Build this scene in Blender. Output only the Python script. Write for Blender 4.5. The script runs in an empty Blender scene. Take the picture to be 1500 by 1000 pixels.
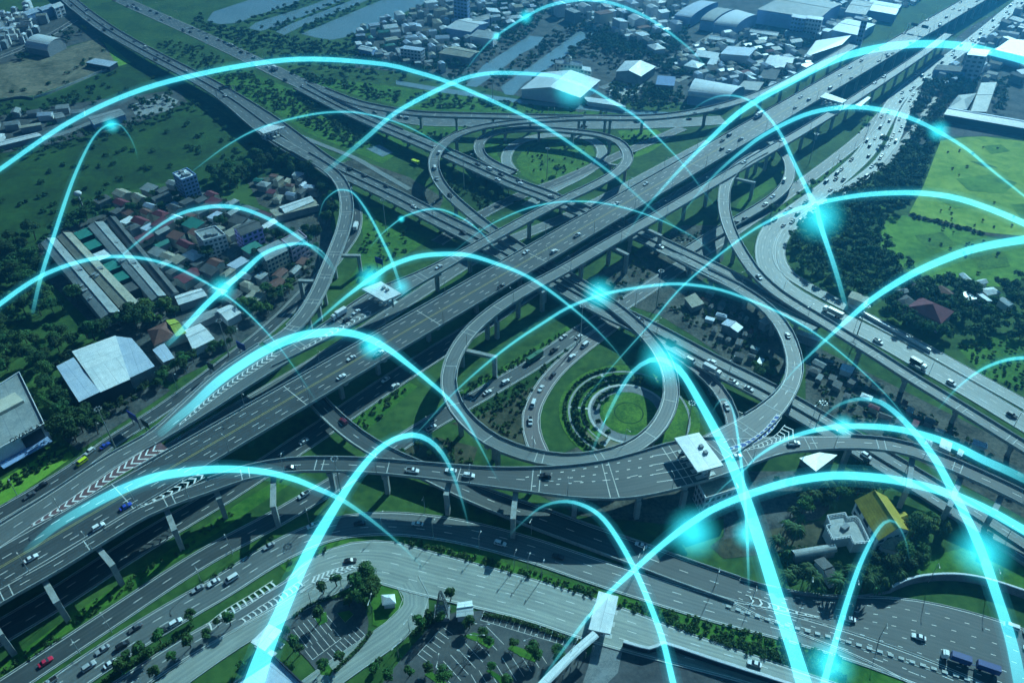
import bpy, bmesh, math, random
import numpy as np
from mathutils import Vector, Matrix
random.seed(7); RNG = np.random.default_rng(7)
sc = bpy.context.scene
COL = sc.collection
R = math.radians
# ------------------------------------------------------------------ camera
F, PITCH, H = 1150.0, R(38.5), 265.0          # focal length in photo pixels, tilt below the horizon, height in metres
cam = bpy.data.cameras.new("camera"); cam.sensor_width = 36; cam.lens = 36 * F / 1500
cam.clip_start = 1; cam.clip_end = 20000
camo = bpy.data.objects.new("camera", cam); COL.objects.link(camo)
camo.location = (0, 0, H); camo.rotation_euler = (R(90) - PITCH, 0, 0)
sc.camera = camo
# ------------------------------------------------------------------ sky, sun, exposure
SUN_EL, SUN_AZ = R(33), R(31)
w = bpy.data.worlds.new("World"); sc.world = w; w.use_nodes = True
nt = w.node_tree; bg = nt.nodes["Background"]
sky = nt.nodes.new("ShaderNodeTexSky"); sky.sky_type = 'NISHITA'; sky.sun_disc = False
sky.sun_elevation = SUN_EL; sky.sun_rotation = SUN_AZ; sky.altitude = 0; sky.air_density = 0.45; sky.dust_density = 0.1; sky.ozone_density = 5.0
nt.links.new(sky.outputs[0], bg.inputs[0]); bg.inputs[1].default_value = 0.05
sl = bpy.data.lights.new("sun", 'SUN'); sl.energy = 5.0; sl.angle = R(0.5); sl.color = (0.57, 0.97, 0.98)
so = bpy.data.objects.new("sun", sl); COL.objects.link(so); so.location = (300, 500, 600)
sd = Vector((math.sin(SUN_AZ) * math.cos(SUN_EL), math.cos(SUN_AZ) * math.cos(SUN_EL), math.sin(SUN_EL)))
so.rotation_euler = sd.to_track_quat('Z', 'Y').to_euler()
sc.view_settings.view_transform = 'Standard'; sc.view_settings.look = 'None'
sc.view_settings.exposure = 0.62; sc.view_settings.gamma = 1.0
sc.cycles.use_denoising = True
sc.cycles.max_bounces = 5; sc.cycles.diffuse_bounces = 2; sc.cycles.glossy_bounces = 2
sc.cycles.transparent_max_bounces = 48; sc.cycles.volume_bounces = 0
sc.cycles.sample_clamp_indirect = 4

# ------------------------------------------------------------------ helpers
def at(x, y, z=0.0):
    d = np.array([(x - 750) / F, math.cos(PITCH) - (y - 500) / F * math.sin(PITCH), -math.sin(PITCH) - (y - 500) / F * math.cos(PITCH)])
    return np.array([0, 0, H]) + d * ((H - z) / -d[2])
def proj(p):
    r = np.asarray(p) - np.array([0, 0, H]); f = r[1] * math.cos(PITCH) - r[2] * math.sin(PITCH)
    return 750 + F * r[0] / f, 500 - F * (r[1] * math.sin(PITCH) + r[2] * math.cos(PITCH)) / f, f
def smooth(pts, step):
    """Catmull-Rom through the points, resampled every `step` metres."""
    P = np.asarray(pts, float); n = len(P)
    if n == 2: Q = P
    else:
        E = np.vstack([2 * P[0] - P[1], P, 2 * P[-1] - P[-2]]); out = []
        for i in range(n - 1):
            p0, p1, p2, p3 = E[i:i + 4]
            for t in np.linspace(0, 1, 12, endpoint=False):
                out.append(.5 * (2 * p1 + (p2 - p0) * t + (2 * p0 - 5 * p1 + 4 * p2 - p3) * t * t + (3 * p1 - p0 - 3 * p2 + p3) * t ** 3))
        out.append(P[-1]); Q = np.array(out)
    d = np.r_[0, np.cumsum(np.linalg.norm(np.diff(Q[:, :2], axis=0), axis=1))]
    k = max(2, int(d[-1] / step) + 1); s = np.linspace(0, d[-1], k)
    return np.stack([np.interp(s, d, Q[:, j]) for j in range(Q.shape[1])], 1), s

def prop(o, label=None, cat=None, group=None, kind=None):
    if label: o["label"] = label
    if cat: o["category"] = cat
    if group: o["group"] = group
    if kind: o["kind"] = kind
    return o
def empty(name, loc=(0, 0, 0), rz=0):
    o = bpy.data.objects.new(name, None); COL.objects.link(o); o.location = loc; o.rotation_euler = (0, 0, rz); o.empty_display_size = .1
    return o
NUMBERED = {}                                   # base label -> things; ordinals are given at the end
def numbered(o, adj, noun, rest, plural=None):
    NUMBERED.setdefault((adj, noun, rest, plural or noun + "s"), []).append(o)
def copy_tree(o, parent=None):
    c = o.copy(); COL.objects.link(c)
    if parent: c.parent = parent
    for ch in o.children: copy_tree(ch, c)
    return c

class MB:
    def __init__(s): s.v = []; s.f = []; s.m = []; s.uv = None
    def add(s, vs, fs, mi=0):
        b = len(s.v); s.v += [tuple(map(float, v)) for v in vs]
        for f in fs: s.f.append(tuple(b + i for i in f)); s.m.append(mi)
    def box(s, c, size, rz=0, mi=0, taper=1.0):
        cx, cy, cz = c; a, b, h = size[0] / 2, size[1] / 2, size[2] / 2; co, si = math.cos(rz), math.sin(rz); V = []
        for z, k in ((-h, 1), (h, taper)):
            for x, y in ((-a, -b), (a, -b), (a, b), (-a, b)):
                V.append((cx + (x * co - y * si) * k, cy + (x * si + y * co) * k, cz + z))
        s.add(V, [(3, 2, 1, 0), (4, 5, 6, 7), (0, 1, 5, 4), (1, 2, 6, 5), (2, 3, 7, 6), (3, 0, 4, 7)], mi)
    def prism(s, poly, z0, z1, mi=0, mt=None, bottom=False):
        n = len(poly); V = [(p[0], p[1], z0) for p in poly] + [(p[0], p[1], z1) for p in poly]
        s.add(V, [(i, (i + 1) % n, n + (i + 1) % n, n + i) for i in range(n)], mi)
        s.add([(p[0], p[1], z1) for p in poly], [tuple(range(n))], mi if mt is None else mt)
        if bottom: s.add([(p[0], p[1], z0) for p in poly], [tuple(range(n))[::-1]], mi)
    def tube(s, pts, r, n=6, mi=0, caps=True):
        P = [Vector(p) for p in pts]; rr = r if isinstance(r, (list, tuple, np.ndarray)) else [r] * len(P); V = []; m = len(P)
        ref = Vector((0, 0, 1))
        for i, p in enumerate(P):
            t = (P[min(i + 1, m - 1)] - P[max(i - 1, 0)]).normalized()
            a = t.cross(ref if abs(t.z) < .95 else Vector((1, 0, 0))).normalized(); b = t.cross(a)
            for k in range(n):
                an = 2 * math.pi * k / n; V.append(p + (a * math.cos(an) + b * math.sin(an)) * rr[i])
        Fs = [(i * n + k, i * n + (k + 1) % n, (i + 1) * n + (k + 1) % n, (i + 1) * n + k) for i in range(m - 1) for k in range(n)]
        if caps: Fs += [tuple(range(n))[::-1], tuple(range((m - 1) * n, m * n))]
        s.add(V, Fs, mi)
    def build(s, name, mats, parent=None, smooth=False, local=False, loc=None, uv=False):
        me = bpy.data.meshes.new(name)
        off = np.zeros(3)
        if parent is not None and not local: off = np.array(parent.location)
        if loc is not None: off = np.array(loc)
        V = np.array(s.v) - off
        me.from_pydata(V.tolist(), [], s.f)
        for m in (mats if isinstance(mats, (list, tuple)) else [mats]): me.materials.append(m)
        me.polygons.foreach_set("material_index", s.m)
        if smooth: me.polygons.foreach_set("use_smooth", [True] * len(s.f))
        me.update()
        if any(len(f) > 4 for f in s.f):
            bm = bmesh.new(); bm.from_mesh(me); bmesh.ops.triangulate(bm, faces=[f for f in bm.faces if len(f.verts) > 4]); bm.to_mesh(me); bm.free()
        if uv:
            lay = me.uv_layers.new(name="UVMap"); A = []
            for f in me.polygons:
                P = [me.vertices[i].co for i in f.vertices]; e = max(((P[(i + 1) % len(P)] - P[i]) for i in range(len(P))), key=lambda v: math.hypot(v.x, v.y)).normalized()
                if e.x < 0: e = -e
                g = f.normal.cross(e)
                for q in P: A += [q.dot(e), q.dot(g)]
            lay.data.foreach_set("uv", A)
        o = bpy.data.objects.new(name, me); COL.objects.link(o)
        if parent is not None: o.parent = parent
        if loc is not None: o.location = loc
        return o

# ------------------------------------------------------------------ materials
def mat(name, c, rough=.8, c2=None, scale=.3, detail=5, bump=0, metallic=0, rand=0, streak=None, spec=.3, coat=0):
    m = bpy.data.materials.new(name); m.use_nodes = True; n = m.node_tree; b = n.nodes["Principled BSDF"]
    b.inputs["Base Color"].default_value = (*c, 1); b.inputs["Roughness"].default_value = rough; b.inputs["Metallic"].default_value = metallic
    b.inputs["Specular IOR Level"].default_value = spec
    if coat: b.inputs["Coat Weight"].default_value = coat
    out = None
    if c2 is not None:
        tc = n.nodes.new("ShaderNodeTexCoord"); mp = n.nodes.new("ShaderNodeMapping"); n.links.new(tc.outputs["Object"], mp.inputs[0])
        if streak: mp.inputs["Scale"].default_value = streak
        no = n.nodes.new("ShaderNodeTexNoise"); no.inputs["Scale"].default_value = scale; no.inputs["Detail"].default_value = detail; no.inputs["Roughness"].default_value = .65
        n.links.new(mp.outputs[0], no.inputs["Vector"])
        cr = n.nodes.new("ShaderNodeValToRGB"); cr.color_ramp.elements[0].position = .35; cr.color_ramp.elements[1].position = .65
        cr.color_ramp.elements[0].color = (*c, 1); cr.color_ramp.elements[1].color = (*c2, 1)
        nb = n.nodes.new("ShaderNodeTexNoise"); nb.inputs["Scale"].default_value = scale * 7.3; nb.inputs["Detail"].default_value = 4; n.links.new(mp.outputs[0], nb.inputs["Vector"])
        ma = n.nodes.new("ShaderNodeMath"); ma.operation = 'MULTIPLY_ADD'; ma.inputs[1].default_value = .55; n.links.new(nb.outputs["Fac"], ma.inputs[0])
        mb_ = n.nodes.new("ShaderNodeMath"); mb_.operation = 'MULTIPLY_ADD'; mb_.inputs[1].default_value = .9; mb_.inputs[2].default_value = -.225; n.links.new(no.outputs["Fac"], mb_.inputs[0]); n.links.new(mb_.outputs[0], ma.inputs[2])
        n.links.new(ma.outputs[0], cr.inputs[0]); out = cr.outputs[0]
        if bump:
            bu = n.nodes.new("ShaderNodeBump"); bu.inputs["Strength"].default_value = .7; bu.inputs["Distance"].default_value = bump
            n.links.new(no.outputs["Fac"], bu.inputs["Height"]); n.links.new(bu.outputs[0], b.inputs["Normal"])
    if rand:
        oi = n.nodes.new("ShaderNodeObjectInfo"); hs = n.nodes.new("ShaderNodeHueSaturation")
        mr = n.nodes.new("ShaderNodeMapRange"); mr.inputs[3].default_value = 1 - rand; mr.inputs[4].default_value = 1 + rand
        n.links.new(oi.outputs["Random"], mr.inputs[0]); n.links.new(mr.outputs[0], hs.inputs["Value"])
        mr2 = n.nodes.new("ShaderNodeMapRange"); mr2.inputs[3].default_value = .5 - rand * .07; mr2.inputs[4].default_value = .5 + rand * .05
        n.links.new(oi.outputs["Random"], mr2.inputs[0]); n.links.new(mr2.outputs[0], hs.inputs["Hue"])
        if out: n.links.new(out, hs.inputs["Color"])
        else: hs.inputs["Color"].default_value = (*c, 1)
        out = hs.outputs[0]
    if out: n.links.new(out, b.inputs["Base Color"])
    return m
def panelled(m, pw=6.0, ph=17.0, dark=.72):
    '''Sheet roof: panels with seams and slightly different sheets, laid along the roof (UV in metres).'''
    n = m.node_tree; b = n.nodes["Principled BSDF"]; l = b.inputs["Base Color"].links; uv = n.nodes.new("ShaderNodeUVMap"); br = n.nodes.new("ShaderNodeTexBrick")
    br.inputs["Scale"].default_value = 1; br.inputs["Brick Width"].default_value = ph; br.inputs["Row Height"].default_value = pw; br.inputs["Mortar Size"].default_value = .16; br.inputs["Mortar Smooth"].default_value = .3
    br.inputs["Color1"].default_value = (1, 1, 1, 1); br.inputs["Color2"].default_value = (.93, .94, .95, 1); br.inputs["Mortar"].default_value = (dark, dark, dark + .03, 1); n.links.new(uv.outputs[0], br.inputs["Vector"])
    wv = n.nodes.new("ShaderNodeTexNoise"); mp = n.nodes.new("ShaderNodeMapping"); mp.inputs["Scale"].default_value = (.05, .9, 1); n.links.new(uv.outputs[0], mp.inputs[0]); n.links.new(mp.outputs[0], wv.inputs["Vector"]); wv.inputs["Scale"].default_value = 1; wv.inputs["Detail"].default_value = 6
    cr = n.nodes.new("ShaderNodeMapRange"); cr.inputs[1].default_value = .3; cr.inputs[2].default_value = .7; cr.inputs[3].default_value = .9; cr.inputs[4].default_value = 1.05; n.links.new(wv.outputs["Fac"], cr.inputs[0])
    m1 = n.nodes.new("ShaderNodeMix"); m1.data_type = 'RGBA'; m1.blend_type = 'MULTIPLY'; m1.inputs[0].default_value = 1; n.links.new(br.outputs["Color"], m1.inputs[7])
    if l: n.links.new(l[0].from_socket, m1.inputs[6])
    else: m1.inputs[6].default_value = b.inputs["Base Color"].default_value
    m2 = n.nodes.new("ShaderNodeVectorMath"); m2.operation = 'SCALE'; n.links.new(m1.outputs[2], m2.inputs[0]); n.links.new(cr.outputs[0], m2.inputs[3]); n.links.new(m2.outputs[0], b.inputs["Base Color"]); return m
def asphalt(name, c, c2, lane=3.4):
    """Road surface: UV.x runs across the road in metres, UV.y along it; tyre tracks, joints and patches."""
    m = bpy.data.materials.new(name); m.use_nodes = True; n = m.node_tree; b = n.nodes["Principled BSDF"]
    b.inputs["Roughness"].default_value = .62; b.inputs["Specular IOR Level"].default_value = .4
    uv = n.nodes.new("ShaderNodeUVMap"); mp = n.nodes.new("ShaderNodeMapping"); mp.inputs["Scale"].default_value = (1.1, .014, 1)
    n.links.new(uv.outputs[0], mp.inputs[0])
    n1 = n.nodes.new("ShaderNodeTexNoise"); n1.inputs["Scale"].default_value = 1; n1.inputs["Detail"].default_value = 4; n.links.new(mp.outputs[0], n1.inputs["Vector"])
    mp2 = n.nodes.new("ShaderNodeMapping"); mp2.inputs["Scale"].default_value = (.12, .05, 1); n.links.new(uv.outputs[0], mp2.inputs[0])
    n2 = n.nodes.new("ShaderNodeTexNoise"); n2.inputs["Scale"].default_value = 1; n2.inputs["Detail"].default_value = 8; n2.inputs["Roughness"].default_value = .7; n.links.new(mp2.outputs[0], n2.inputs["Vector"])
    sx = n.nodes.new("ShaderNodeSeparateXYZ"); n.links.new(uv.outputs[0], sx.inputs[0])
    mu = n.nodes.new("ShaderNodeMath"); mu.operation = 'MULTIPLY'; mu.inputs[1].default_value = 2 * math.pi / (lane / 2); n.links.new(sx.outputs[0], mu.inputs[0])
    co = n.nodes.new("ShaderNodeMath"); co.operation = 'COSINE'; n.links.new(mu.outputs[0], co.inputs[0])
    a1 = n.nodes.new("ShaderNodeMath"); a1.operation = 'MULTIPLY_ADD'; a1.inputs[1].default_value = .10; n.links.new(co.outputs[0], a1.inputs[0]); n.links.new(n1.outputs["Fac"], a1.inputs[2])
    a2 = n.nodes.new("ShaderNodeMath"); a2.operation = 'ADD'; n.links.new(a1.outputs[0], a2.inputs[0]); n.links.new(n2.outputs["Fac"], a2.inputs[1])
    cr = n.nodes.new("ShaderNodeValToRGB"); cr.color_ramp.elements[0].position = .7 / 2; cr.color_ramp.elements[1].position = 1.3 / 2
    cr.color_ramp.elements[0].color = (*c, 1); cr.color_ramp.elements[1].color = (*c2, 1)
    hf = n.nodes.new("ShaderNodeMath"); hf.operation = 'MULTIPLY'; hf.inputs[1].default_value = .5; n.links.new(a2.outputs[0], hf.inputs[0])
    n.links.new(hf.outputs[0], cr.inputs[0]); n.links.new(cr.outputs[0], b.inputs["Base Color"])
    return m
M = {}
M['asphalt'] = asphalt('asphalt', (.030, .039, .044), (.068, .082, .086))
M['asphalt_dark'] = asphalt('asphalt_dark', (.042, .046, .050), (.075, .08, .082))
M['asphalt_light'] = asphalt('asphalt_light', (.135, .165, .165), (.26, .295, .29))
M['asphalt_pale'] = asphalt('asphalt_pale', (.17, .20, .19), (.33, .37, .34))
M['asphalt_mid'] = asphalt('asphalt_mid', (.08, .096, .10), (.145, .165, .165))
M['asphalt_red'] = asphalt('asphalt_red', (.11, .095, .095), (.16, .145, .145))
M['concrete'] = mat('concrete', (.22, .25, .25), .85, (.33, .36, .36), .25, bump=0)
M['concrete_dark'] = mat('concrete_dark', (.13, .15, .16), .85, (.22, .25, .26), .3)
M['concrete_pale'] = mat('concrete_pale', (.38, .42, .42), .8, (.55, .58, .57), .2)
M['paint'] = mat('road_paint', (.62, .66, .66), .6, (.8, .82, .8), .8)
M['paint_yellow'] = mat('road_paint_yellow', (.34, .30, .10), .6, (.45, .40, .16), .8)
M['paint_red'] = mat('road_paint_red', (.12, .06, .065), .7, (.17, .09, .095), .5)
M['paint_blue'] = mat('road_paint_blue', (.03, .07, .26), .7, (.05, .11, .34), .5)
M['ground'] = mat('scrub_ground', (.014, .060, .010), .95, (.055, .13, .025), .035, 9, bump=.6)
M['soil'] = mat('bare_soil', (.055, .065, .035), .95, (.24, .22, .15), .035, 9, bump=.3)
M['soil_dark'] = mat('dark_soil', (.022, .030, .014), .95, (.085, .085, .05), .06, 9, bump=.3)
M['yard'] = mat('yard_ground', (.030, .038, .038), .95, (.11, .122, .118), .09, 9, bump=.2)
M['junk'] = mat('worn_yard', (.022, .028, .024), .95, (.125, .13, .11), .10, 10, bump=.3)
M['grass_dark'] = mat('rough_grass', (.006, .036, .006), .95, (.026, .088, .013), .035, 9, bump=.6)
M['grass'] = mat('verge_grass', (.020, .098, .008), .95, (.075, .195, .020), .06, 9, bump=.5)
M['grass_bright'] = mat('meadow_grass', (.045, .145, .010), .95, (.135, .29, .03), .028, 9, bump=.3)
M['grass_mid'] = mat('mottled_garden_grass', (.026, .095, .010), .95, (.10, .225, .022), .10, 10, bump=.3)
M['grass_pale'] = mat('dry_meadow_grass', (.13, .26, .022), .95, (.29, .43, .06), .022, 9, bump=.2)
M['grass_lime'] = mat('fresh_cut_grass', (.10, .26, .02), .95, (.17, .36, .04), .08, 8, bump=.3)
M['water'] = mat('pond_water', (.17, .26, .29), .22, (.21, .30, .33), .02, spec=.5)  # base colour lightened to stand in for the sky's reflection
M['roof_white'] = mat('white_sheet_roof', (.60, .68, .70), .38, (.80, .86, .87), .06, 6)
M['roof_blue'] = mat('pale_blue_sheet_roof', (.40, .50, .62), .45, (.52, .62, .72), .1)
M['roof_deepblue'] = mat('blue_sheet_roof', (.05, .15, .36), .5, (.07, .2, .42), .2)
M['roof_grey'] = mat('grey_sheet_roof', (.20, .24, .25), .6, (.34, .38, .38), .12, 8)
M['roof_dark'] = mat('dark_old_roof', (.06, .07, .075), .8, (.13, .14, .14), .2, 8)
M['roof_tan'] = mat('weathered_tan_roof', (.24, .24, .19), .8, (.40, .39, .32), .12, 9)
M['roof_green'] = mat('green_sheet_roof', (.02, .17, .14), .6, (.04, .24, .19), .3)
M['roof_red'] = mat('dark_red_tile_roof', (.13, .028, .045), .8, (.19, .045, .06), .5)
M['roof_brown'] = mat('brown_tile_roof', (.12, .055, .045), .8, (.19, .09, .07), .5)
M['roof_gold'] = mat('golden_tile_roof', (.34, .27, .03), .5, (.46, .37, .05), .35)
M['roof_lime'] = mat('lime_tile_roof', (.34, .42, .05), .6, (.44, .5, .08), .4)
M['wall_white'] = mat('white_wall', (.55, .60, .64), .8, (.68, .72, .74), .3)
M['wall_blue'] = mat('pale_blue_wall', (.20, .33, .58), .8, (.28, .42, .66), .3)
M['wall_purple'] = mat('lilac_wall', (.40, .32, .80), .8, (.48, .40, .84), .3)
M['wall_pink'] = mat('dull_pink_wall', (.46, .36, .50), .8, (.54, .44, .56), .3)
M['wall_grey'] = mat('grey_wall', (.18, .21, .24), .85, (.28, .31, .33), .3)
M['wall_cream'] = mat('cream_wall', (.46, .46, .38), .8, (.58, .57, .48), .3)
M['wall_dark'] = mat('dark_cladding', (.03, .035, .05), .6)
M['glass'] = mat('dark_window_glass', (.012, .02, .035), .32, spec=.45)
M['metal'] = mat('galvanised_steel', (.34, .38, .40), .5, metallic=.4)
M['metal_dark'] = mat('dark_steel', (.09, .11, .12), .6, metallic=.3)
M['lamp_lens'] = mat('lamp_lens', (.6, .62, .6), .3)
M['sign_blue'] = mat('blue_sign_board', (.012, .03, .28), .5)
M['sign_back'] = mat('sign_back', (.04, .06, .07), .6)
M['rubber'] = mat('tyre_rubber', (.012, .012, .014), .8)
M['bark'] = mat('bark', (.06, .05, .04), .95, (.1, .085, .065), 2)
M['leaf_dark'] = mat('dark_foliage', (.008, .034, .012), .9, (.042, .115, .026), .35, 3, rand=.35)
M['leaf'] = mat('green_foliage', (.018, .065, .012), .9, (.05, .13, .026), .35, 3, rand=.3)
M['leaf_light'] = mat('light_foliage', (.045, .11, .016), .9, (.09, .17, .035), .35, 3, rand=.25)
M['palm_leaf'] = mat('palm_foliage', (.02, .065, .02), .8, (.05, .12, .03), .6, 3, rand=.25)
M['shrub'] = mat('shrub_foliage', (.018, .062, .013), .9, (.06, .125, .028), .5, 3)
CAR = {'white': (.72, .76, .78), 'silver': (.36, .40, .43), 'grey': (.10, .11, .125), 'black': (.012, .014, .018), 'red': (.55, .02, .06), 'blue': (.03, .07, .42), 'yellow': (.62, .75, .02), 'maroon': (.14, .012, .03), 'green': (.03, .16, .08), 'navy': (.02, .045, .19)}
for k, c in CAR.items(): M['car_' + k] = mat('car_paint_' + k, c, .42, coat=.12, spec=.4)

for k in ('roof_white', 'roof_blue', 'roof_grey', 'roof_tan', 'roof_deepblue', 'roof_green'): panelled(M[k])
for k in ('roof_red', 'roof_brown', 'roof_gold', 'roof_lime', 'roof_dark'): panelled(M[k], 1.2, 4.0, .8)
# ------------------------------------------------------------------ labels given once everything stands
TENS = "zero ten twenty thirty forty fifty sixty seventy eighty ninety".split()
ORD = "zeroth first second third fourth fifth sixth seventh eighth ninth tenth eleventh twelfth thirteenth fourteenth fifteenth sixteenth seventeenth eighteenth nineteenth".split()
TORD = "x x twentieth thirtieth fortieth fiftieth sixtieth seventieth eightieth ninetieth".split()
def ordinal(n):
    if n < 20: return ORD[n]
    if n < 100: return TORD[n // 10] if n % 10 == 0 else TENS[n // 10] + "-" + ORD[n % 10]
    return ("hundred and " + ordinal(n - 100)) if n > 100 else "hundredth"
def give_labels():
    for (adj, noun, rest, plural), L in NUMBERED.items():
        if len(L) == 1: L[0]["label"] = (adj + " " + noun + " " + rest).strip(); continue
        bpy.context.view_layer.update()
        L.sort(key=lambda o: (round(proj(o.matrix_world.translation)[0], 1), o.location.y))
        for i, o in enumerate(L):
            k = "leftmost" if i == 0 else "rightmost" if i == len(L) - 1 else ordinal(i + 1) + " from left"
            o["label"] = f"{k} of the {adj} {plural} {rest}".replace("  ", " ").strip()
            if len(o["label"].split()) > 16: o["label"] = f"{k} of {adj} {plural} {rest}"
# ================================================================== ROADS
ROADS = {}; ROADOBJ = {}
class Path:
    def __init__(s, pts, w, step=4, world=False, extend=False):
        q = []; s.extend = extend
        for p in pts:
            z = p[2]; ww = p[3] if len(p) > 3 else w
            xy = p[:2] if world else at(p[0], p[1], z)[:2]
            q.append((xy[0], xy[1], z, ww))
        if s.extend and not world and len(q) > 2:          # roads that leave the picture run on a little
            for end in (0, -1):
                X, Y = pts[end][0], pts[end][1]
                if X > 1512 or X < -12 or Y > 1010 or Y < -12:
                    a, b = np.array(q[end][:3]), np.array(q[1 if end == 0 else -2][:3]); d = (a - b); d /= np.linalg.norm(d[:2]); e = a + d * 110; e[2] = max(e[2], .3 if a[2] > .01 else 0.0); e[2] = min(e[2], a[2])
                    q.insert(0, (*e, q[0][3])) if end == 0 else q.append((*e, q[-1][3]))
        s.A, s.S = smooth(q, step); s.P = s.A[:, :3]; s.W = s.A[:, 3]
        T = np.gradient(s.P[:, :2], axis=0); T /= np.linalg.norm(T, axis=1)[:, None] + 1e-9
        s.T = T; s.N = np.stack([-T[:, 1], T[:, 0]], 1); s.L = s.S[-1]
    def off(s, o, dz=0.0):            # o: metres to the left (array or scalar)
        o = np.broadcast_to(np.asarray(o, float), s.S.shape)
        return np.column_stack([s.P[:, :2] + s.N * o[:, None], s.P[:, 2] + dz])
    def at(s, d, o=0.0, dz=0.0):
        f = lambda a: np.interp(d, s.S, a)
        t = np.array([f(s.T[:, 0]), f(s.T[:, 1])]); t /= np.linalg.norm(t)
        return np.array([f(s.P[:, 0]) - t[1] * o, f(s.P[:, 1]) + t[0] * o, f(s.P[:, 2]) + dz]), math.atan2(t[1], t[0])
    def near(s, p):
        d = np.hypot(s.P[:, 0] - p[0], s.P[:, 1] - p[1]); i = int(np.argmin(d))
        o = float((np.array(p[:2]) - s.P[i, :2]) @ s.N[i]); return i, o, float(d[i])
def sheet_mesh(name, path, z, m, parent=None, uvoff=0.0):
    L = path.off(path.W / 2, z); Rr = path.off(-path.W / 2, z); n = len(L)
    V = np.vstack([L, Rr]) - (np.array(parent.location) if parent else 0)
    Fs = [(n + i, n + i + 1, i + 1, i) for i in range(n - 1)]
    me = bpy.data.meshes.new(name); me.from_pydata(V.tolist(), [], Fs); me.materials.append(m)
    uv = me.uv_layers.new(name="UVMap"); A = []
    for i in range(n - 1):
        for (side, j) in ((-1, i), (-1, i + 1), (1, i + 1), (1, i)): A += [side * path.W[j] / 2 + uvoff, path.S[j] + uvoff * 7]
    uv.data.foreach_set("uv", A); me.update()
    o = bpy.data.objects.new(name, me); COL.objects.link(o)
    if parent: o.parent = parent
    return o
def ribbon(mb, path, o, wd, z, s0=0, s1=None, dash=None, mi=0):
    """Paint along a path at offset o; dash = (mark, gap)."""
    s1 = path.L if s1 is None else s1
    spans = [(s0, s1)]
    if dash:
        spans = []; q = s0
        while q < s1: spans.append((q, min(q + dash[0], s1))); q += dash[0] + dash[1]
    for a, b in spans:
        k = max(2, int((b - a) / 6) + 1); V = []
        for d in np.linspace(a, b, k):
            oo = o(d) if callable(o) else o
            V += [path.at(d, oo + wd / 2, z)[0], path.at(d, oo - wd / 2, z)[0]]
        mb.add(V, [(2 * i + 1, 2 * i + 3, 2 * i + 2, 2 * i) for i in range(k - 1)], mi)
def wall_along(mb, path, o, wd, z0, z1, s0=0.0, s1=None, mi=0, step=8):
    s1 = path.L if s1 is None else s1; k = max(2, int((s1 - s0) / step) + 1); V = []
    for d in np.linspace(s0, s1, k):
        oo = o(d) if callable(o) else o
        for (x, z) in ((wd / 2, z0), (wd / 2 * .7, z1), (-wd / 2 * .7, z1), (-wd / 2, z0)): V.append(path.at(d, oo + x, z)[0])
    Fs = [(4 * i + j, 4 * i + (j + 1) % 4, 4 * i + 4 + (j + 1) % 4, 4 * i + 4 + j) for i in range(k - 1) for j in range(4)]
    Fs += [(3, 2, 1, 0), tuple(4 * (k - 1) + j for j in range(4))]
    mb.add(V, Fs, mi)
def halfw(path): return lambda d: float(np.interp(d, path.S, path.W)) / 2

VIA = []
def viaduct(key, label, pts, w, lanes=2, m='asphalt', world=False, step=4, median=None, edge=True, skipL=(), skipR=(), yellow=False, dash=(3.5, 8.5), rail=False, deep=1.7):
    p = Path(pts, w, step, world, key not in ('R1', 'R2')); ROADS[key] = p; p.via = True
    k = len(VIA); dz = .006 * k
    t = empty("viaduct", (p.P[0, 0], p.P[0, 1], 0)); prop(t, label, "elevated road", "elevated roads of the interchange")
    dk = sheet_mesh("road_surface", p, dz, M[m], t, uvoff=k * 1.7)
    # girder under the surface
    V = []; n = len(p.S)
    for (fx, z) in ((.5, -.04), (.5, -.6), (.28, -deep), (-.28, -deep), (-.5, -.6), (-.5, -.04)): V.append(p.off(p.W * fx, z + dz))
    V = np.stack(V, 1).reshape(-1, 3); mb = MB()
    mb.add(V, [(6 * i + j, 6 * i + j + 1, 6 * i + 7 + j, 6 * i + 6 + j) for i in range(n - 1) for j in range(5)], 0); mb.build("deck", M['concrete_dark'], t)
    hw = halfw(p)
    for side, skip in ((1, skipL), (-1, skipR)):
        mb = MB(); cur = 0.0
        for a, b in list(skip) + [(1.0, 1.0)]:
            if a * p.L - cur > 6: wall_along(mb, p, lambda d: side * (hw(d) - .2), .5, -.3 + dz, .95 + dz, cur, a * p.L)
            cur = b * p.L
        if mb.v: mb.build("barrier", M['concrete'], t)
    mb = MB(); z = dz + .035
    if edge:
        for s in (1, -1): ribbon(mb, p, lambda d: s * (hw(d) - 1.0), .22, z)
    def lane_lines(c0, c1, nl):
        for i in range(1, nl):
            f = i / nl; ribbon(mb, p, (lambda d, f=f: c0(d) + (c1(d) - c0(d)) * f), .24, z, dash=dash, s0=random.random() * 8)
    if median is None: lane_lines(lambda d: -(hw(d) - 1.0), lambda d: hw(d) - 1.0, lanes)
    else:
        lane_lines(lambda d: -(hw(d) - 1.0), lambda d: -.6, lanes); lane_lines(lambda d: .6, lambda d: hw(d) - 1.0, lanes)
        if median == 'yellow':
            for s in (.4, -.4): ribbon(mb, p, s, .22, z, mi=1)
        else:
            m2 = MB(); wall_along(m2, p, 0.0, .55, dz, .9 + dz); m2.build("median_barrier", M['concrete'], t)
    if mb.v: mb.build("lane_marking", [M['paint'], M['paint_yellow']], t)
    VIA.append((key, p, t)); return t, p
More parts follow.
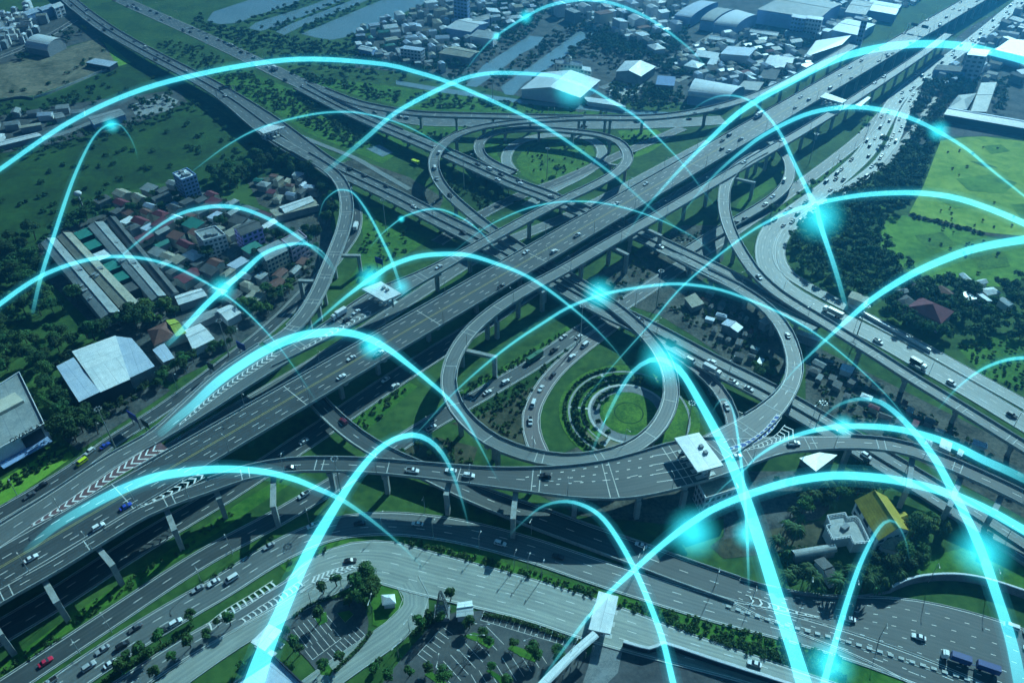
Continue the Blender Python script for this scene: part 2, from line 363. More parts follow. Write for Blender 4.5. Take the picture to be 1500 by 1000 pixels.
def pier(mb, c, rz, w, top, kind):
    """One pier: footing, column(s) and hammerhead cap under a deck of width w whose underside is at `top`."""
    co, si = math.cos(rz), math.sin(rz)
    def sect(x0, x1, y, z0, z1, k=1.0, kk=1.0):           # box across the road from x0 to x1
        V = []
        for z, f in ((z0, k), (z1, kk)):
            xm = (x0 + x1) / 2; hx = (x1 - x0) / 2 * f
            for x, yy in ((xm - hx, -y), (xm + hx, -y), (xm + hx, y), (xm - hx, y)):
                V.append((c[0] - x * si + yy * co, c[1] + x * co + yy * si, z))
        mb.add(V, [(3, 2, 1, 0), (4, 5, 6, 7), (0, 1, 5, 4), (1, 2, 6, 5), (2, 3, 7, 6), (3, 0, 4, 7)])
    if kind == 'portal':
        for s in (-1, 1): sect(s * w * .40 - .9, s * w * .40 + .9, 1.0, -.3, top - 1.5)
        sect(-w * .47, w * .47, 1.1, top - 1.5, top)
    else:
        sect(-1.0, 1.0, .9, -.3, top - 2.4); sect(-w * .36, w * .36, .95, top - 2.4, top - 1.2, .36, 1.0); sect(-w * .36, w * .36, .95, top - 1.2, top)
def add_piers(key, spacing, kind='T', s0=6, deep=1.7):
    p = ROADS[key]; t = [v for v in VIA if v[0] == key][0][2]; d = s0
    while d < p.L - 3:
        for shift in (0, 5, -5, 9, -9):
            q, rz = p.at(min(max(d + shift, 1), p.L - 1)); w = float(np.interp(d, p.S, p.W)); top = q[2] - deep
            x, y, f = proj((q[0], q[1], 0)); ok = top > 2.2
            cols = [(q[0], q[1])] if kind == 'T' else [(q[0] + s * .4 * w * math.sin(rz), q[1] - s * .4 * w * math.cos(rz)) for s in (-1, 1)]
            for k2, r in ROADS.items():
                if k2 == key or not ok: continue
                for cxy in cols:
                    i, o, dd = r.near(cxy)
                    if abs(o) < r.W[i] / 2 + 1.0 and dd < r.W[i] / 2 + 5 and r.P[i, 2] < q[2] - 2.5: ok = False; break
            if ok: break
        if ok and f > 0 and -150 < x < 1650 and -120 < y < 1150:
            mb = MB(); pier(mb, q, rz, w, top, kind); mb.build("pier", M['concrete'], t)
        d += spacing
def ground_road(key, pts, w, m='asphalt', lanes=2, z=.12, step=6, edge=True, kerb=True, dash=(3.5, 8.5), name="road", yellow=None, world=False, mark=True):
    p = Path([(q[0], q[1], 0.0) + tuple(q[2:]) for q in pts], w, step, world, key not in ('TL', 'TL2')); ROADS[key] = p; p.via = False
    z += .006 * len(ROADS)
    o = sheet_mesh(name, p, z, M[m], None, uvoff=len(ROADS) * 2.3); prop(o, kind="structure"); ROADOBJ[key] = o
    hw = halfw(p); mb = MB()
    if mark:
        if edge:
            for s in (1, -1): ribbon(mb, p, lambda d: s * (hw(d) - .7), .22, z + .03)
        for i in range(1, lanes): ribbon(mb, p, (lambda d, f=i / lanes: -(hw(d) - .7) + 2 * (hw(d) - .7) * f), .24, z + .03, dash=dash, s0=random.random() * 8)
        if yellow is not None: ribbon(mb, p, yellow, .24, z + .03, mi=1)
        if mb.v: mb.build("lane_marking", [M['paint'], M['paint_yellow']], o)
    if kerb:
        mb = MB()
        for s in (1, -1): wall_along(mb, p, lambda d: s * (hw(d) + .12), .3, 0, z + .14)
        mb.build("kerb", M['concrete_pale'], o)
    return o, p

# ---- main motorway: a straight elevated deck
a0, a1 = at(252, 656, 15)[:2], at(1056, 200, 15)[:2]; MD = (a1 - a0) / np.linalg.norm(a1 - a0); MR = np.array([MD[1], -MD[0]])
mc = a0 + MR * 10.4
viaduct('M', "wide six-lane elevated motorway crossing the whole interchange diagonally",
        [tuple(mc + MD * d) + (15.0,) for d in (-330, 0, 600, 1500)], 20.8, lanes=3, world=True, step=12, median='yellow', skipL=((0, .172),), skipR=((0, .168),))
viaduct('R2', "elevated slip road with red chevrons beside the motorway's far edge",
        [(-90, 845, 15), (0, 785, 15, 12), (80, 733, 15, 11), (160, 678, 15, 10), (230, 638, 15, 10), (290, 594, 15, 17), (340, 556, 15, 22), (400, 517, 15, 24)], 10.5, lanes=2, skipR=((0, .52),), m='asphalt_mid')
viaduct('RA', "curved elevated ramp bending past the left village to the upper expressway",
        [(392, 505, 15.0), (420, 488, 15), (446, 461, 15), (466, 428, 15), (479, 398, 15), (492, 366, 14.5), (503, 335, 14), (508, 305, 13.5), (504, 278, 13), (492, 258, 12), (472, 242, 11), (440, 223, 10.0), (405, 203, 9.2)], 9.0, lanes=2, m='asphalt_mid', skipL=((0, .06), (.9, 1)), skipR=((.86, 1),))
viaduct('RB', "elevated toll road with small white canopy left of the motorway",
        [(392, 531, 15, 9), (440, 507, 15, 10), (490, 479, 15, 13), (530, 454, 15, 17), (565, 432, 15, 17), (600, 414, 15, 12), (640, 394, 15, 9.5), (690, 366, 15), (740, 338.5, 15), (785, 314, 15), (830, 291, 15), (872, 271, 15), (902, 254, 14.7), (917, 239, 14.2), (919, 225, 13.6), (907, 209, 12.8), (882, 199, 12), (850, 194, 11.2), (800, 190, 10.4), (760, 190, 9.7), (725, 195, 9), (706, 205, 8.6), (701, 217, 8.2), (708, 231, 7.8), (728, 243, 7.6), (752, 253, 7.5)], 8.0, lanes=2, m='asphalt_mid', skipL=((0, .03),), skipR=((.965, 1),))
viaduct('L', "long looping elevated ramp circling both cloverleaf gardens",
        [(905, 172.5, 13), (860, 173, 13.3), (800, 176, 13.8), (750, 180, 14), (700, 188, 14), (662, 202, 14), (642, 220, 13.8), (635, 240, 13.2), (641, 262, 12.3), (657, 284, 11.2), (682, 307, 9.8), (715, 333, 8.2), (750, 356, 7.5), (800, 386, 7.3), (845, 413, 7.4), (885, 439, 7.7), (925, 470, 8.2), (957, 503, 8.8), (976, 535, 9.4), (983, 565, 10), (979, 597, 10.6), (960, 630, 11.2), (927, 655, 11.8), (885, 669, 12.4), (840, 675, 12.8), (800, 672, 13.2), (760, 662, 13.6), (722, 646, 14), (690, 622, 14.4), (667, 594, 14.7), (657, 562, 15), (662, 530, 15.3), (677, 501, 15.5), (702, 473, 15.5), (738, 445, 15.5), (780, 420, 15.5), (830, 393, 15.5), (900, 352, 15.5), (960, 318, 15.5), (1020, 283, 15.5), (1080, 248, 15.5), (1130, 219, 15.5), (1180, 190, 15.5), (1235, 156, 15.3), (1295, 117, 15.1), (1350, 80, 15), (1390, 50, 15)], 8.0, lanes=1, m='asphalt_mid', skipL=((0, .01), (.955, 1)), skipR=((0, .02), ))
viaduct('C', "high curved flyover sweeping right behind the upper cloverleaf",
        [(470, 131, 3), (520, 150, 7), (570, 161, 10), (620, 167.5, 12), (700, 170, 13), (800, 172, 13), (880, 173, 13), (950, 172.5, 13), (1000, 167.5, 13.5), (1050, 158, 14), (1100, 143, 14.5), (1150, 122, 15), (1200, 96, 15), (1250, 66, 15)], 9.5, lanes=2, skipR=((.85, 1),), m='asphalt_mid')
viaduct('E1', "low dual expressway coming from the upper left corner under the motorway",
        [(60, -38, 5, 16), (107, 5, 6, 16), (140, 31, 6.5, 16), (170, 51, 7, 16), (220, 79, 7.5, 16), (300, 121, 8, 17), (345, 149, 8.5, 20), (390, 182, 8.5, 25), (432, 213, 8.5, 24), (480, 241, 8.2, 16), (530, 265, 8), (580, 289, 8), (640, 320, 7.8), (700, 350, 7.5), (760, 383, 7.2), (820, 416, 7.2), (880, 449, 7.2), (940, 478, 7.3), (1000, 510, 7.5), (1050, 537, 7.5), (1100, 562, 7.3), (1150, 589, 6.5), (1200, 618, 5), (1250, 648, 3.2), (1300, 679, 1.6), (1350, 709, .8), (1440, 766, .5), (1520, 818, .5)], 15.0, lanes=2, median='wall', m='asphalt_mid', skipL=(), skipR=((.24, .31),))
viaduct('E2', "low dual carriageway from the upper centre passing beneath the motorway",
        [(440, 127, 3), (500, 158, 5), (560, 185, 7), (610, 206, 7.5), (650, 223, 7.5), (690, 241, 7.5), (750, 268, 7.5), (800, 287, 7.3), (850, 308, 7.2), (900, 329, 7.2), (945, 348, 7.3), (990, 369, 7.6), (1030, 388, 8), (1070, 408, 8.6), (1110, 430, 9.5), (1150, 452, 10.5), (1200, 478, 11.5)], 14.5, lanes=2, median='wall', m='asphalt_mid', skipL=((.29, .38), (.9, 1)), skipR=((.7, .8),))
viaduct('K', "elevated hook ramp curving down to the big toll canopy",
        [(985, 372, 7.8), (1030, 397, 8.6), (1080, 422, 10), (1122, 451, 11.5), (1147, 481, 12.8), (1160, 512, 13.8), (1164, 540, 14.4), (1156, 568, 14.8), (1133, 597, 15, 11), (1098, 625, 15, 14), (1060, 648, 15, 16), (1030, 664, 15, 16)], 8.5, lanes=2, skipL=((0, .12),), skipR=((.84, 1),), m='asphalt_mid')
viaduct('N', "slender elevated ramp with pale joints on the right of the motorway",
        [(1118, 222, 15.4), (1094, 235, 15.3), (1075, 250, 15.2), (1064, 268, 15), (1060, 292, 15), (1063, 318, 14.8), (1072, 344, 14.5), (1086, 370, 14), (1106, 399, 13.5), (1133, 425, 13), (1165, 447, 12.5), (1200, 468, 12), (1240, 493, 11.5), (1285, 521, 11), (1333, 552, 10.5), (1400, 593, 10), (1500, 655, 9), (1580, 705, 8)], 8.0, lanes=2, m='asphalt_mid', skipR=((0, .02),))
viaduct('N2', "short inner ramp dropping from the motorway's right side to the ground",
        [(1128, 208, 11), (1143, 219, 10), (1155, 236, 8.8), (1157, 256, 7.4), (1146, 278, 5.8), (1120, 299, 4), (1082, 322, 2.4), (1045, 344, 1.2), (1010, 366, .6)], 8.0, lanes=1, m='asphalt_mid')
viaduct('R1', "curved elevated slip road feeding the big toll canopy at bottom centre",
        [(-80, 922, 15, 8), (0, 873, 15, 8), (80, 828, 15, 8), (150, 785, 15, 8), (205, 752, 15, 8), (255, 730, 15, 8), (305, 712, 15, 8.5), (360, 693, 15, 8.5), (420, 682, 15, 8.5), (480, 680, 15, 8.5), (540, 682, 15, 8.5), (600, 687, 15, 8.8), (660, 693, 15, 9.5), (720, 699, 15, 11), (780, 703, 15, 14), (840, 705, 15, 18), (900, 702, 15, 22), (950, 692, 15, 24), (1000, 678, 15, 25), (1040, 669, 15, 23), (1090, 660, 15, 17), (1140, 652, 15, 11), (1200, 648.5, 15, 9), (1260, 648, 15, 8.6), (1320, 655, 15, 8.6), (1380, 675, 14.8, 8.6), (1440, 701, 14.4, 8.6), (1500, 730, 14, 8.6), (1570, 770, 13, 8.6), (1680, 832, 11, 8.6)], 8.5, lanes=2, m='asphalt', skipL=((0, .20), (.655, .77)))
viaduct('R3', "curved lower ramp sinking beneath the toll road at bottom centre",
        [(455, 575, 7.0), (475, 598, 7), (500, 622, 6.8), (530, 645, 6.4), (570, 668, 5.8), (620, 690, 5), (680, 717, 4, 10), (740, 741, 3, 11), (800, 763, 2, 12), (860, 785, 1.2, 12), (930, 810, .6, 12.5), (1000, 836, .35, 12.5), (1080, 864, .3, 12.5)], 9.0, lanes=2, m='asphalt')
viaduct('RC', "narrow branch ramp leaving the lower expressway beside the garden",
        [(985, 515, 7.6), (1020, 540, 7.2), (1048, 566, 6.2), (1066, 594, 5), (1074, 622, 3.6), (1076, 650, 2.2), (1070, 680, 1), (1055, 712, .5)], 7.0, lanes=1, m='asphalt_red', skipL=((0, .25),))

# ---- roads on the ground
ground_road('F', [(1560, -48), (1500, -2), (1452, 38), (1412, 70), (1372, 98), (1340, 121), (1312, 148), (1292, 184), (1270, 221), (1240, 251), (1205, 280), (1165, 309), (1134, 334), (1122, 362), (1126, 392), (1145, 418), (1185, 444), (1230, 467), (1290, 497), (1360, 537), (1430, 577), (1500, 619), (1570, 660)], 13, 'asphalt_light', lanes=3)
ground_road('F2', [(1345, 133), (1325, 165), (1312, 200), (1290, 236), (1255, 266), (1212, 292), (1172, 320), (1147, 346), (1140, 372), (1150, 396), (1175, 415), (1220, 440), (1280, 470), (1340, 502), (1400, 536), (1500, 592), (1560, 628)], 8, 'asphalt_light', lanes=2)
ground_road('A', [(-60, 1052), (20, 1000), (150, 914), (290, 822), (400, 762), (480, 715), (560, 667), (620, 627), (700, 581), (780, 534), (850, 486), (920, 442), (990, 395), (1080, 335), (1160, 280), (1230, 228), (1268, 196), (1294, 168)], 9.5, 'asphalt')
ground_road('U', [(-40, 950), (80, 878), (200, 800), (330, 722), (440, 650), (580, 555), (700, 478), (800, 410), (900, 345), (1000, 285), (1100, 225), (1200, 165)], 12, 'asphalt', lanes=3)
ground_road('U2', [(200, 690), (330, 610), (480, 520), (600, 440), (720, 365), (830, 318), (900, 283), (980, 240), (1040, 208)], 9, 'asphalt_mid', lanes=2)
ground_road('B', [(-20, 1090), (70, 1020), (160, 958), (250, 902), (330, 856), (400, 812), (470, 780), (540, 767), (620, 770), (700, 784), (780, 806), (860, 833), (950, 862), (1050, 892), (1150, 918), (1250, 948), (1350, 984), (1430, 1018), (1500, 1050)], 12, 'asphalt_mid', lanes=3)
ground_road('W', [(1075, 864, 12), (1130, 884, 16), (1190, 902, 20), (1260, 918, 27), (1330, 936, 36), (1400, 958, 41), (1480, 986, 43), (1560, 1018, 43)], 30, 'asphalt', lanes=8, dash=(1.6, 5))
ground_road('FL', [(-60, 790), (0, 753), (60, 718), (115, 683), (165, 646), (230, 605), (290, 562), (340, 524), (380, 493), (415, 462), (446, 430), (475, 400), (500, 368), (518, 340), (521, 312), (512, 286), (496, 264), (468, 243), (430, 222)], 8.5, 'asphalt')
ground_road('GR', [(905, 470), (870, 497), (840, 520), (812, 546), (791, 575), (779, 602), (778, 628), (786, 654), (800, 678), (825, 702), (865, 728)], 8.5, 'asphalt_red', lanes=2)
ground_road('E2top', [(120, -32), (178, 0), (240, 28), (300, 55), (390, 98), (440, 122), (500, 146), (560, 166), (620, 178), (700, 179.5), (800, 181), (880, 183), (980, 181), (1060, 176)], 17, 'asphalt_mid', lanes=5, z=.1)
ground_road('IN', [(752, 252), (742, 238), (744, 223), (757, 210), (780, 202), (810, 198), (845, 199), (870, 207), (882, 221), (876, 239), (852, 257), (822, 272), (800, 284), (770, 303)], 8, 'asphalt_light', lanes=1)
ground_road('Q', [(430, 858, 9), (460, 836, 12), (505, 822, 17), (560, 822, 20), (620, 838, 20), (700, 858, 19), (780, 879, 18), (850, 902, 18), (920, 924, 17), (1000, 950, 14), (1080, 974, 12), (1160, 1000, 11), (1260, 1034, 11)], 14, 'asphalt_pale', lanes=4)
ground_road('Q2', [(440, 853), (400, 878), (340, 910), (270, 950), (190, 1002), (120, 1050)], 9, 'asphalt_mid', lanes=2)
ground_road('Q3', [(598, 852, 9), (612, 878), (596, 908), (560, 938), (515, 968), (468, 1002), (410, 1045)], 10, 'asphalt_pale', lanes=2, mark=False)
ground_road('QX', [(520, 842), (470, 866), (420, 893), (370, 921), (320, 953), (250, 1002), (180, 1052)], 8, 'asphalt_pale', lanes=1, mark=False)
ground_road('DR', [(270, 100), (318, 128), (370, 160), (420, 190), (470, 212), (520, 232), (560, 255), (600, 278)], 4.5, 'asphalt_light', lanes=1, kerb=False, mark=False, name="path")
ground_road('GX', [(640, 356), (700, 318), (760, 288), (830, 262), (920, 222), (1000, 188)], 9, 'asphalt_dark', lanes=2)
ground_road('TL', [(-20, 92), (30, 72), (80, 48), (110, 30)], 7, 'asphalt_dark', lanes=2)
ground_road('TL2', [(-20, 220), (40, 208), (90, 197), (140, 178)], 6, 'asphalt_light', lanes=1, mark=False)
ground_road('ST', [(990, 120), (1040, 95), (1090, 62), (1140, 24), (1180, -8)], 6, 'asphalt_mid', lanes=1, mark=False)
ground_road('ST2', [(880, 130), (960, 100), (1020, 66), (1080, 30)], 6, 'asphalt_mid', lanes=1, mark=False)
ground_road('RS', [(1290, 250), (1318, 215), (1345, 180), (1375, 140)], 5, 'asphalt_dark', lanes=1, mark=False, kerb=False)

for key, sp, kind in (('M', 27, 'portal'), ('R2', 28, 'T'), ('RA', 27, 'T'), ('RB', 27, 'T'), ('L', 26, 'T'), ('C', 30, 'T'), ('E1', 26, 'T'), ('E2', 26, 'T'), ('K', 26, 'T'), ('N', 27, 'T'), ('N2', 24, 'T'), ('R3', 26, 'T'), ('RC', 24, 'T')):
    add_piers(key, sp, kind)

def side_pier(key, bx, by):
    p = ROADS[key]; t = [v for v in VIA if v[0] == key][0][2]; b = at(bx, by, 0); i, o, dd = p.near(b); q = p.P[i]; rz = math.atan2(p.T[i, 1], p.T[i, 0]); w = p.W[i]; top = q[2] - 1.7; co, si = math.cos(rz), math.sin(rz); mb = MB()
    def sect(x0, x1, y, za, zb, zc, zd):
        V = []
        for (x, z) in ((x0, za), (x1, zb), (x1, zd), (x0, zc)):
            for yy in (-y, y): V.append((q[0] - x * si + yy * co, q[1] + x * co + yy * si, z))
        mb.add(V, [(0, 2, 4, 6), (7, 5, 3, 1), (0, 1, 3, 2), (2, 3, 5, 4), (4, 5, 7, 6), (6, 7, 1, 0)])
    far = abs(o) > w * .62; s = 1 if o >= 0 else -1; cx = o if far else o * .8
    sect(cx - 1.05, cx + 1.05, 1.0, -.3, -.3, top - (1.5 if far else 2.2), top - (1.5 if far else 2.2))
    x0, x1 = (min(-w * .42 * s, cx + 1.2 * s), max(-w * .42 * s, cx + 1.2 * s)) if far else (-w * .44, w * .44)
    sect(x0, x1, 1.1, top - (1.5 if far else 1.1), top - (1.5 if far else 1.1), top, top)
    if not far: sect(max(cx - 2.6, x0), min(cx + 2.6, x1), 1.0, top - 2.2, top - 2.2, top - 1.08, top - 1.08)
    mb.build("pier", M['concrete'], t)
for key, L in {'R1': [(20, 957), (105, 905), (185, 851), (268, 803), (332, 757), (403, 770), (486, 717), (562, 722), (657, 752), (759, 787), (837, 764), (928, 766), (1008, 748), (1232, 690), (1318, 742), (1372, 766), (1440, 772)], 'L': [(725, 552), (728, 498), (795, 455), (722, 668), (918, 398), (966, 370)], 'RA': [(529, 399), (446, 436), (470, 472)], 'N': [(1098, 293)], 'RB': [(893, 262)], 'M': [(560, 545), (490, 592), (640, 492), (690, 462), (760, 420)]}.items():
    for x, y in L: side_pier(key, x, y)
# pale expansion joints across the decks
for key, sp in (('K', 19), ('N', 24), ('L', 27), ('RA', 25), ('R1', 31), ('C', 30), ('M', 84), ('RB', 28)):
    p = ROADS[key]; t = [v for v in VIA if v[0] == key][0][2]; mb = MB(); z = .05 + .006 * [v[0] for v in VIA].index(key); d = sp * .6
    while d < p.L - 2:
        w = float(np.interp(d, p.S, p.W)) / 2 - .6; s = random.uniform(-.6, .6)
        for dd in ((0,) if key in ('M', 'C') else (0, 3.2)):
            if dd and random.random() < .35: continue
            mb.add([p.at(d + dd, w, z)[0], p.at(d + dd + .38, w, z)[0], p.at(d + dd + .38 + s, -w, z)[0], p.at(d + dd + s, -w, z)[0]], [(3, 2, 1, 0)])
        d += sp
    mb.build("expansion_joint", M['concrete_pale'], t)
# ---- painted chevrons between the diverging lanes
def via_thing(key): return [v for v in VIA if v[0] == key][0][2]
def chevrons(parent, up, lo, z, n, flip=1, mats=('paint',), wd=.9, red=None, tip=1.0):
    """V-shaped marks between two pixel edges (up, lo), pointing along the gore."""
    U = smooth([tuple(at(x, y, z)) for x, y in up], 1)[0]; Lo = smooth([tuple(at(x, y, z)) for x, y in lo], 1)[0]
    f = lambda A, t: np.array([np.interp(t, np.linspace(0, 1, len(A)), A[:, j]) for j in range(3)])
    mb = MB(); zz = z + .19
    if red:
        k = 24; V = []
        for i in range(k + 1): V += [(*f(U, i / k)[:2], zz - .02), (*f(Lo, i / k)[:2], zz - .02)]
        r = MB(); r.add(V, [(2 * i, 2 * i + 1, 2 * i + 3, 2 * i + 2) for i in range(k)]); r.build("gore_surface", M[red], parent)
    for i in range(n):
        t = (i + .5) / n; a, b = f(U, t), f(Lo, t); wdt = np.linalg.norm(a - b); d = (f(U, min(t + .02, 1)) + f(Lo, min(t + .02, 1)) - f(U, t - .02) - f(Lo, t - .02)); d[2] = 0; d /= np.linalg.norm(d)
        m = (a + b) / 2 + d * flip * wdt * .5 * tip
        for p, q in ((a, m), (b, m)):
            V = [(*(p - d * wd / 2)[:2], zz), (*(p + d * wd / 2)[:2], zz), (*(q + d * wd / 2)[:2], zz), (*(q - d * wd / 2)[:2], zz)]
            mb.add(V, [(0, 1, 2, 3)])
    for E in (U, Lo):
        V = []
        for i, p in enumerate(E):
            t = E[min(i + 1, len(E) - 1)] - E[max(i - 1, 0)]; nn = np.array([-t[1], t[0], 0]); nn /= np.linalg.norm(nn) + 1e-9
            V += [(*(p + nn * .13)[:2], zz), (*(p - nn * .13)[:2], zz)]
        mb.add(V, [(2 * i, 2 * i + 1, 2 * i + 3, 2 * i + 2) for i in range(len(E) - 1)])
    return mb.build("gore_marking", M['paint'], parent)
chevrons(via_thing('R2'), [(46, 768), (86, 742), (128, 714), (170, 686), (204, 664), (234, 647)], [(46, 772), (86, 751), (130, 726), (170, 700), (208, 678), (246, 657)], 15, 17, -1, red='paint_red')
chevrons(via_thing('R2'), [(262, 622), (300, 587), (340, 556), (375, 532), (402, 514)], [(262, 624), (304, 592), (345, 562), (382, 538), (410, 519)], 15, 20, -1)
chevrons(via_thing('RB'), [(440, 512), (490, 482), (540, 455)], [(440, 515), (492, 487), (546, 459)], 15, 13, 1)
chevrons(via_thing('R1'), [(206, 741), (240, 722), (270, 704), (292, 694)], [(207, 743), (244, 728), (276, 713), (300, 699)], 15, 8, 1)
chevrons(via_thing('R1'), [(1138, 606), (1120, 628), (1096, 645), (1066, 656)], [(1145, 611), (1127, 634), (1101, 651), (1070, 659)], 15, 11, -1, red='paint_blue')
chevrons(via_thing('R1'), [(1150, 622), (1135, 638), (1106, 653), (1086, 660)], [(1165, 642), (1145, 646), (1114, 655), (1088, 661)], 15, 12, -1, wd=.55, tip=.7)
QR = ROADOBJ['Q']
chevrons(QR, [(458, 845), (490, 833), (520, 827)], [(466, 856), (494, 843), (526, 830)], .28, 9, -1)
chevrons(QR, [(350, 908), (380, 889), (410, 870), (440, 850)], [(356, 913), (386, 896), (416, 878), (447, 856)], .28, 12, 1, tip=.2, wd=.6)
chevrons(QR, [(302, 915), (330, 893), (365, 872), (400, 850)], [(306, 926), (336, 903), (372, 881), (408, 857)], .28, 12, 1, tip=.1, wd=.65)
chevrons(ROADOBJ['W'], [(1092, 871), (1112, 877), (1130, 884), (1170, 896), (1200, 903)], [(1092, 884), (1116, 889), (1140, 893), (1172, 900), (1200, 905)], .28, 8, 1, wd=.8, tip=.6)
p = ROADS['R1']; mb = MB()
for i0, (xa, ya, xb, yb, dash) in enumerate([(770, 699, 960, 668, (1.4, 3.6)), (800, 704, 960, 681, (1.4, 3.6)), (780, 712, 960, 695, (1.4, 3.6)), (955, 668, 1000, 658, None), (955, 681, 1008, 670, None), (955, 695, 1016, 682, None), (962, 706, 1022, 694, None)]):
    q = Path([(xa, ya, 15), ((xa + xb) / 2, (ya + yb) / 2 + 1.5, 15), (xb, yb, 15)], 1, 3); ribbon(mb, q, 0, .42 if dash else .3, .16, dash=dash)
mb.build("lane_marking", [M['paint'], M['paint_yellow']], via_thing('R1'))
# white kerb blocks along the wide carriageway
bl = MB(); pw = Path([(1067, 889, 0), (1150, 916, 0), (1233, 938, 0), (1330, 968, 0), (1440, 1003, 0), (1500, 1024, 0)], 1, 3)
mk = [(d, pw.at(d)) for d in np.arange(0, pw.L, 3.6)]
for d, (p, rz) in mk: bl.box((p[0], p[1], .45), (1.9, 1.1, .6), rz)
o = bl.build("median_kerb", M['concrete_pale']); prop(o, kind="structure")
bl = MB(); wall_along(bl, pw, -1.0, .5, 0, .35); o = bl.build("median_kerb", M['concrete']); prop(o, kind="structure")
# ================================================================== GROUND
def px(pts, z=0): return [tuple(at(p[0], p[1], z)) for p in pts]
g = MB(); g.add([(-4000, -1000, 0), (4000, -1000, 0), (4000, 6000, 0), (-4000, 6000, 0)], [(0, 1, 2, 3)])
prop(g.build("ground", M['ground']), kind="structure")
LAY = [0.0]; POND = []
def sheet(name, pts, m, kind="structure"):
    LAY[0] += .004; z = .012 + LAY[0] * .6
    mb = MB(); P = px(pts)
    if m == 'water' or name == 'pond': POND.append([tuple(p[:2]) for p in P])
    P = P; mb.add([(p[0], p[1], z) for p in P], [tuple(range(len(P)))])
    bm_o = mb.build(name, M[m]); me = bm_o.data
    if me.polygons[0].normal.z < 0: me.flip_normals()
    return prop(bm_o, kind=kind)
M['lot_dark'] = mat('dark_yard_paving', (.030, .037, .045), .85, (.075, .085, .095), .09, 9)
# fields and verges
sheet("field", [(-60, 150), (60, 148), (160, 102), (196, 98), (240, 112), (330, 168), (390, 222), (440, 255), (420, 275), (372, 262), (300, 290), (262, 262), (160, 286), (152, 320), (70, 350), (-60, 460)], 'grass_dark')
sheet("field", [(-20, 97), (60, 82), (142, 57), (158, 72), (172, 97), (120, 116), (50, 140), (-20, 146)], 'soil')
sheet("field", [(152, 62), (160, 66), (192, 92), (172, 98)], 'grass_lime')
sheet("field", [(1378, 206), (1415, 201), (1440, 200), (1540, 212), (1720, 240), (1720, 372), (1540, 350), (1442, 340), (1332, 312), (1353, 272)], 'grass_pale')
sheet("field", [(1298, 318), (1331, 315), (1400, 335), (1452, 348), (1520, 362), (1700, 395), (1680, 440), (1510, 404), (1470, 420), (1400, 418), (1330, 398), (1282, 352)], 'grass_bright')
sheet("field", [(1478, 132), (1540, 118), (1540, 178), (1460, 168)], 'grass_pale')
sheet("field", [(1262, 318), (1300, 258), (1318, 262), (1300, 300), (1284, 330)], 'grass')
sheet("field", [(855, 88), (905, 70), (930, 84), (905, 108), (880, 112)], 'grass_dark')
sheet("field", [(1400, 506), (1470, 490), (1540, 520), (1540, 585), (1440, 550)], 'grass')
sheet("lawn", [(608, 182), (700, 184), (660, 205), (632, 224)], 'grass')
sheet("lawn", [(756, 236), (770, 214), (800, 204), (846, 205), (868, 215), (872, 230), (850, 250), (816, 268), (790, 270), (765, 258)], 'grass_mid')
sheet("lawn", [(706, 205), (740, 194), (745, 206), (728, 226), (742, 246), (715, 226)], 'grass')
sheet("lawn", [(905, 192), (962, 190), (982, 204), (950, 224), (926, 232)], 'grass_bright')
sheet("lawn", [(640, 262), (660, 248), (745, 272), (800, 290), (762, 305), (716, 318), (690, 306)], 'grass_dark')
sheet("lawn", [(524, 300), (556, 306), (600, 335), (624, 354), (600, 370), (560, 398), (520, 424), (508, 414), (524, 390), (532, 345)], 'grass')
sheet("verge", [(410, 108), (520, 120), (700, 142), (860, 160), (960, 164), (880, 168), (700, 165), (600, 160), (530, 142)], 'grass')
sheet("verge", [(300, 135), (330, 90), (420, 128), (520, 165), (600, 214), (560, 240), (450, 195), (380, 150)], 'grass')
sheet("lawn", [(1100, 296), (1126, 280), (1150, 262), (1146, 244), (1128, 262), (1088, 288), (1072, 312)], 'grass')
sheet("verge", [(1095, 330), (1180, 262), (1240, 218), (1275, 165), (1290, 168), (1262, 210), (1215, 256), (1150, 305)], 'grass')
sheet("verge", [(-20, 1012), (120, 914), (260, 824), (330, 790), (340, 798), (270, 838), (130, 930), (-20, 1030)], 'grass_dark')
sheet("verge", [(-20, 990), (100, 904), (230, 818), (350, 736), (470, 664), (480, 672), (360, 752), (240, 832), (110, 918), (-20, 1008)], 'grass')
sheet("verge", [(40, 1018), (160, 942), (280, 860), (400, 784), (405, 790), (290, 870), (170, 952), (60, 1028)], 'grass_dark')
sheet("verge", [(-40, 785), (0, 742), (55, 706), (108, 668), (98, 655), (60, 668), (0, 704), (-40, 735)], 'grass_lime')
sheet("verge", [(390, 808), (440, 800), (520, 780), (600, 786), (700, 812), (830, 850), (960, 884), (1070, 914), (1240, 960), (1340, 1004), (1200, 1010), (1040, 952), (900, 906), (760, 868), (660, 838), (560, 806), (480, 808), (420, 838)], 'grass')
sheet("verge", [(640, 640), (700, 655), (690, 690), (620, 684), (560, 675), (520, 655), (580, 650)], 'soil_dark')
sheet("verge", [(500, 630), (560, 580), (600, 560), (612, 566), (560, 610), (520, 645)], 'grass')
sheet("verge", [(690, 560), (860, 470), (920, 430), (940, 436), (870, 490), (800, 545), (770, 600), (700, 600), (660, 600)], 'grass_dark')
sheet("verge", [(640, 595), (740, 535), (830, 478), (838, 484), (750, 542), (660, 608)], 'grass')
sheet("verge", [(660, 620), (720, 640), (770, 664), (768, 610), (790, 560), (700, 610)], 'soil_dark')
sheet("yard", [(840, 420), (1000, 330), (1060, 330), (1060, 380), (1020, 420), (960, 460)], 'junk')
sheet("yard", [(1010, 420), (1100, 430), (1150, 480), (1160, 530), (1140, 560), (1090, 545), (1020, 495), (955, 455)], 'junk')
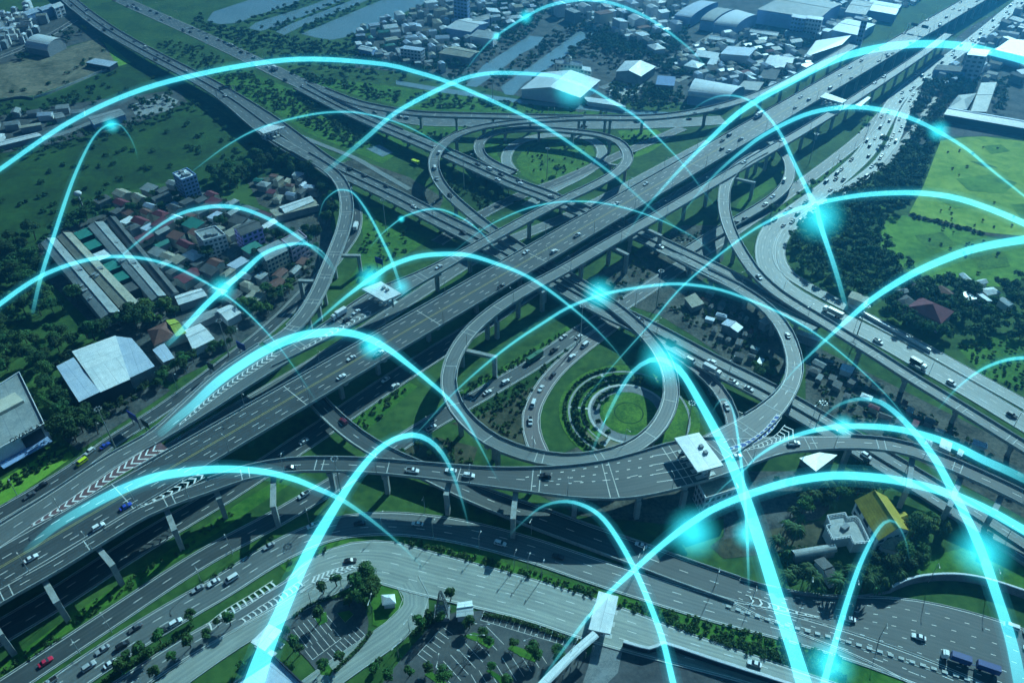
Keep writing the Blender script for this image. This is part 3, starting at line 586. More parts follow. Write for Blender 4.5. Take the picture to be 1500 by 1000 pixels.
sheet("yard", [(1180, 500), (1330, 575), (1480, 650), (1540, 690), (1540, 780), (1420, 715), (1300, 650), (1180, 590)], 'junk')
sheet("yard", [(520, 232), (600, 260), (650, 290), (640, 318), (590, 290), (500, 240)], 'junk')
sheet("yard", [(880, 640), (1000, 640), (1070, 700), (1060, 760), (1000, 770), (850, 755), (740, 700)], 'junk')
sheet("yard", [(1040, 800), (1080, 770), (1150, 770), (1215, 760), (1210, 800), (1120, 812), (1060, 818)], 'soil_dark')
sheet("yard", [(1060, 690), (1190, 690), (1240, 720), (1200, 760), (1060, 790)], 'yard')
sheet("verge", [(1300, 836), (1340, 820), (1420, 800), (1540, 850), (1540, 880), (1430, 850), (1340, 850)], 'grass')
# village floor, left
sheet("yard", [(55, 352), (100, 330), (180, 305), (260, 268), (310, 285), (400, 315), (480, 320), (500, 380), (470, 420), (400, 470), (300, 535), (250, 560), (225, 540), (130, 470), (60, 400)], 'yard')
sheet("yard", [(360, 262), (450, 255), (490, 280), (484, 330), (440, 325), (380, 300)], 'junk')
sheet("yard", [(90, 640), (180, 585), (230, 560), (250, 572), (200, 606), (115, 660)], 'yard')
# urban floor at the top
sheet("yard", [(520, 60), (640, 10), (700, -40), (1260, -60), (1260, 60), (1150, 120), (1020, 150), (900, 150), (850, 165), (640, 110), (520, 100)], 'yard')
sheet("yard", [(1290, 150), (1420, 40), (1560, -30), (1560, 200), (1385, 200), (1330, 220)], 'yard')
sheet("yard", [(-40, 40), (100, 0), (130, 20), (150, 55), (0, 95)], 'yard')
sheet("yard", [(-40, 175), (0, 170), (80, 155), (260, 132), (275, 150), (190, 185), (60, 215), (-40, 232)], 'yard')
sheet("yard", [(895, 122), (945, 112), (940, 130), (915, 156), (890, 152)], 'concrete_pale')
sheet("yard", [(190, 155), (240, 138), (262, 148), (250, 162), (200, 172)], 'concrete')
sheet("yard", [(872, 950), (912, 950), (951, 960), (970, 954), (1050, 980), (1145, 1010), (1160, 1070), (760, 1070), (806, 1010)], 'lot_dark')
sheet("yard", [(868, 944), (900, 938), (912, 952), (905, 985), (880, 1010), (850, 1010), (862, 975)], 'concrete_dark')
sheet("yard", [(215, 345), (250, 330), (300, 335), (350, 395), (300, 425), (262, 425)], 'lot_dark')
for P_ in ([(1400, 262), (1450, 256), (1490, 268), (1470, 284), (1420, 280)], [(1370, 290), (1400, 284), (1430, 300), (1400, 306)], [(1440, 214), (1466, 212), (1480, 222), (1452, 226)], [(1480, 300), (1530, 296), (1540, 318), (1496, 320)]): sheet("field", P_, 'grass_bright')
for P_ in ([(1340, 345), (1380, 340), (1400, 358), (1360, 366)], [(1420, 372), (1470, 366), (1480, 390), (1436, 396)], [(1420, 236), (1440, 238), (1462, 246), (1440, 244)]): sheet("field", P_, 'grass_mid')
sheet("path", [(1331, 313), (1390, 326), (1442, 340), (1520, 352), (1520, 355), (1440, 344), (1388, 330), (1330, 317)], 'soil_dark')
# ponds and the creek
sheet("pond", [(303, 31), (312, 18), (360, 2), (420, -22), (480, -36), (470, -16), (438, 2), (425, 8), (370, 25), (350, 34), (322, 36)], 'water')
sheet("pond", [(364, 42), (374, 34), (392, 28), (450, 10), (520, -16), (540, -14), (480, 10), (410, 38), (382, 46)], 'water')
sheet("pond", [(404, 47), (420, 38), (470, 18), (550, -12), (566, -10), (500, 16), (440, 40), (416, 52)], 'water')
sheet("pond", [(440, 50), (470, 38), (515, 19), (575, -6), (660, -30), (676, -22), (622, 6), (598, 16), (562, 36), (528, 46), (506, 55), (486, 59), (460, 55)], 'water')
sheet("pond", [(682, 126), (708, 96), (740, 76), (774, 53), (798, 55), (794, 64), (764, 79), (720, 113), (698, 128)], 'water')
sheet("pond", [(733, 128), (772, 101), (810, 74), (848, 46), (872, 48), (848, 66), (800, 103), (768, 122), (752, 140), (740, 139)], 'water')
sheet("canal", [(580, 118), (640, 128), (760, 146), (900, 160), (1000, 166), (1000, 171), (900, 166), (760, 152), (640, 135), (580, 124)], 'water')
sheet("pond", [(536, 218), (556, 212), (576, 224), (560, 230)], 'water')
# ------------------------------------------------------------------ round garden (rings of hedge, lawn and paving)
GC = at(921, 605)[:2]
def ring(r0, r1, z, m, name, parent=None, a0=0, a1=360, sq=1.06):
    mb = MB(); n = max(8, int((a1 - a0) / 5)); V = []
    for i in range(n + 1):
        a = R(a0 + (a1 - a0) * i / n)
        for r in (r0, r1): V.append((GC[0] + r * math.cos(a), GC[1] + r * math.sin(a) * sq, z))
    mb.add(V, [(2 * i, 2 * i + 1, 2 * i + 3, 2 * i + 2) for i in range(n)])
    o = mb.build(name, M[m]); prop(o, kind="structure"); return o
ring(.0, 34, .16, 'grass_mid', "garden_lawn"); ring(0.0, 20, .20, 'concrete_dark', "garden_paving")
ring(0.0, 14.2, .24, 'grass', "garden_lawn"); ring(0, 12.6, .25, 'grass_mid', "garden_lawn"); ring(6.6, 7.2, .26, 'grass_dark', "garden_lawn")
ring(18.6, 19.8, .28, 'concrete_pale', "garden_path"); ring(28.5, 29.6, .22, 'concrete', "garden_path"); ring(22.6, 23.3, .22, 'concrete', "garden_path", a0=120, a1=250)
for a0, a1 in ((140, 205), (205, 228), (20, 120)): ring(24.2, 27.4, .24, 'soil' if a0 == 205 else 'grass', "garden_lawn", a0=a0, a1=a1)
ring(20.4, 28.2, .245, 'soil', "garden_paving", a0=225, a1=262)
def hedge(r, a0, a1, h=1.0, wd=1.0):
    mb = MB(); n = int((a1 - a0) / 3)
    for i in range(n):
        for k in range(9):
            a = R(a0 + (a1 - a0) * (i + random.random()) / n); rr = r + random.uniform(-wd, wd) * .5; z = random.uniform(.2, h)
            s = random.uniform(.35, .7); c = Vector((GC[0] + rr * math.cos(a), GC[1] + rr * math.sin(a) * 1.06, z + .2))
            q = Matrix.Rotation(random.random() * 6, 3, 'Z') @ Matrix.Rotation(random.random() * 3, 3, 'X')
            mb.add([c + q @ Vector(v) * s for v in ((-1, -1, 0), (1, -1, 0), (1, 1, .4), (-1, 1, 0))], [(0, 1, 2, 3)])
    o = mb.build("hedge", M['shrub'], loc=(GC[0] + r * math.cos(R(a0)), GC[1] + r * math.sin(R(a0)), 0)); prop(o, None, "hedge", "clipped hedges of the round garden"); numbered(o, "curved clipped", "hedge", "ringing the round garden lawn"); return o
for r in (22, 25.5, 31): 
    for a0 in ((-30, 30) if r < 30 else (0,)): hedge(r, a0 + 75, a0 + 75 + 100) if r < 30 else hedge(r, 95, 265)
hedge(16.4, 100, 170); hedge(27.0, 120, 250); hedge(24, 250, 300); hedge(24, 20, 95)
for ang in (112, 172, 236):
    mb = MB(); a = R(ang); d = np.array([math.cos(a), math.sin(a) * 1.06]); n_ = np.array([-d[1], d[0]])
    mb.add([(*(GC + d * 19.5 + n_ * .6), .27), (*(GC + d * 19.5 - n_ * .6), .27), (*(GC + d * 29 - n_ * .6), .27), (*(GC + d * 29 + n_ * .6), .27)], [(0, 1, 2, 3)]); prop(mb.build("garden_path", M['concrete_pale']), kind="structure")
# ------------------------------------------------------------------ car parks with bays and islands
def carpark(pts, name="car_park", m='asphalt_dark'):
    LAY[0] += .004; z = .02 + LAY[0] * .6; mb = MB(); P = px(pts); mb.add([(p[0], p[1], z) for p in P], [tuple(range(len(P)))])
    o = mb.build(name, M['lot']); 
    if o.data.polygons[0].normal.z < 0: o.data.flip_normals()
    return prop(o, kind="structure"), z
M['lot'] = mat('car_park_asphalt', (.042, .05, .056), .8, (.085, .096, .10), .1, 9)
cp1, z1 = carpark([(420, 900), (450, 885), (490, 875), (520, 872), (535, 888), (540, 910), (538, 930), (520, 952), (495, 975), (470, 990), (452, 968), (430, 945), (410, 930)])
cp2, z2 = carpark([(640, 905), (668, 896), (708, 894), (760, 906), (830, 930), (862, 945), (850, 975), (800, 1060), (560, 1060), (560, 1000), (600, 950)])
sheet("lawn", [(395, 888), (440, 868), (490, 852), (530, 848), (565, 852), (592, 862), (600, 882), (590, 905), (560, 920), (546, 915), (546, 890), (530, 868), (500, 868), (450, 880), (415, 900)], 'grass')
def bays(a, b, n, depth, parent, z, back=1):
    """n parking-bay lines between pixel points a and b."""
    A, B = np.array(at(*a)), np.array(at(*b)); d = (B - A); L = np.linalg.norm(d); d /= L; nn = np.array([-d[1], d[0], 0]) * back; mb = MB()
    for i in range(n + 1):
        p = A + d * L * i / n; q = p + nn * depth
        V = [p - d * .08, p + d * .08, q + d * .08, q - d * .08]; mb.add([(v[0], v[1], z + .03) for v in V], [(0, 1, 2, 3)])
    V = [A - nn * .07, B - nn * .07, B + nn * .07, A + nn * .07]; mb.add([(v[0], v[1], z + .035) for v in V], [(0, 1, 2, 3)])
    mb.build("bay_marking", M['paint'], parent)
bays((704, 908), (824, 944), 13, 5.2, cp2, z2); bays((640, 1000), (725, 930), 8, 5, cp2, z2); bays((640, 1000), (725, 930), 8, 5, cp2, z2, -1)
bays((700, 1005), (790, 955), 8, 5, cp2, z2); bays((700, 1005), (790, 955), 8, 5, cp2, z2, -1); bays((612, 958), (648, 918), 6, 5, cp2, z2, -1)
bays((440, 935), (482, 905), 6, 5, cp1, z1); bays((440, 935), (482, 905), 6, 5, cp1, z1, -1); bays((492, 968), (535, 930), 7, 5, cp1, z1, 1); bays((458, 966), (500, 935), 5, 5, cp1, z1)
def island(pts):
    P = px(pts); mb = MB(); mb.prism([(p[0], p[1]) for p in P][::-1], 0, .3, 0, 1); o = mb.build("planted_island", [M['concrete_pale'], M['grass']]); prop(o, kind="structure")
for I in ([(678, 932), (694, 926), (724, 937), (724, 943), (716, 950), (700, 940)], [(744, 950), (750, 944), (766, 950), (788, 958), (784, 970), (764, 962)], [(622, 988), (630, 982), (660, 1004), (660, 1014)],
          [(712, 982), (718, 980), (742, 996), (740, 1006)], [(458, 900), (478, 896), (480, 910), (468, 916)], [(494, 898), (512, 894), (518, 900), (506, 912)], [(466, 970), (474, 964), (488, 982), (484, 990), (470, 988)], [(812, 972), (820, 966), (830, 975), (824, 980)]): island(I)
# ================================================================== BUILDINGS
FOOT = []                                        # footprints (world xy centre, radius) to keep scattered things apart
def free(p, r): return all((p[0] - q[0]) ** 2 + (p[1] - q[1]) ** 2 > (r + q[2]) ** 2 for q in FOOT)
def on_road(p, r):
    for k, rd in ROADS.items():
        i, o, d = rd.near(p)
        if d < rd.W[i] / 2 + r: return True
    return False
def foot(P):
    m = [(P[i] + P[(i + 1) % 4]) / 2 for i in range(4)]; u, v = m[0] - m[2], m[1] - m[3]
    if np.linalg.norm(u) < np.linalg.norm(v): u, v = v, u
    L, S = np.linalg.norm(u), np.linalg.norm(v) + .1; n = max(1, int(round(L / S * 1.3))); c = sum(P) / 4
    for i in range(n): q = c + u * ((i + .5) / n - .5); FOOT.append((q[0], q[1], S * .56))
def building(name, label, cat, corners, h, roof='flat', rm='roof_white', wm='wall_white', rise=2.5, world=False, wins=None, eave=.5, group=None, parapet=0, ridge=True, units=0, num=None, z0=0.0):
    """corners: four roof corners a, b, c, d in photo pixels seen at eave height h (ridge runs parallel to a-b)."""
    P = [np.array(p[:2]) if world else at(p[0], p[1], h)[:2] for p in corners]
    ar = sum(P[i][0] * P[(i + 1) % 4][1] - P[(i + 1) % 4][0] * P[i][1] for i in range(4))
    if ar < 0: P = [P[1], P[0], P[3], P[2]]
    c = sum(P) / 4; t = empty(name, (c[0], c[1], z0)); foot(P)
    if num: numbered(t, *num); prop(t, None, cat, group)
    else: prop(t, label, cat, group)
    wall = MB(); ro = MB(); A, B, C, D = P
    def out(e): return [p + (p - c) / np.linalg.norm(p - c) * e * 1.4 for p in P]
    if roof == 'flat':
        wall.prism([tuple(p) for p in P], z0 - .2, h, 0)
        ro.prism([tuple(p) for p in out(eave if not parapet else -.25)], h - (.02 if parapet else .15), h + .15, 0)
        if parapet:
            q = out(.05); i_ = out(-.35)
            for k in range(4):
                a, b, b2, a2 = q[k], q[(k + 1) % 4], i_[(k + 1) % 4], i_[k]
                wall.prism([tuple(a), tuple(b), tuple(b2), tuple(a2)], h - .3, h + parapet)
    else:
        E0 = out(eave); m1, m2 = (E0[1] + E0[2]) / 2, (E0[3] + E0[0]) / 2; w1, w2 = (B + C) / 2, (D + A) / 2
        if roof == 'gable':
            wall.prism([tuple(p) for p in P], z0 - .2, h)
            wall.add([(*B, h), (*C, h), (*w1, h + rise)], [(0, 1, 2)]); wall.add([(*D, h), (*A, h), (*w2, h + rise)], [(0, 1, 2)])
            zt = h + rise + .1; ze = h - .1
            V = [(*E0[0], ze), (*E0[1], ze), (*E0[2], ze), (*E0[3], ze), (*m1, zt), (*m2, zt)]; V += [(v[0], v[1], v[2] + .25) for v in V]
            ro.add(V, [(6, 7, 10, 11), (8, 9, 11, 10), (5, 4, 1, 0), (4, 5, 3, 2), (0, 1, 7, 6), (2, 3, 9, 8), (1, 4, 10, 7), (4, 2, 8, 10), (3, 5, 11, 9), (5, 0, 6, 11)])
            if ridge: ro.tube([(*m1, zt + .25), (*m2, zt + .25)], .3, 5)
        elif roof == 'hip':
            wall.prism([tuple(p) for p in P], z0 - .2, h)
            L = np.linalg.norm(m1 - m2); wv = np.linalg.norm(E0[1] - E0[2]); k = min(.45, wv * .45 / L)
            r1, r2 = m1 + (m2 - m1) * k, m2 + (m1 - m2) * k; zt = h + rise
            V = [(*E0[0], h), (*E0[1], h), (*E0[2], h), (*E0[3], h), (*r1, zt), (*r2, zt)] + [(*p, h - .25) for p in E0]
            ro.add(V, [(0, 1, 4, 5), (1, 2, 4), (2, 3, 5, 4), (3, 0, 5), (6, 7, 1, 0), (7, 8, 2, 1), (8, 9, 3, 2), (9, 6, 0, 3), (9, 8, 7, 6)])
        elif roof == 'barrel':
            wall.prism([tuple(p) for p in P], z0 - .2, h); n = 12; V = []; G = [[], []]
            for i in range(n + 1):
                a = math.pi * i / n; f = (1 - math.cos(a)) / 2; z = h - .05 + rise * math.sin(a)
                V += [(*(E0[0] + (E0[3] - E0[0]) * f), z), (*(E0[1] + (E0[2] - E0[1]) * f), z)]
                G[0].append((*(A + (D - A) * f), z)); G[1].append((*(B + (C - B) * f), z))
            ro.add(V, [(2 * i, 2 * i + 1, 2 * i + 3, 2 * i + 2) for i in range(n)])
            wall.add(G[0], [tuple(range(n + 1))]); wall.add(G[1], [tuple(range(n + 1))[::-1]])
        elif roof == 'shed':
            V = [(*p, z0 - .2) for p in P] + [(*A, h), (*B, h), (*C, h + rise), (*D, h + rise)]
            wall.add(V, [(0, 1, 5, 4), (1, 2, 6, 5), (2, 3, 7, 6), (3, 0, 4, 7)])
            zz = [h, h, h + rise, h + rise]; V = [(*E0[i], zz[i]) for i in range(4)] + [(*E0[i], zz[i] + .2) for i in range(4)]
            ro.add(V, [(4, 5, 6, 7), (3, 2, 1, 0), (0, 1, 5, 4), (1, 2, 6, 5), (2, 3, 7, 6), (3, 0, 4, 7)])
    wo = wall.build("wall", M[wm], t); rr = ro.build("roof", M[rm], t, uv=True)
    if wins:                                     # (floors, windows on the long side, on the short side, sides)
        nf, nl, ns, sides = wins; base = None; fh = (h - z0) / nf
        for k in sides:
            a, b = P[k], P[(k + 1) % 4]; d = b - a; L = np.linalg.norm(d); d /= L; rz = math.atan2(d[1], d[0]); cnt = nl if k % 2 == 0 else ns; nrm = np.array([d[1], -d[0]])
            ww = L / cnt * .58; key = round(ww, 1)
            for f in range(nf):
                for i in range(cnt):
                    p = a + d * L * (i + .5) / cnt + nrm * .04; z = z0 + fh * (f + .55)
                    if base is None or base[0] != key:
                        mb = MB(); mb.box((0, 0, 0), (ww, .16, fh * .45), mi=0); mb.box((0, -.12, -fh * .25), (ww + .3, .5, .12), mi=1)
                        ob = mb.build("window", [M['glass'], M[wm]], None, local=True); ob.parent = t; base = (key, ob)
                    else: ob = base[1].copy(); COL.objects.link(ob); ob.parent = t
                    ob.location = (p[0] - t.location[0], p[1] - t.location[1], z - z0); ob.rotation_euler = (0, 0, rz)
    for u in range(units):
        f1, f2 = random.uniform(.2, .8), random.uniform(.2, .8); p = A + (B - A) * f1 + (D - A) * f2
        mb = MB(); s = random.uniform(1.5, 3); mb.box((p[0], p[1], h + .15 + s * .3), (s, s * 1.3, s * .6), math.atan2(*(B - A)[::-1])); mb.build("roof_unit", M['wall_grey'], t)
    return t, P
def quad(a, b, d): return [a, b, (b[0] + d[0] - a[0], b[1] + d[1] - a[1]), d]
# ---- left side
building("warehouse", "large white flat-roofed warehouse with stepped corner beside the left frontage road", "warehouse", [(106, 515), (169, 492), (190, 555), (147, 574)], 9, 'gable', 'roof_white', 'wall_dark', .5, ridge=False, eave=.25)
building("warehouse_annex", "pale-blue low-pitched bay along the white warehouse's left side", "warehouse", [(83, 537), (108, 524), (147, 574), (116, 589)], 8.8, 'shed', 'roof_blue', 'wall_dark', .3, eave=.2)
building("warehouse_annex", "pale annex with blue-grey roof panel attached to the white warehouse", "warehouse", [(170, 493), (193, 496), (226, 536), (190, 553)], 8, 'gable', 'roof_blue', 'wall_grey', .5, ridge=False, eave=.3)
t, P = building("store_building", "grey flat-roofed store with raised letters, cut by the left frame edge", "store", [(-60, 602), (29, 546), (66, 622), (-25, 672)], 9, 'flat', 'roof_grey', 'wall_white', parapet=1.0, eave=.2)
# the long low front with its dark entrance, canopy and lettering (side between the last two corners)
def facade(t, P, k, h):
    a, b = P[k], P[(k + 1) % 4]; d = (b - a) / np.linalg.norm(b - a); n = np.array([d[1], -d[0]]); L = np.linalg.norm(b - a); rz = math.atan2(d[1], d[0])
    return a, d, n, L, rz
best = max(range(4), key=lambda k: -((P[k] + P[(k + 1) % 4]) / 2)[1] + 0.2 * ((P[k] + P[(k + 1) % 4]) / 2)[0])
a, d, n, L, rz = facade(t, P, best, 9)
e = a + d * (L * .76); mb = MB(); mb.box((*(e + n * .15), 5.2), (9, .5, 7.2), rz); mb.build("entrance", M['glass'], t)
mb = MB(); mb.box((*(a + d * L * .55 + n * 2.6), 2.6), (L * .8, 5, .35), rz); mb.build("canopy", M['wall_blue'], t)
cu = bpy.data.curves.new("lettering", 'FONT'); cu.body = "OIVANS ATE"; cu.size = 3.0; cu.extrude = .12; cu.align_x = 'CENTER'
fo = bpy.data.objects.new("tmp_font", cu); COL.objects.link(fo); bpy.context.view_layer.update()
me = bpy.data.meshes.new_from_object(fo.evaluated_get(bpy.context.evaluated_depsgraph_get())); bpy.data.objects.remove(fo)
me.materials.clear(); me.materials.append(M['wall_dark']); lo = bpy.data.objects.new("lettering", me); COL.objects.link(lo); lo.parent = t
pp = a + d * L * .74 + n * .35; lo.location = (pp[0] - t.location[0], pp[1] - t.location[1], 9.6); lo.rotation_euler = (R(90), 0, rz)
mb = MB(); q = P[0] + (P[2] - P[0]) * .42; mb.box((*q, 9.9), (14, 9, 1.6), rz); mb.build("roof_room", M['wall_cream'], t)
building("factory_hall", "long grey factory hall at the wood's edge, outermost of the left rows", "factory hall", [(82, 349), (176, 456), (148, 466), (60, 357)], 7, 'gable', 'roof_grey', 'wall_grey', 1.6, units=5)
building("factory_hall", "long weathered tan factory hall with peeling roof, left of the village", "factory hall", [(105, 341), (206, 446), (178, 455), (84, 348)], 7, 'gable', 'roof_tan', 'wall_grey', 1.6, units=3)
for i, (rm, wd) in enumerate([('roof_green', 'dull green'), ('roof_green', 'dull green'), ('roof_white', 'white'), ('roof_green', 'dull green'), ('roof_green', 'dull green'), ('roof_dark', 'dark')]):
    lp = lambda A, B, t: (A[0] + (B[0] - A[0]) * t, A[1] + (B[1] - A[1]) * t); L0, L1, R0, R1 = (108, 341), (194, 433), (127, 333), (214, 425); u, v = i / 6 + .01, i / 6 + .115
    building("factory_bay", None, "factory bay", [lp(L0, L1, u), lp(R0, R1, u), lp(R0, R1, v), lp(L0, L1, v)], 6, 'shed', rm, 'wall_dark', .5, num=(wd + "-roofed", "factory bay", "between the tan and grey halls"), group="bays between the factory halls")
building("factory_hall", "narrow dark-roofed hall on the village side of the factory", "factory hall", [(170, 318), (262, 428), (248, 434), (156, 322)], 6, 'gable', 'roof_dark', 'wall_grey', 1.2)
building("factory_hall", "long grey factory hall along the village side of the green-roofed hall", "factory hall", [(152, 325), (243, 432), (222, 440), (129, 332)], 7, 'gable', 'roof_grey', 'wall_grey', 1.2, units=4)
building("factory_porch", "low grey porch with openings at the lower end of the tan hall", "porch", [(150, 463), (205, 437), (208, 446), (158, 470)], 4, 'flat', 'roof_grey', 'wall_white', parapet=.5)
building("shed", "small white gabled shed left of the curved ramp", "shed", [(318, 455), (336, 447), (352, 458), (333, 469)], 5, 'gable', 'roof_white', 'wall_white', 1)
building("shed", "white gabled shed beside the brown-roofed house", "shed", [(270, 485), (293, 475), (313, 496), (283, 511)], 5, 'gable', 'roof_white', 'wall_white', 1.3)
building("shed", "wide white sheet-roofed shed between house roofs", "shed", [(257, 434), (293, 423), (302, 433), (263, 446)], 5, 'gable', 'roof_white', 'wall_grey', .8)
building("shed", "small pale-blue roofed shed at the right end of the warehouse", "shed", [(225, 513), (240, 503), (255, 525), (240, 531)], 5, 'shed', 'roof_blue', 'wall_grey', .6)
building("shed", "low grey lean-to joining two white sheds", "shed", [(268, 472), (318, 451), (322, 460), (276, 482)], 3.5, 'shed', 'roof_grey', 'wall_grey', .5)
building("house", "brown-roofed house right of the white warehouse", "house", [(217, 484), (244, 471), (258, 492), (226, 505)], 6, 'hip', 'roof_brown', 'wall_cream', 3)
building("house", "house with lime-yellow roof slope beside the brown roof", "house", [(244, 470), (256, 468), (272, 487), (258, 492)], 6, 'gable', 'roof_lime', 'wall_cream', 2)
building("apartment_block", "slim pale-blue six-storey block at the edge of the dark field", "apartment block", [(253, 255), (274, 247), (288, 257), (266, 265)], 17, 'flat', 'roof_white', 'wall_blue', wins=(6, 4, 3, (0, 1, 2, 3)), parapet=.9, units=3)
building("apartment_block", "white five-storey block left of the lilac block", "apartment block", [(285, 340), (316, 332), (331, 345), (298, 354)], 14, 'flat', 'roof_grey', 'wall_white', wins=(5, 5, 3, (0, 1, 2, 3)), parapet=.9, units=2)
building("apartment_block", "lilac four-storey block in the left village", "apartment block", [(342, 334), (370, 323), (384, 333), (354, 345)], 13, 'gable', 'roof_dark', 'wall_purple', 1.6, wins=(4, 4, 3, (0, 1, 2, 3)))
building("apartment_block", "cream apartment block with rows of dark openings below the lilac block", "apartment block", [(378, 366), (407, 352), (422, 366), (390, 382)], 12, 'gable', 'roof_grey', 'wall_cream', 1.5, wins=(4, 6, 3, (0, 1, 2, 3)))
building("apartment_block", "dull pink block with grey roof beside the curved ramp", "apartment block", [(412, 352), (438, 338), (450, 348), (426, 363)], 13, 'flat', 'roof_grey', 'wall_pink', wins=(4, 4, 3, (0, 1, 2, 3)), parapet=.7)
building("long_shed", "long white-roofed shed under trees left of the curved ramp", "shed", [(410, 303), (454, 288), (459, 295), (418, 312)], 5, 'gable', 'roof_white', 'wall_grey', .8)
building("long_shed", "long tan-roofed shed below the white-roofed one near the ramp", "shed", [(396, 308), (460, 293), (466, 302), (405, 318)], 4, 'shed', 'roof_tan', 'wall_grey', .6)
building("field_hall", "grey-roofed hall in the dark field under a glowing arc", "hall", [(130, 172), (174, 160), (183, 168), (138, 183)], 6, 'gable', 'roof_grey', 'wall_blue', .8)
building("field_house", "small grey house on the left edge of the field", "house", [(78, 167), (90, 165), (95, 171), (82, 174)], 4, 'gable', 'roof_grey', 'wall_cream', 1)
building("field_shed", "long cream-roofed shed along the left field lane", "shed", [(28, 185), (58, 180), (60, 184), (30, 189)], 4, 'shed', 'roof_tan', 'wall_grey', .5)
building("field_shed", "long low white shed at the left frame edge", "shed", [(-20, 212), (52, 195), (60, 199), (-20, 219)], 4, 'gable', 'roof_white', 'wall_grey', .7)
building("aircraft_hangar", "arched pale hangar beside the brown yard at upper left", "hangar", [(38, 69), (70, 75), (95, 62), (66, 56)], 6, 'barrel', 'roof_white', 'wall_grey', 7)
building("yard_shed", "dark-blue open shed at the right end of the brown yard", "shed", [(126, 92), (140, 86), (172, 92), (160, 99)], 4, 'shed', 'roof_blue', 'wall_dark', .6)
t, P = building("billboard_building", "blue block with a white ring sign at upper left", "building", [(56, 12), (74, 6), (80, 10), (62, 16)], 9, 'flat', 'roof_blue', 'wall_blue')
k = min(range(4), key=lambda k: ((P[k] + P[(k + 1) % 4]) / 2)[1]); a, d, n, L, rz = facade(t, P, k, 9); mb = MB(); c = a + d * L / 2 + n * .25; V = []
for i in range(24):
    an = 2 * math.pi * i / 24
    for r in (1.6, 3.0): V.append((*(c + d * r * math.cos(an)), 5 + r * math.sin(an)))
mb.add(V, [(2 * i, 2 * i + 1, (2 * i + 3) % 48, (2 * i + 2) % 48) for i in range(24)]); mb.build("ring_sign", M['paint'], t)
t, P = building("billboard_building", "blue shop block with pale panels left of the ring sign", "building", [(34, 18), (56, 10), (60, 16), (40, 23)], 8, 'flat', 'roof_blue', 'wall_blue')
k = min(range(4), key=lambda k: ((P[k] + P[(k + 1) % 4]) / 2)[1]); a, d, n, L, rz = facade(t, P, k, 8); mb = MB(); mb.box((*(a + d * L * .5 + n * .15), 4.6), (L * .5, .3, 3.4), rz); mb.build("sign_panel", M['paint'], t)
building("office_block", "white cube office beside the upper-left expressway", "office", [(75, 8), (88, 3), (93, 8), (80, 13)], 11, 'flat', 'roof_white', 'wall_white', wins=(3, 2, 2, (0, 1, 2, 3)))
# ---- right side
building("temple_hall", "large house with dark red hipped roof among the right-hand trees", "house", [(1330, 450), (1350, 436), (1396, 456), (1378, 473)], 7, 'hip', 'roof_red', 'wall_pink', 4.5)
building("temple_porch", "grey-roofed side wing behind the dark red hipped roof", "house", [(1312, 440), (1328, 432), (1340, 442), (1326, 450)], 5, 'hip', 'roof_dark', 'wall_pink', 2)
building("garden_hall", "cream hall with pale front at the edge of the right-hand trees", "hall", [(1249, 427), (1272, 436), (1268, 446), (1243, 437)], 5, 'shed', 'roof_tan', 'wall_cream', .8)
t, P = building("golden_house", "villa with golden gabled roof among palms at lower right", "villa", [(1299, 729), (1332, 776), (1287, 790), (1254, 734)], 7.5, 'gable', 'roof_gold', 'wall_white', 5, wins=(2, 3, 4, (0, 1, 2, 3)))
# make ridge run along the long axis: side wing and round bay
W2 = [at(1304, 757, 6)[:2], at(1324, 751, 6)[:2], at(1330, 768, 6)[:2], at(1310, 776, 6)[:2]]
mb = MB(); mb.prism([tuple(p) for p in W2][::-1], -.1, 6); mb.build("wing_wall", M['wall_white'], t); mb = MB(); c = sum(W2) / 4
V = [(*(p + (p - c) * .2), 5.9) for p in W2] + [(*((W2[0] + W2[3]) / 2), 8.6), (*((W2[1] + W2[2]) / 2), 8.6)]
mb.add(V, [(0, 1, 5, 4), (3, 4, 5, 2), (1, 2, 5), (0, 4, 3)]); mb.build("wing_roof", M['roof_gold'], t, uv=True)
c = at(1302, 792, 3)[:2]; mb = MB(); mb.tube([(*c, -.1), (*c, 4)], 5.2, 8); mb.build("bay_wall", M['wall_white'], t); mb = MB(); mb.tube([(*c, 4.02), (*c, 4.3), (*c, 6.4)], [6, 6, .3], 8); mb.build("bay_roof", M['roof_tan'], t, uv=True)
# flat white terrace block with crenellated parapet
pts = [(1211, 757), (1237, 753), (1240, 760), (1252, 758), (1258, 764), (1273, 795), (1250, 797), (1245, 787), (1219, 791), (1209, 772), (1216, 770)]
tp = [at(x, y, 5.5)[:2] for x, y in pts]; c = sum(tp) / len(tp); t = empty("terrace_house", (c[0], c[1], 0)); prop(t, "stepped flat-roofed white house with railed terrace beside the golden roof", "house"); FOOT.append((c[0], c[1], 14))
mb = MB(); mb.prism([tuple(p) for p in tp][::-1], -.1, 5.5); mb.build("wall", M['wall_white'], t)
mb = MB(); mb.prism([tuple(p + (c - p) * .04) for p in tp][::-1], 5.4, 5.62); mb.build("roof", M['roof_grey'], t, uv=True); mb = MB()
for i, p in enumerate(tp):
    q = tp[(i + 1) % len(tp)]; L = np.linalg.norm(q - p); d = (q - p) / L; rz = math.atan2(d[1], d[0]); m = (p + q) / 2
    mb.box((*m, 6.75), (L, .3, .3), rz); mb.box((*m, 5.75), (L, .25, .3), rz); k = int(L / 1.4) + 1
    for j in range(k + 1): mb.box((*(p + d * L * j / k), 6.2), (.3, .3, .7), rz)
mb.build("railing", M['wall_white'], t); mb = MB(); mb.box((*c, 6.2), (3.4, 2, 1.1), .6); mb.build("roof_unit", M['wall_grey'], t)
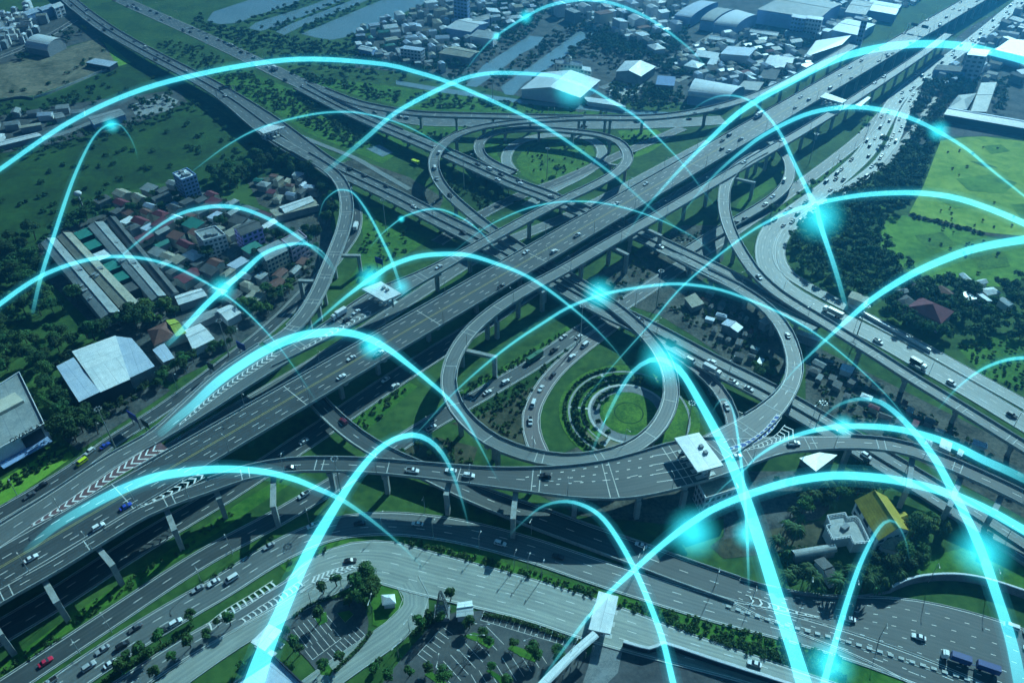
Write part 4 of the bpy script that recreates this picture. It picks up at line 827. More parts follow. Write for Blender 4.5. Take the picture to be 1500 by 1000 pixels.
building("garden_shed", "rounded grey-green shed left of the terrace house garden", "shed", [(1160, 806), (1218, 797), (1224, 808), (1168, 818)], 3.5, 'barrel', 'roof_grey', 'wall_grey', 1.5)
building("greenhouse", "small glass frame house beside the palms", "greenhouse", [(1194, 822), (1207, 817), (1229, 850), (1217, 855)], 3, 'gable', 'roof_dark', 'wall_white', 1.6)
building("roadside_shed", "bright white triangular shed roof under the right toll ramp", "shed", [(1173, 671), (1200, 664), (1224, 668), (1195, 690)], 4, 'shed', 'roof_white', 'wall_grey', .5)
building("roadside_shed", "long brown-roofed shed below the white triangular roof", "shed", [(1176, 712), (1216, 703), (1228, 714), (1190, 724)], 4, 'gable', 'roof_brown', 'wall_grey', 1)
building("yard_shed", "pale-blue roofed shed in the dark scrapyard", "shed", [(1058, 475), (1066, 468), (1087, 479), (1080, 486)], 5, 'gable', 'roof_blue', 'wall_grey', .8)
building("yard_shed", "white-roofed shed between the hook ramp and its pier", "shed", [(1113, 470), (1122, 464), (1133, 470), (1122, 476)], 5, 'shed', 'roof_white', 'wall_grey', .4)
building("yard_shed", "bright white roof seen through the hook ramp gap", "shed", [(1167, 488), (1171, 483), (1202, 496), (1198, 500)], 5, 'shed', 'roof_white', 'wall_grey', .4)
building("yard_office", "low grey office on the yard beside the lower expressway", "office", [(1004, 437), (1018, 430), (1030, 444), (1014, 450)], 4, 'flat', 'roof_tan', 'wall_grey')
# ---- upper centre and right: the industrial town
t, P = building("warehouse", "huge pale gabled warehouse beside the town ponds", "warehouse", [(849, 143), (878, 118), (794, 107), (764, 131)], 8, 'gable', 'roof_white', 'wall_white', 5.5, eave=.8)
building("annex", "low bright white annex right of the huge gabled warehouse", "annex", [(855, 142), (896, 147), (917, 157), (862, 149)], 4, 'flat', 'roof_white', 'wall_white')
t, P = building("town_hall", "cream hall with a small turret behind the huge gabled warehouse", "hall", [(813, 87), (850, 92), (853, 97), (815, 93)], 13, 'gable', 'roof_white', 'wall_cream', 2, wins=(3, 7, 2, (0, 2)))
c = (P[0] + P[1] + P[2] + P[3]) / 4; mb = MB(); mb.tube([(*c, 13), (*c, 18), (*c, 20)], [3, 3, .5], 8); mb.build("turret", M['wall_cream'], t)
building("town_wing", "cream side wing right of the turreted hall", "hall", [(848, 97), (864, 99), (866, 105), (850, 102)], 10, 'flat', 'roof_white', 'wall_cream', wins=(3, 3, 2, (0, 1, 2, 3)))
building("warehouse", "white gabled warehouse behind the crowded truck yard", "warehouse", [(939, 112), (960, 98), (916, 90), (903, 105)], 8, 'gable', 'roof_white', 'wall_grey', 3)
building("warehouse", "blue-roofed warehouse right of the truck yard", "warehouse", [(961, 124), (987, 126), (989, 114), (964, 112)], 7, 'shed', 'roof_deepblue', 'wall_grey', .5)
building("warehouse", "white arched warehouse beside the curved flyover", "warehouse", [(1008, 140), (1066, 147), (1090, 132), (1020, 119)], 8, 'barrel', 'roof_white', 'wall_blue', 6)
building("warehouse", "boxy pale warehouse in the town's centre", "warehouse", [(1056, 79), (1097, 82), (1107, 71), (1067, 68)], 11, 'flat', 'roof_blue', 'wall_white')
building("warehouse", "barrel-roofed white factory at the town's top", "factory", [(1046, 36), (1079, 40), (1109, 25), (1082, 17)], 11, 'barrel', 'roof_white', 'wall_blue', 5)
building("warehouse", "grey barrel-roofed factory left of the white barrel factory", "factory", [(1026, 30), (1045, 33), (1075, 16), (1054, 13)], 10, 'barrel', 'roof_grey', 'wall_blue', 4)
building("warehouse", "long blue barrel-roofed factory under the top arc", "factory", [(988, 24), (1012, 27), (1052, 5), (1030, 2)], 10, 'barrel', 'roof_blue', 'wall_blue', 4)
building("factory", "vast flat factory at the very top right of the town", "factory", [(1110, 14), (1200, 28), (1232, 6), (1165, -8)], 15, 'gable', 'roof_grey', 'wall_blue', 2.5)
building("office_block", "tall white office block in front of the vast factory", "office", [(1181, 27), (1204, 30), (1206, 26), (1184, 23)], 20, 'flat', 'roof_white', 'wall_white', wins=(5, 5, 2, (0, 1, 2, 3)))
building("office_block", "blue glazed office block in front of the vast factory", "office", [(1160, 25), (1180, 28), (1182, 24), (1162, 21)], 20, 'flat', 'roof_blue', 'wall_blue', wins=(5, 4, 2, (0, 1, 2, 3)))
for i, (lab, q, h, rf, rm, wm) in enumerate([
    ("long white shed with dark stripe right of the barrel factory", [(1098, 47), (1138, 53), (1141, 48), (1102, 43)], 6, 'gable', 'roof_white', 'wall_white'),
    ("grey shed with white skylight patch near the office blocks", [(1148, 52), (1184, 57), (1190, 50), (1152, 45)], 6, 'gable', 'roof_grey', 'wall_grey'),
    ("white low shed by the straight town street", [(1124, 88), (1160, 93), (1162, 87), (1128, 83)], 6, 'shed', 'roof_white', 'wall_white'),
    ("second white low shed just below its twin by the town street", [(1120, 95), (1148, 99), (1151, 94), (1124, 89)], 5, 'shed', 'roof_white', 'wall_white'),
    ("dark-blue roofed shed with two seams near the motorway", [(1112, 114), (1136, 117), (1142, 105), (1120, 102)], 5, 'shed', 'roof_dark', 'wall_grey'),
    ("grey sheet shed behind the white arched warehouse", [(1080, 130), (1110, 133), (1118, 123), (1090, 121)], 6, 'shed', 'roof_grey', 'wall_grey'),
    ("bright white little roof at the motorway edge", [(1126, 126), (1140, 128), (1144, 122), (1130, 120)], 6, 'gable', 'roof_white', 'wall_white'),
    ("white pyramid-roofed house below the boxy warehouse", [(1002, 96), (1022, 100), (1032, 94), (1014, 88)], 6, 'hip', 'roof_white', 'wall_white'),
    ("long pale shed left of the boxy warehouse", [(1017, 82), (1050, 87), (1053, 80), (1022, 75)], 6, 'shed', 'roof_white', 'wall_grey'),
    ("L-end white roof under the long pale shed", [(1036, 94), (1048, 96), (1053, 87), (1042, 86)], 5, 'shed', 'roof_white', 'wall_white'),
    ("long white roof row above the green yard", [(1038, 57), (1074, 63), (1078, 58), (1043, 52)], 5, 'gable', 'roof_white', 'wall_white'),
    ("wide striped white factory roof near the motorway", [(1218, 44), (1258, 52), (1282, 36), (1240, 28)], 8, 'gable', 'roof_white', 'wall_blue'),
    ("long grey roof beside the motorway's far edge", [(1178, 84), (1232, 66), (1246, 54), (1196, 62)], 8, 'shed', 'roof_blue', 'wall_grey'),
    ("white two-step factory roof at the top edge", [(1266, 14), (1312, 22), (1320, 8), (1276, 0)], 9, 'gable', 'roof_white', 'wall_blue'),
    ("grey factory at the top edge left of the motorway", [(1238, 18), (1268, 22), (1280, 4), (1250, 0)], 10, 'gable', 'roof_grey', 'wall_blue')]):
    building("industrial_shed", lab, "shed", q, h, rf, rm, wm, 1.2)
building("town_block", "twin-gabled white works with blue front left of the long pond", "factory", [(653, 41), (690, 47), (715, 34), (686, 27)], 9, 'gable', 'roof_white', 'wall_blue', 2.5)
building("town_block", "long grey-roofed works behind the twin-gabled works", "factory", [(690, 36), (716, 28), (718, 20), (696, 26)], 9, 'gable', 'roof_grey', 'wall_blue', 2)
building("town_block", "white warehouse with blue front at the long pond's edge", "factory", [(688, 53), (722, 58), (730, 48), (700, 44)], 9, 'flat', 'roof_grey', 'wall_white')
building("town_block", "cream flat-roofed works below the twin-gabled works", "factory", [(643, 78), (688, 85), (703, 76), (665, 68)], 8, 'gable', 'roof_tan', 'wall_grey', 1.5)
building("town_block", "four-storey pale block with white end wall left of the works", "apartment block", [(586, 71), (616, 75), (622, 71), (594, 67)], 13, 'flat', 'roof_blue', 'wall_white', wins=(4, 6, 2, (0, 1, 2, 3)))
building("town_block", "blue-fronted house with white roof by the left ponds", "house", [(525, 72), (544, 76), (549, 71), (530, 67)], 8, 'gable', 'roof_white', 'wall_blue', 1)
building("town_block", "green ten-storey tower at the very top", "apartment block", [(664, -4), (684, 0), (688, -4), (668, -8)], 26, 'flat', 'roof_grey', 'wall_blue', wins=(7, 4, 2, (0, 1, 2, 3)))
building("school_block", "six-storey striped pale block right of the frontage road", "office", [(1417, 80), (1444, 83), (1450, 74), (1424, 71)], 24, 'flat', 'roof_blue', 'wall_white', wins=(6, 3, 3, (0, 1, 2, 3)))
building("school_block", "low dark flat-roofed hall left of the striped block", "hall", [(1368, 102), (1414, 106), (1418, 99), (1374, 95)], 10, 'flat', 'roof_dark', 'wall_blue')
building("school_block", "big white hall under the thick arc at the right edge", "hall", [(1458, 73), (1530, 90), (1545, 62), (1480, 58)], 12, 'flat', 'roof_white', 'wall_blue')
building("long_hall", "long narrow pale hall running towards the meadow", "hall", [(1437, 122), (1460, 121), (1445, 164), (1422, 163)][::-1], 7, 'gable', 'roof_grey', 'wall_grey', 1.2)
building("long_hall", "grey hall beside the long narrow pale hall", "hall", [(1404, 140), (1430, 137), (1416, 160), (1388, 160)][::-1], 6, 'hip', 'roof_grey', 'wall_grey', 2)
building("long_hall", "very long low hall with white eaves along the meadow's far edge", "hall", [(1384, 168), (1510, 190), (1518, 180), (1392, 158)], 6, 'gable', 'roof_blue', 'wall_dark', 2)
building("sign_tower", "slim dark tower beside the motorway's far left edge", "tower", [(1262, 30), (1270, 31), (1272, 28), (1264, 27)], 30, 'flat', 'roof_dark', 'wall_blue', wins=(7, 2, 1, (0, 1, 2, 3)))
# ---- toll canopies
def canopy(label, corners, z0, h, booths=4, rm='roof_white', units=0):
    P = [at(x, y, z0 + h)[:2] for x, y in corners]; c = sum(P) / 4; t = empty("toll_plaza", (c[0], c[1], z0)); prop(t, label, "toll canopy")
    ar = sum(P[i][0] * P[(i + 1) % 4][1] - P[(i + 1) % 4][0] * P[i][1] for i in range(4)); P = P if ar > 0 else P[::-1]
    mb = MB(); mb.prism([tuple(p) for p in P], z0 + h - .9, z0 + h, 0, None, True); mb.build("roof", M[rm], t, uv=True)
    A, B, C, D = P
    if np.linalg.norm(B - A) < np.linalg.norm(C - B): A, B, C, D = B, C, D, A
    d = (B - A) / np.linalg.norm(B - A); rz = math.atan2(d[1], d[0]); m0, m1 = (A + D) / 2, (B + C) / 2
    for i in range(booths + 1):
        p = m0 + (m1 - m0) * (i + .1) / (booths + .2)
        mb = MB(); mb.box((*p, z0 + (h - .9) / 2), (.5, .8, h - .9), rz); mb.build("column", M['concrete'], t)
        if i < booths:
            q = m0 + (m1 - m0) * (i + .6) / (booths + .2); mb = MB(); mb.box((*q, z0 + 1.35), (1.5, 3.0, 2.4), rz, 0); mb.box((*q, z0 + 1.75), (1.56, 2.4, .8), rz, 1); mb.box((*q, z0 + .2), (2.0, 9, .3), rz, 2)
            mb.build("booth", [M['wall_white'], M['glass'], M['concrete_pale']], t)
    for u in range(units):
        p = A + (B - A) * (.42 + .18 * u) + (D - A) * .3; mb = MB(); mb.box((*p, z0 + h + .5), (1.6, 1.6, 1), rz); mb.build("roof_unit", M['wall_grey'], t)
    return t
canopy("large bright white toll canopy at the garden's lower right", [(988, 641), (1024, 633), (1060, 681), (1022, 691)], 15, 7, 5, units=2)
canopy("small white toll canopy left of the motorway deck", [(530, 423), (558, 412), (588, 430), (562, 441)], 15, 6.5, 4, units=2)
canopy("pale toll canopy on the upper-left expressway", [(378, 191), (394, 182), (418, 186), (386, 196)], 8.5, 6.5, 4)
canopy("far toll canopy spanning the motorway's right ramp", [(1201, 142), (1210, 136), (1241, 147), (1234, 151)], 15, 7, 4)
canopy("pale-green toll canopy right of the far toll canopy", [(1250, 153), (1266, 140), (1276, 143), (1261, 156)], 8, 6, 3)
canopy("ridged white canopy over the concrete road at bottom centre", [(877, 865), (906, 873), (894, 928), (862, 921)], 0, 6.5, 3)
canopy("square white canopy over the entrance lane at bottom left", [(394, 913), (413, 923), (388, 953), (367, 940)], 0, 6, 2)
building("toll_office", "white toll office with flat roof beneath the large canopy", "office", [(1020, 706), (1072, 696), (1082, 716), (1033, 731)], 11, 'flat', 'roof_tan', 'wall_white', parapet=1, wins=(3, 6, 4, (0, 1, 2, 3)))
building("service_building", "large grey-roofed building cut by the bottom edge", "building", [(403, 962), (447, 1004), (390, 1060), (330, 1010)], 9, 'flat', 'roof_blue', 'wall_dark', parapet=1.2)
building("guard_house", "small white guard house in the lawn beside the first car park", "guard house", [(560, 872), (576, 871), (578, 882), (562, 884)], 3.5, 'hip', 'roof_white', 'wall_white', 1.2)
building("service_hut", "white-roofed service huts at the lattice mast's foot", "hut", [(672, 884), (690, 881), (692, 899), (670, 902)], 4, 'gable', 'roof_white', 'wall_white', .8)
# covered walkway and white boundary wall at the bottom
def strip_building(name, label, cat, pts, wd, h, rm, cols=6):
    p = Path([(x, y, h) for x, y in pts], wd, 3); t = empty(name, (p.P[0, 0], p.P[0, 1], 0)); prop(t, label, cat); mb = MB(); wall_along(mb, p, 0.0, wd, h - .35, h, step=4); mb.build("roof", M[rm], t, uv=True)
    for i in range(cols):
        for s in (1, -1):
            q, rz = p.at(p.L * (i + .5) / cols, s * wd * .4); mb = MB(); mb.box((q[0], q[1], h / 2 - .2), (.3, .3, h - .4), rz); mb.build("post", M['metal'], t)
    return t
strip_building("covered_walkway", "long white-roofed covered walkway rising from the bottom edge", "walkway", [(872, 936), (840, 964), (804, 1000), (770, 1036)], 3.2, 4, 'roof_white', 9)
def long_wall(name, label, cat, pts, h, wd, m, cap=None, z=0):
    p = Path([(x, y, z) for x, y in pts], wd, 3); mb = MB(); q, _ = p.at(p.L / 2); wall_along(mb, p, 0.0, wd, z - .1, z + h, step=3)
    if cap: wall_along(mb, p, 0.0, wd * 1.6, z + h, z + h + .3, step=3, mi=1)
    o = mb.build(name, [M[m], M[cap or m]], loc=(q[0], q[1], 0)); prop(o, label, cat); return o
long_wall("boundary_wall", "bright white boundary wall zigzagging along the concrete road", "wall", [(912, 946), (951, 956), (968, 948), (985, 952), (1050, 974), (1140, 1003), (1220, 1030)], 3.2, .9, 'wall_dark', 'roof_white')
long_wall("noise_barrier", "curved pale noise barrier above the wide carriageway", "wall", [(1302, 868), (1318, 860), (1345, 852), (1385, 849), (1420, 852), (1460, 862), (1530, 886)], 4.2, .7, 'concrete_dark', 'roof_white')
long_wall("garden_wall", "low dark wall bordering the palm garden and the road", "wall", [(1085, 848), (1130, 862), (1180, 872), (1240, 876), (1290, 870), (1302, 868)], 1.5, .5, 'concrete_dark')
long_wall("field_fence", "pale panel fence along the brown yard at upper left", "fence", [(50, 145), (72, 138), (105, 125), (140, 110), (158, 104)], 2.2, .4, 'concrete_pale')
long_wall("field_fence", "dark low fence continuing the pale panel fence to the left edge", "fence", [(-30, 152), (0, 149), (30, 144), (49, 146)], 2, .5, 'concrete_dark')
long_wall("roadside_wall", "long white barrier beside the right frontage road", "wall", [(1243, 448), (1280, 470), (1320, 492), (1362, 516)], 1.6, .8, 'wall_white', 'roof_white')
# ---- scattered small houses of the town and the villages
def inside(p, poly):
    x, y = p; r = False; n = len(poly)
    for i in range(n):
        x1, y1 = poly[i]; x2, y2 = poly[(i + 1) % n]
        if (y1 > y) != (y2 > y) and x < (x2 - x1) * (y - y1) / (y2 - y1) + x1: r = not r
    return r
def scatter(poly, n, r, gap=1.0, tries=30, avoid=True, road=True):
    xs = [p[0] for p in poly]; ys = [p[1] for p in poly]; out = []; W = [at(*p)[:2] for p in poly]
    x0, x1, y0, y1 = min(w[0] for w in W), max(w[0] for w in W), min(w[1] for w in W), max(w[1] for w in W)
    for _ in range(n * tries):
        if len(out) >= n: break
        p = (random.uniform(x0, x1), random.uniform(y0, y1))
        if not inside(p, [tuple(w) for w in W]): continue
        rr = r() if callable(r) else r
        if any(inside(p, q) for q in POND): continue
        if avoid and not free(p, rr * gap): continue
        if road and on_road(p, rr * .7): continue
        out.append((p[0], p[1], rr)); FOOT.append((p[0], p[1], rr * .9))
    return out
RC = [('roof_white', 'white-roofed', 'wall_white'), ('roof_grey', 'grey-roofed', 'wall_grey'), ('roof_dark', 'dark-roofed', 'wall_grey'), ('roof_blue', 'pale-blue-roofed', 'wall_white'), ('roof_brown', 'brown-roofed', 'wall_cream'), ('roof_red', 'red-roofed', 'wall_cream'), ('roof_tan', 'tan-roofed', 'wall_cream'), ('roof_green', 'green-roofed', 'wall_grey')]
def houses(poly, n, where, ang, sizes, hs, weights, gap=.8):
    for x, y, r in scatter(poly, n, lambda: random.uniform(*sizes), gap):  # footprints are kept by scatter()
        rm, word, wm = random.choices(RC, weights)[0]; a = ang + random.choice((0, math.pi / 2)) + random.gauss(0, .06); k = random.uniform(.5, .85)
        c, s = math.cos(a), math.sin(a); q = [(x + (u * c - v * k * s) * r * .8, y + (u * s + v * k * c) * r * .8) for u, v in ((-1, -1), (1, -1), (1, 1), (-1, 1))]
        kind = "shack" if sizes[1] < 5.5 else "house"
        building(kind, None, kind, q, random.uniform(*hs), random.choice(('gable', 'gable', 'hip', 'flat', 'shed')), rm, wm, r * .22, world=True, eave=.4, group="small houses " + where, num=("small " + word, kind, where), ridge=False)
houses([(520, 52), (560, 38), (620, 16), (650, -12), (760, -20), (780, 20), (700, 66), (650, 108), (530, 90)], 50, "left of the town ponds", .35, (5, 10), (4, 9), (8, 5, 3, 5, 1, 1, 2, 1))
houses([(800, -10), (1000, -20), (1010, 40), (960, 78), (870, 40), (812, 28)], 46, "in the town's middle", .4, (6, 11), (5, 14), (8, 5, 2, 6, 1, 1, 3, 0))
houses([(985, 100), (1020, 60), (1100, 50), (1180, 60), (1190, 110), (1100, 130), (1010, 118)], 26, "near the boxy warehouse", .4, (5, 9), (4, 8), (8, 5, 2, 5, 1, 1, 2, 0))
houses([(1190, 80), (1270, 34), (1370, -20), (1250, -20), (1190, 40)], 20, "by the motorway's far end", .8, (6, 11), (5, 12), (8, 5, 2, 6, 0, 0, 2, 0))
houses([(150, 300), (190, 288), (260, 272), (330, 300), (400, 330), (360, 400), (300, 420), (240, 410), (170, 320)], 66, "in the left village", -.55, (4.5, 8), (4, 7), (1, 4, 9, 1, 4, 3, 2, 1), .72)
houses([(250, 420), (330, 400), (440, 372), (450, 400), (380, 445), (310, 450)], 26, "between village and ramp", -.4, (4, 7), (3.5, 6), (3, 4, 4, 1, 2, 1, 2, 0))
houses([(375, 265), (440, 262), (470, 290), (400, 300)], 16, "in the leafy yard", -.3, (3, 5), (3, 5), (3, 4, 5, 2, 1, 1, 2, 1))
houses([(1300, 430), (1450, 400), (1480, 460), (1400, 500), (1310, 480)], 9, "among the right-hand trees", .3, (3.5, 6), (3.5, 5), (6, 4, 2, 1, 1, 1, 1, 0))
houses([(-30, 40), (40, 20), (60, 34), (40, 60), (-30, 85)], 14, "at the upper-left corner", .3, (5, 9), (4, 8), (5, 4, 2, 6, 0, 0, 1, 0))
houses([(-20, 178), (70, 160), (120, 168), (60, 200), (-20, 214)], 10, "on the left field lane", .25, (4, 7), (3, 5), (5, 4, 2, 2, 0, 0, 2, 0))
houses([(1470, 40), (1530, 20), (1530, 120), (1470, 130)], 9, "at the upper-right corner", .4, (6, 10), (5, 9), (6, 4, 2, 5, 0, 0, 1, 0))
houses([(1020, 425), (1090, 440), (1145, 500), (1140, 545), (1080, 530), (1010, 470)], 20, "in the scrapyard", -.5, (1.8, 3.4), (2.2, 3.4), (1, 4, 9, 2, 2, 1, 1, 0), 1)
houses([(1190, 520), (1330, 590), (1480, 665), (1470, 710), (1330, 640), (1190, 560)], 26, "under the right ramp", -.6, (1.8, 3.6), (2.2, 3.4), (2, 4, 8, 2, 2, 1, 1, 0), 1)

# the smallest, farthest roofs between the numbered houses: one crowded mass
hm = MB(); HK = ['wall_grey', 'wall_white', 'roof_white', 'roof_grey', 'roof_dark', 'roof_blue', 'roof_tan']
for poly, n, ang in (([(520, 50), (640, 8), (740, -30), (800, -20), (780, 24), (690, 84), (650, 108), (530, 92)], 120, .35), ([(800, -20), (1000, -30), (1010, 40), (960, 80), (870, 45), (810, 24)], 120, .4), ([(985, 104), (1020, 60), (1100, 50), (1185, 60), (1190, 112), (1100, 134), (1010, 120)], 80, .4), ([(1190, 84), (1280, 40), (1390, -24), (1240, -24), (1190, 30)], 90, .8), ([(1290, 190), (1420, 60), (1500, -10), (1540, 40), (1480, 120), (1380, 130), (1330, 200)], 50, .8), ([(-40, 40), (40, 10), (70, 30), (40, 64), (-40, 90)], 40, .3)):
    for x, y, r in scatter(poly, n, lambda: random.uniform(3.5, 7), .62):
        FOOT[-1] = (x, y, r * .8); a = ang + random.choice((0, 1.57)) + random.gauss(0, .08); c, s_ = math.cos(a), math.sin(a); k = random.uniform(.55, .9); h = random.uniform(3.5, 9)
        q = [(x + (u * c - v * k * s_) * r * .75, y + (u * s_ + v * k * c) * r * .75) for u, v in ((-1, -1), (1, -1), (1, 1), (-1, 1))]; rmi = random.choice((2, 2, 3, 3, 4, 5, 5, 6)); z = h + r * .2
        hm.prism(q, -.1, h, random.choice((0, 1)), rmi); m1 = ((q[1][0] + q[2][0]) / 2, (q[1][1] + q[2][1]) / 2, z); m2 = ((q[3][0] + q[0][0]) / 2, (q[3][1] + q[0][1]) / 2, z)
        hm.add([(*p, h) for p in q] + [m1, m2], [(0, 1, 4, 5), (2, 3, 5, 4), (1, 2, 4), (3, 0, 5)], rmi)
prop(hm.build("distant_rooftops", [M[k] for k in HK], uv=True), kind="stuff")
# ================================================================== TREES
def leaf_quads(C, N, s, rng, up=.35):
    """Leaf cards: centres C, outward directions N, half-size s -> vertex array (n*4, 3)."""
    n = len(C); nn = N + rng.normal(0, .55, (n, 3)) + np.array([0, 0, up]); nn /= np.linalg.norm(nn, axis=1)[:, None]
    a = np.cross(nn, rng.normal(0, 1, (n, 3))); a /= np.linalg.norm(a, axis=1)[:, None] + 1e-9; b = np.cross(nn, a)
    s = np.asarray(s).reshape(-1, 1) * rng.uniform(.6, 1.35, (n, 1)); k = rng.uniform(.55, 1, (n, 1))
    bend = nn * s * rng.uniform(-.5, .1, (n, 1))
    return np.stack([C - a * s, C + b * s * k + bend, C + a * s, C - b * s * k + bend], 1).reshape(-1, 3)
def crown_points(rng, h, r, nclump, nleaf, base=.35, lean=.0):
    C = []; N = []
    for i in range(nclump):
        t = (i + .5) / nclump; an = rng.uniform(0, 6.28); el = rng.uniform(-.25, 1)
        rad = r * (.62 * math.sqrt(max(0, 1 - el * el * .7))) * rng.uniform(.35, 1.1)
        c = np.array([rad * math.cos(an), rad * math.sin(an), h * (base + (1 - base) * .5) + el * h * (1 - base) * .36])
        cr = r * rng.uniform(.30, .52); k = int(nleaf / nclump * rng.uniform(.7, 1.3))
        u = rng.normal(0, 1, (k, 3)); u /= np.linalg.norm(u, axis=1)[:, None]; u[:, 2] = np.where(u[:, 2] < -.35, -u[:, 2], u[:, 2])
        C.append(c + u * cr * rng.uniform(.7, 1.05, (k, 1)) * np.array([1, 1, .8])); N.append(u)
    return np.vstack(C), np.vstack(N)
def quads_mesh(name, V, m):
    n = len(V) // 4; me = bpy.data.meshes.new(name); me.vertices.add(len(V)); me.vertices.foreach_set("co", V.astype(np.float32).ravel())
    me.loops.add(n * 4); me.loops.foreach_set("vertex_index", np.arange(n * 4, dtype=np.int32)); me.polygons.add(n)
    me.polygons.foreach_set("loop_start", np.arange(0, n * 4, 4, dtype=np.int32)); me.polygons.foreach_set("loop_total", np.full(n, 4, dtype=np.int32))
    me.materials.append(m); me.update(calc_edges=True); me.validate(); return me
def make_tree(seed, h, r, m, nclump=16, nleaf=1500, ls=.34, base=.3):
    rng = np.random.default_rng(seed); t = empty("tree", (0, 0, 0)); mb = MB()
    top = np.array([rng.normal(0, .3), rng.normal(0, .3), h * .62]); mb.tube([(0, 0, -.2), top * .5 + rng.normal(0, .1, 3), top], [h * .035, h * .026, h * .012], 6)
    for i in range(5):
        an = i * 1.26 + rng.uniform(-.4, .4); s = top * rng.uniform(.5, .9); e = s + np.array([math.cos(an) * r * .6, math.sin(an) * r * .6, h * rng.uniform(.1, .24)]); mb.tube([s, (s + e) / 2 + (0, 0, .2), e], [h * .014, h * .01, h * .005], 4)
    mb.build("trunk", M['bark'], t, local=True)
    C, N = crown_points(rng, h, r, nclump, nleaf, base); me = quads_mesh("crown", leaf_quads(C, N, ls, rng), m); o = bpy.data.objects.new("crown", me); COL.objects.link(o); o.parent = t
    return t
PROTO = {}
def proto(kind):
    if kind not in PROTO:
        L = []
        for k in range(4):
            if kind == 'broad': L.append(make_tree(10 + k, 9 + k * .8, 4.3 + .5 * k, M['leaf_dark'], 18, 1700, .42))
            elif kind == 'light': L.append(make_tree(30 + k, 8 + k * .7, 4.0 + .4 * k, M['leaf_light'], 16, 1500, .40))
            elif kind == 'mid': L.append(make_tree(50 + k, 7.5 + k, 3.4 + .4 * k, M['leaf'], 16, 1300, .38))
            elif kind == 'small': L.append(make_tree(70 + k, 4.6 + .5 * k, 1.9 + .2 * k, M['leaf'], 11, 700, .26, .35))
        PROTO[kind] = L; PROTO[kind + '_used'] = [False] * 4
    return PROTO[kind]
def put_tree(p, kind, scale=1.0, num=None, group=None, z=0.0):
    L = proto(kind); i = random.randrange(4)
    if not PROTO[kind + '_used'][i]: t = L[i]; PROTO[kind + '_used'][i] = True
    else: t = copy_tree(L[i])
    t.location = (p[0], p[1], z); t.rotation_euler = (0, 0, random.uniform(0, 6.28)); s = scale * random.uniform(.82, 1.2); t.scale = (s, s, s * random.uniform(.9, 1.12))
    prop(t, None, "tree", group); numbered(t, *num); return t
ADJ = {'broad': 'dark bushy', 'light': 'bright yellow-green', 'mid': 'green round-crowned', 'small': 'small green'}
def trees_px(pts, kind, where, scale=1.0):
    for x, y in pts: put_tree(at(x, y, 0), kind, scale, (ADJ[kind], "tree", where), "trees " + where); FOOT.append((*at(x, y, 0)[:2], 1.5))
def grove(poly, n, kinds, where, scale=1.0, r=3.0, gap=.75):
    for x, y, rr in scatter(poly, n, r * scale, gap, 25): 
        k = random.choices(*zip(*kinds))[0]; put_tree((x, y), k, scale, (ADJ[k], "tree", where), "trees " + where)
# individual trees (the nearer ones)
grove([(-20, 350), (55, 350), (75, 400), (140, 465), (150, 480), (60, 480), (-20, 490)], 30, [('broad', 5), ('mid', 2)], "in the wood left of the tan hall")
grove([(-20, 500), (60, 490), (160, 485), (165, 492), (100, 512), (80, 535), (30, 545), (-20, 570)], 26, [('broad', 4), ('mid', 3)], "behind the white warehouse")
grove([(60, 560), (82, 545), (112, 596), (150, 640), (110, 655), (76, 640)], 15, [('broad', 5), ('mid', 2)], "between store and warehouse")
grove([(155, 468), (205, 445), (250, 455), (262, 466), (216, 482), (180, 488)], 13, [('broad', 3), ('light', 3)], "between tan hall and warehouse")
grove([(226, 560), (262, 540), (300, 520), (345, 495), (350, 500), (290, 540), (230, 575)], 12, [('mid', 3), ('broad', 2)], "along the left frontage road", .75)
grove([(345, 470), (365, 440), (400, 425), (430, 420), (420, 440), (380, 470)], 14, [('mid', 3), ('light', 2)], "left of the curved ramp foot", .8)
grove([(300, 262), (372, 240), (430, 230), (480, 250), (500, 290), (495, 340), (478, 330), (470, 285), (440, 258), (375, 262), (340, 285)], 34, [('broad', 4), ('mid', 3), ('light', 1)], "around the leafy yard")
grove([(230, 385), (330, 370), (360, 390), (330, 402), (260, 412)], 10, [('broad', 2), ('mid', 2)], "in the left village")
grove([(150, 298), (200, 292), (260, 282), (330, 305), (400, 330), (470, 345), (470, 400), (400, 400), (300, 350)], 34, [('mid', 3), ('broad', 2)], "among the village roofs", .7, gap=.55)
grove([(1150, 770), (1205, 730), (1250, 700), (1300, 700), (1300, 720), (1250, 735), (1200, 762)], 9, [('broad', 2), ('mid', 2)], "behind the golden villa", .8)
grove([(1330, 770), (1365, 740), (1380, 790), (1350, 830), (1310, 850), (1240, 862), (1236, 845), (1290, 820), (1335, 800)], 14, [('broad', 4), ('mid', 2), ('light', 1)], "right of the golden villa", .8)
trees_px([(1345, 770), (1352, 782)], 'light', "beside the golden roof", .9)
trees_px([(118, 290 + 18), (135, 312), (150, 300), (128, 322)], 'broad', "under the water tower", .8)
trees_px([(535, 868), (545, 878), (532, 884), (526, 866), (540, 862), (540, 850), (548, 866)], 'mid', "in the first car park lawn", 1.0)
trees_px([(512, 889), (470, 909), (420, 930), (434, 950), (440, 958), (474, 982), (500, 972), (358, 980), (320, 918), (338, 916), (305, 935), (474, 870), (494, 858), (518, 852)], 'small', "around the first car park", 1.1)
trees_px([(688, 920), (708, 936), (716, 944), (752, 946), (780, 960), (786, 966), (628, 984), (650, 1000), (742, 1002), (720, 980), (816, 962), (820, 974)], 'mid', "on the second car park islands", .62)
trees_px([(630, 912), (616, 922), (660, 880), (646, 912), (600, 990), (570, 996), (548, 985), (556, 975)], 'small', "beside the second car park", 1.2)
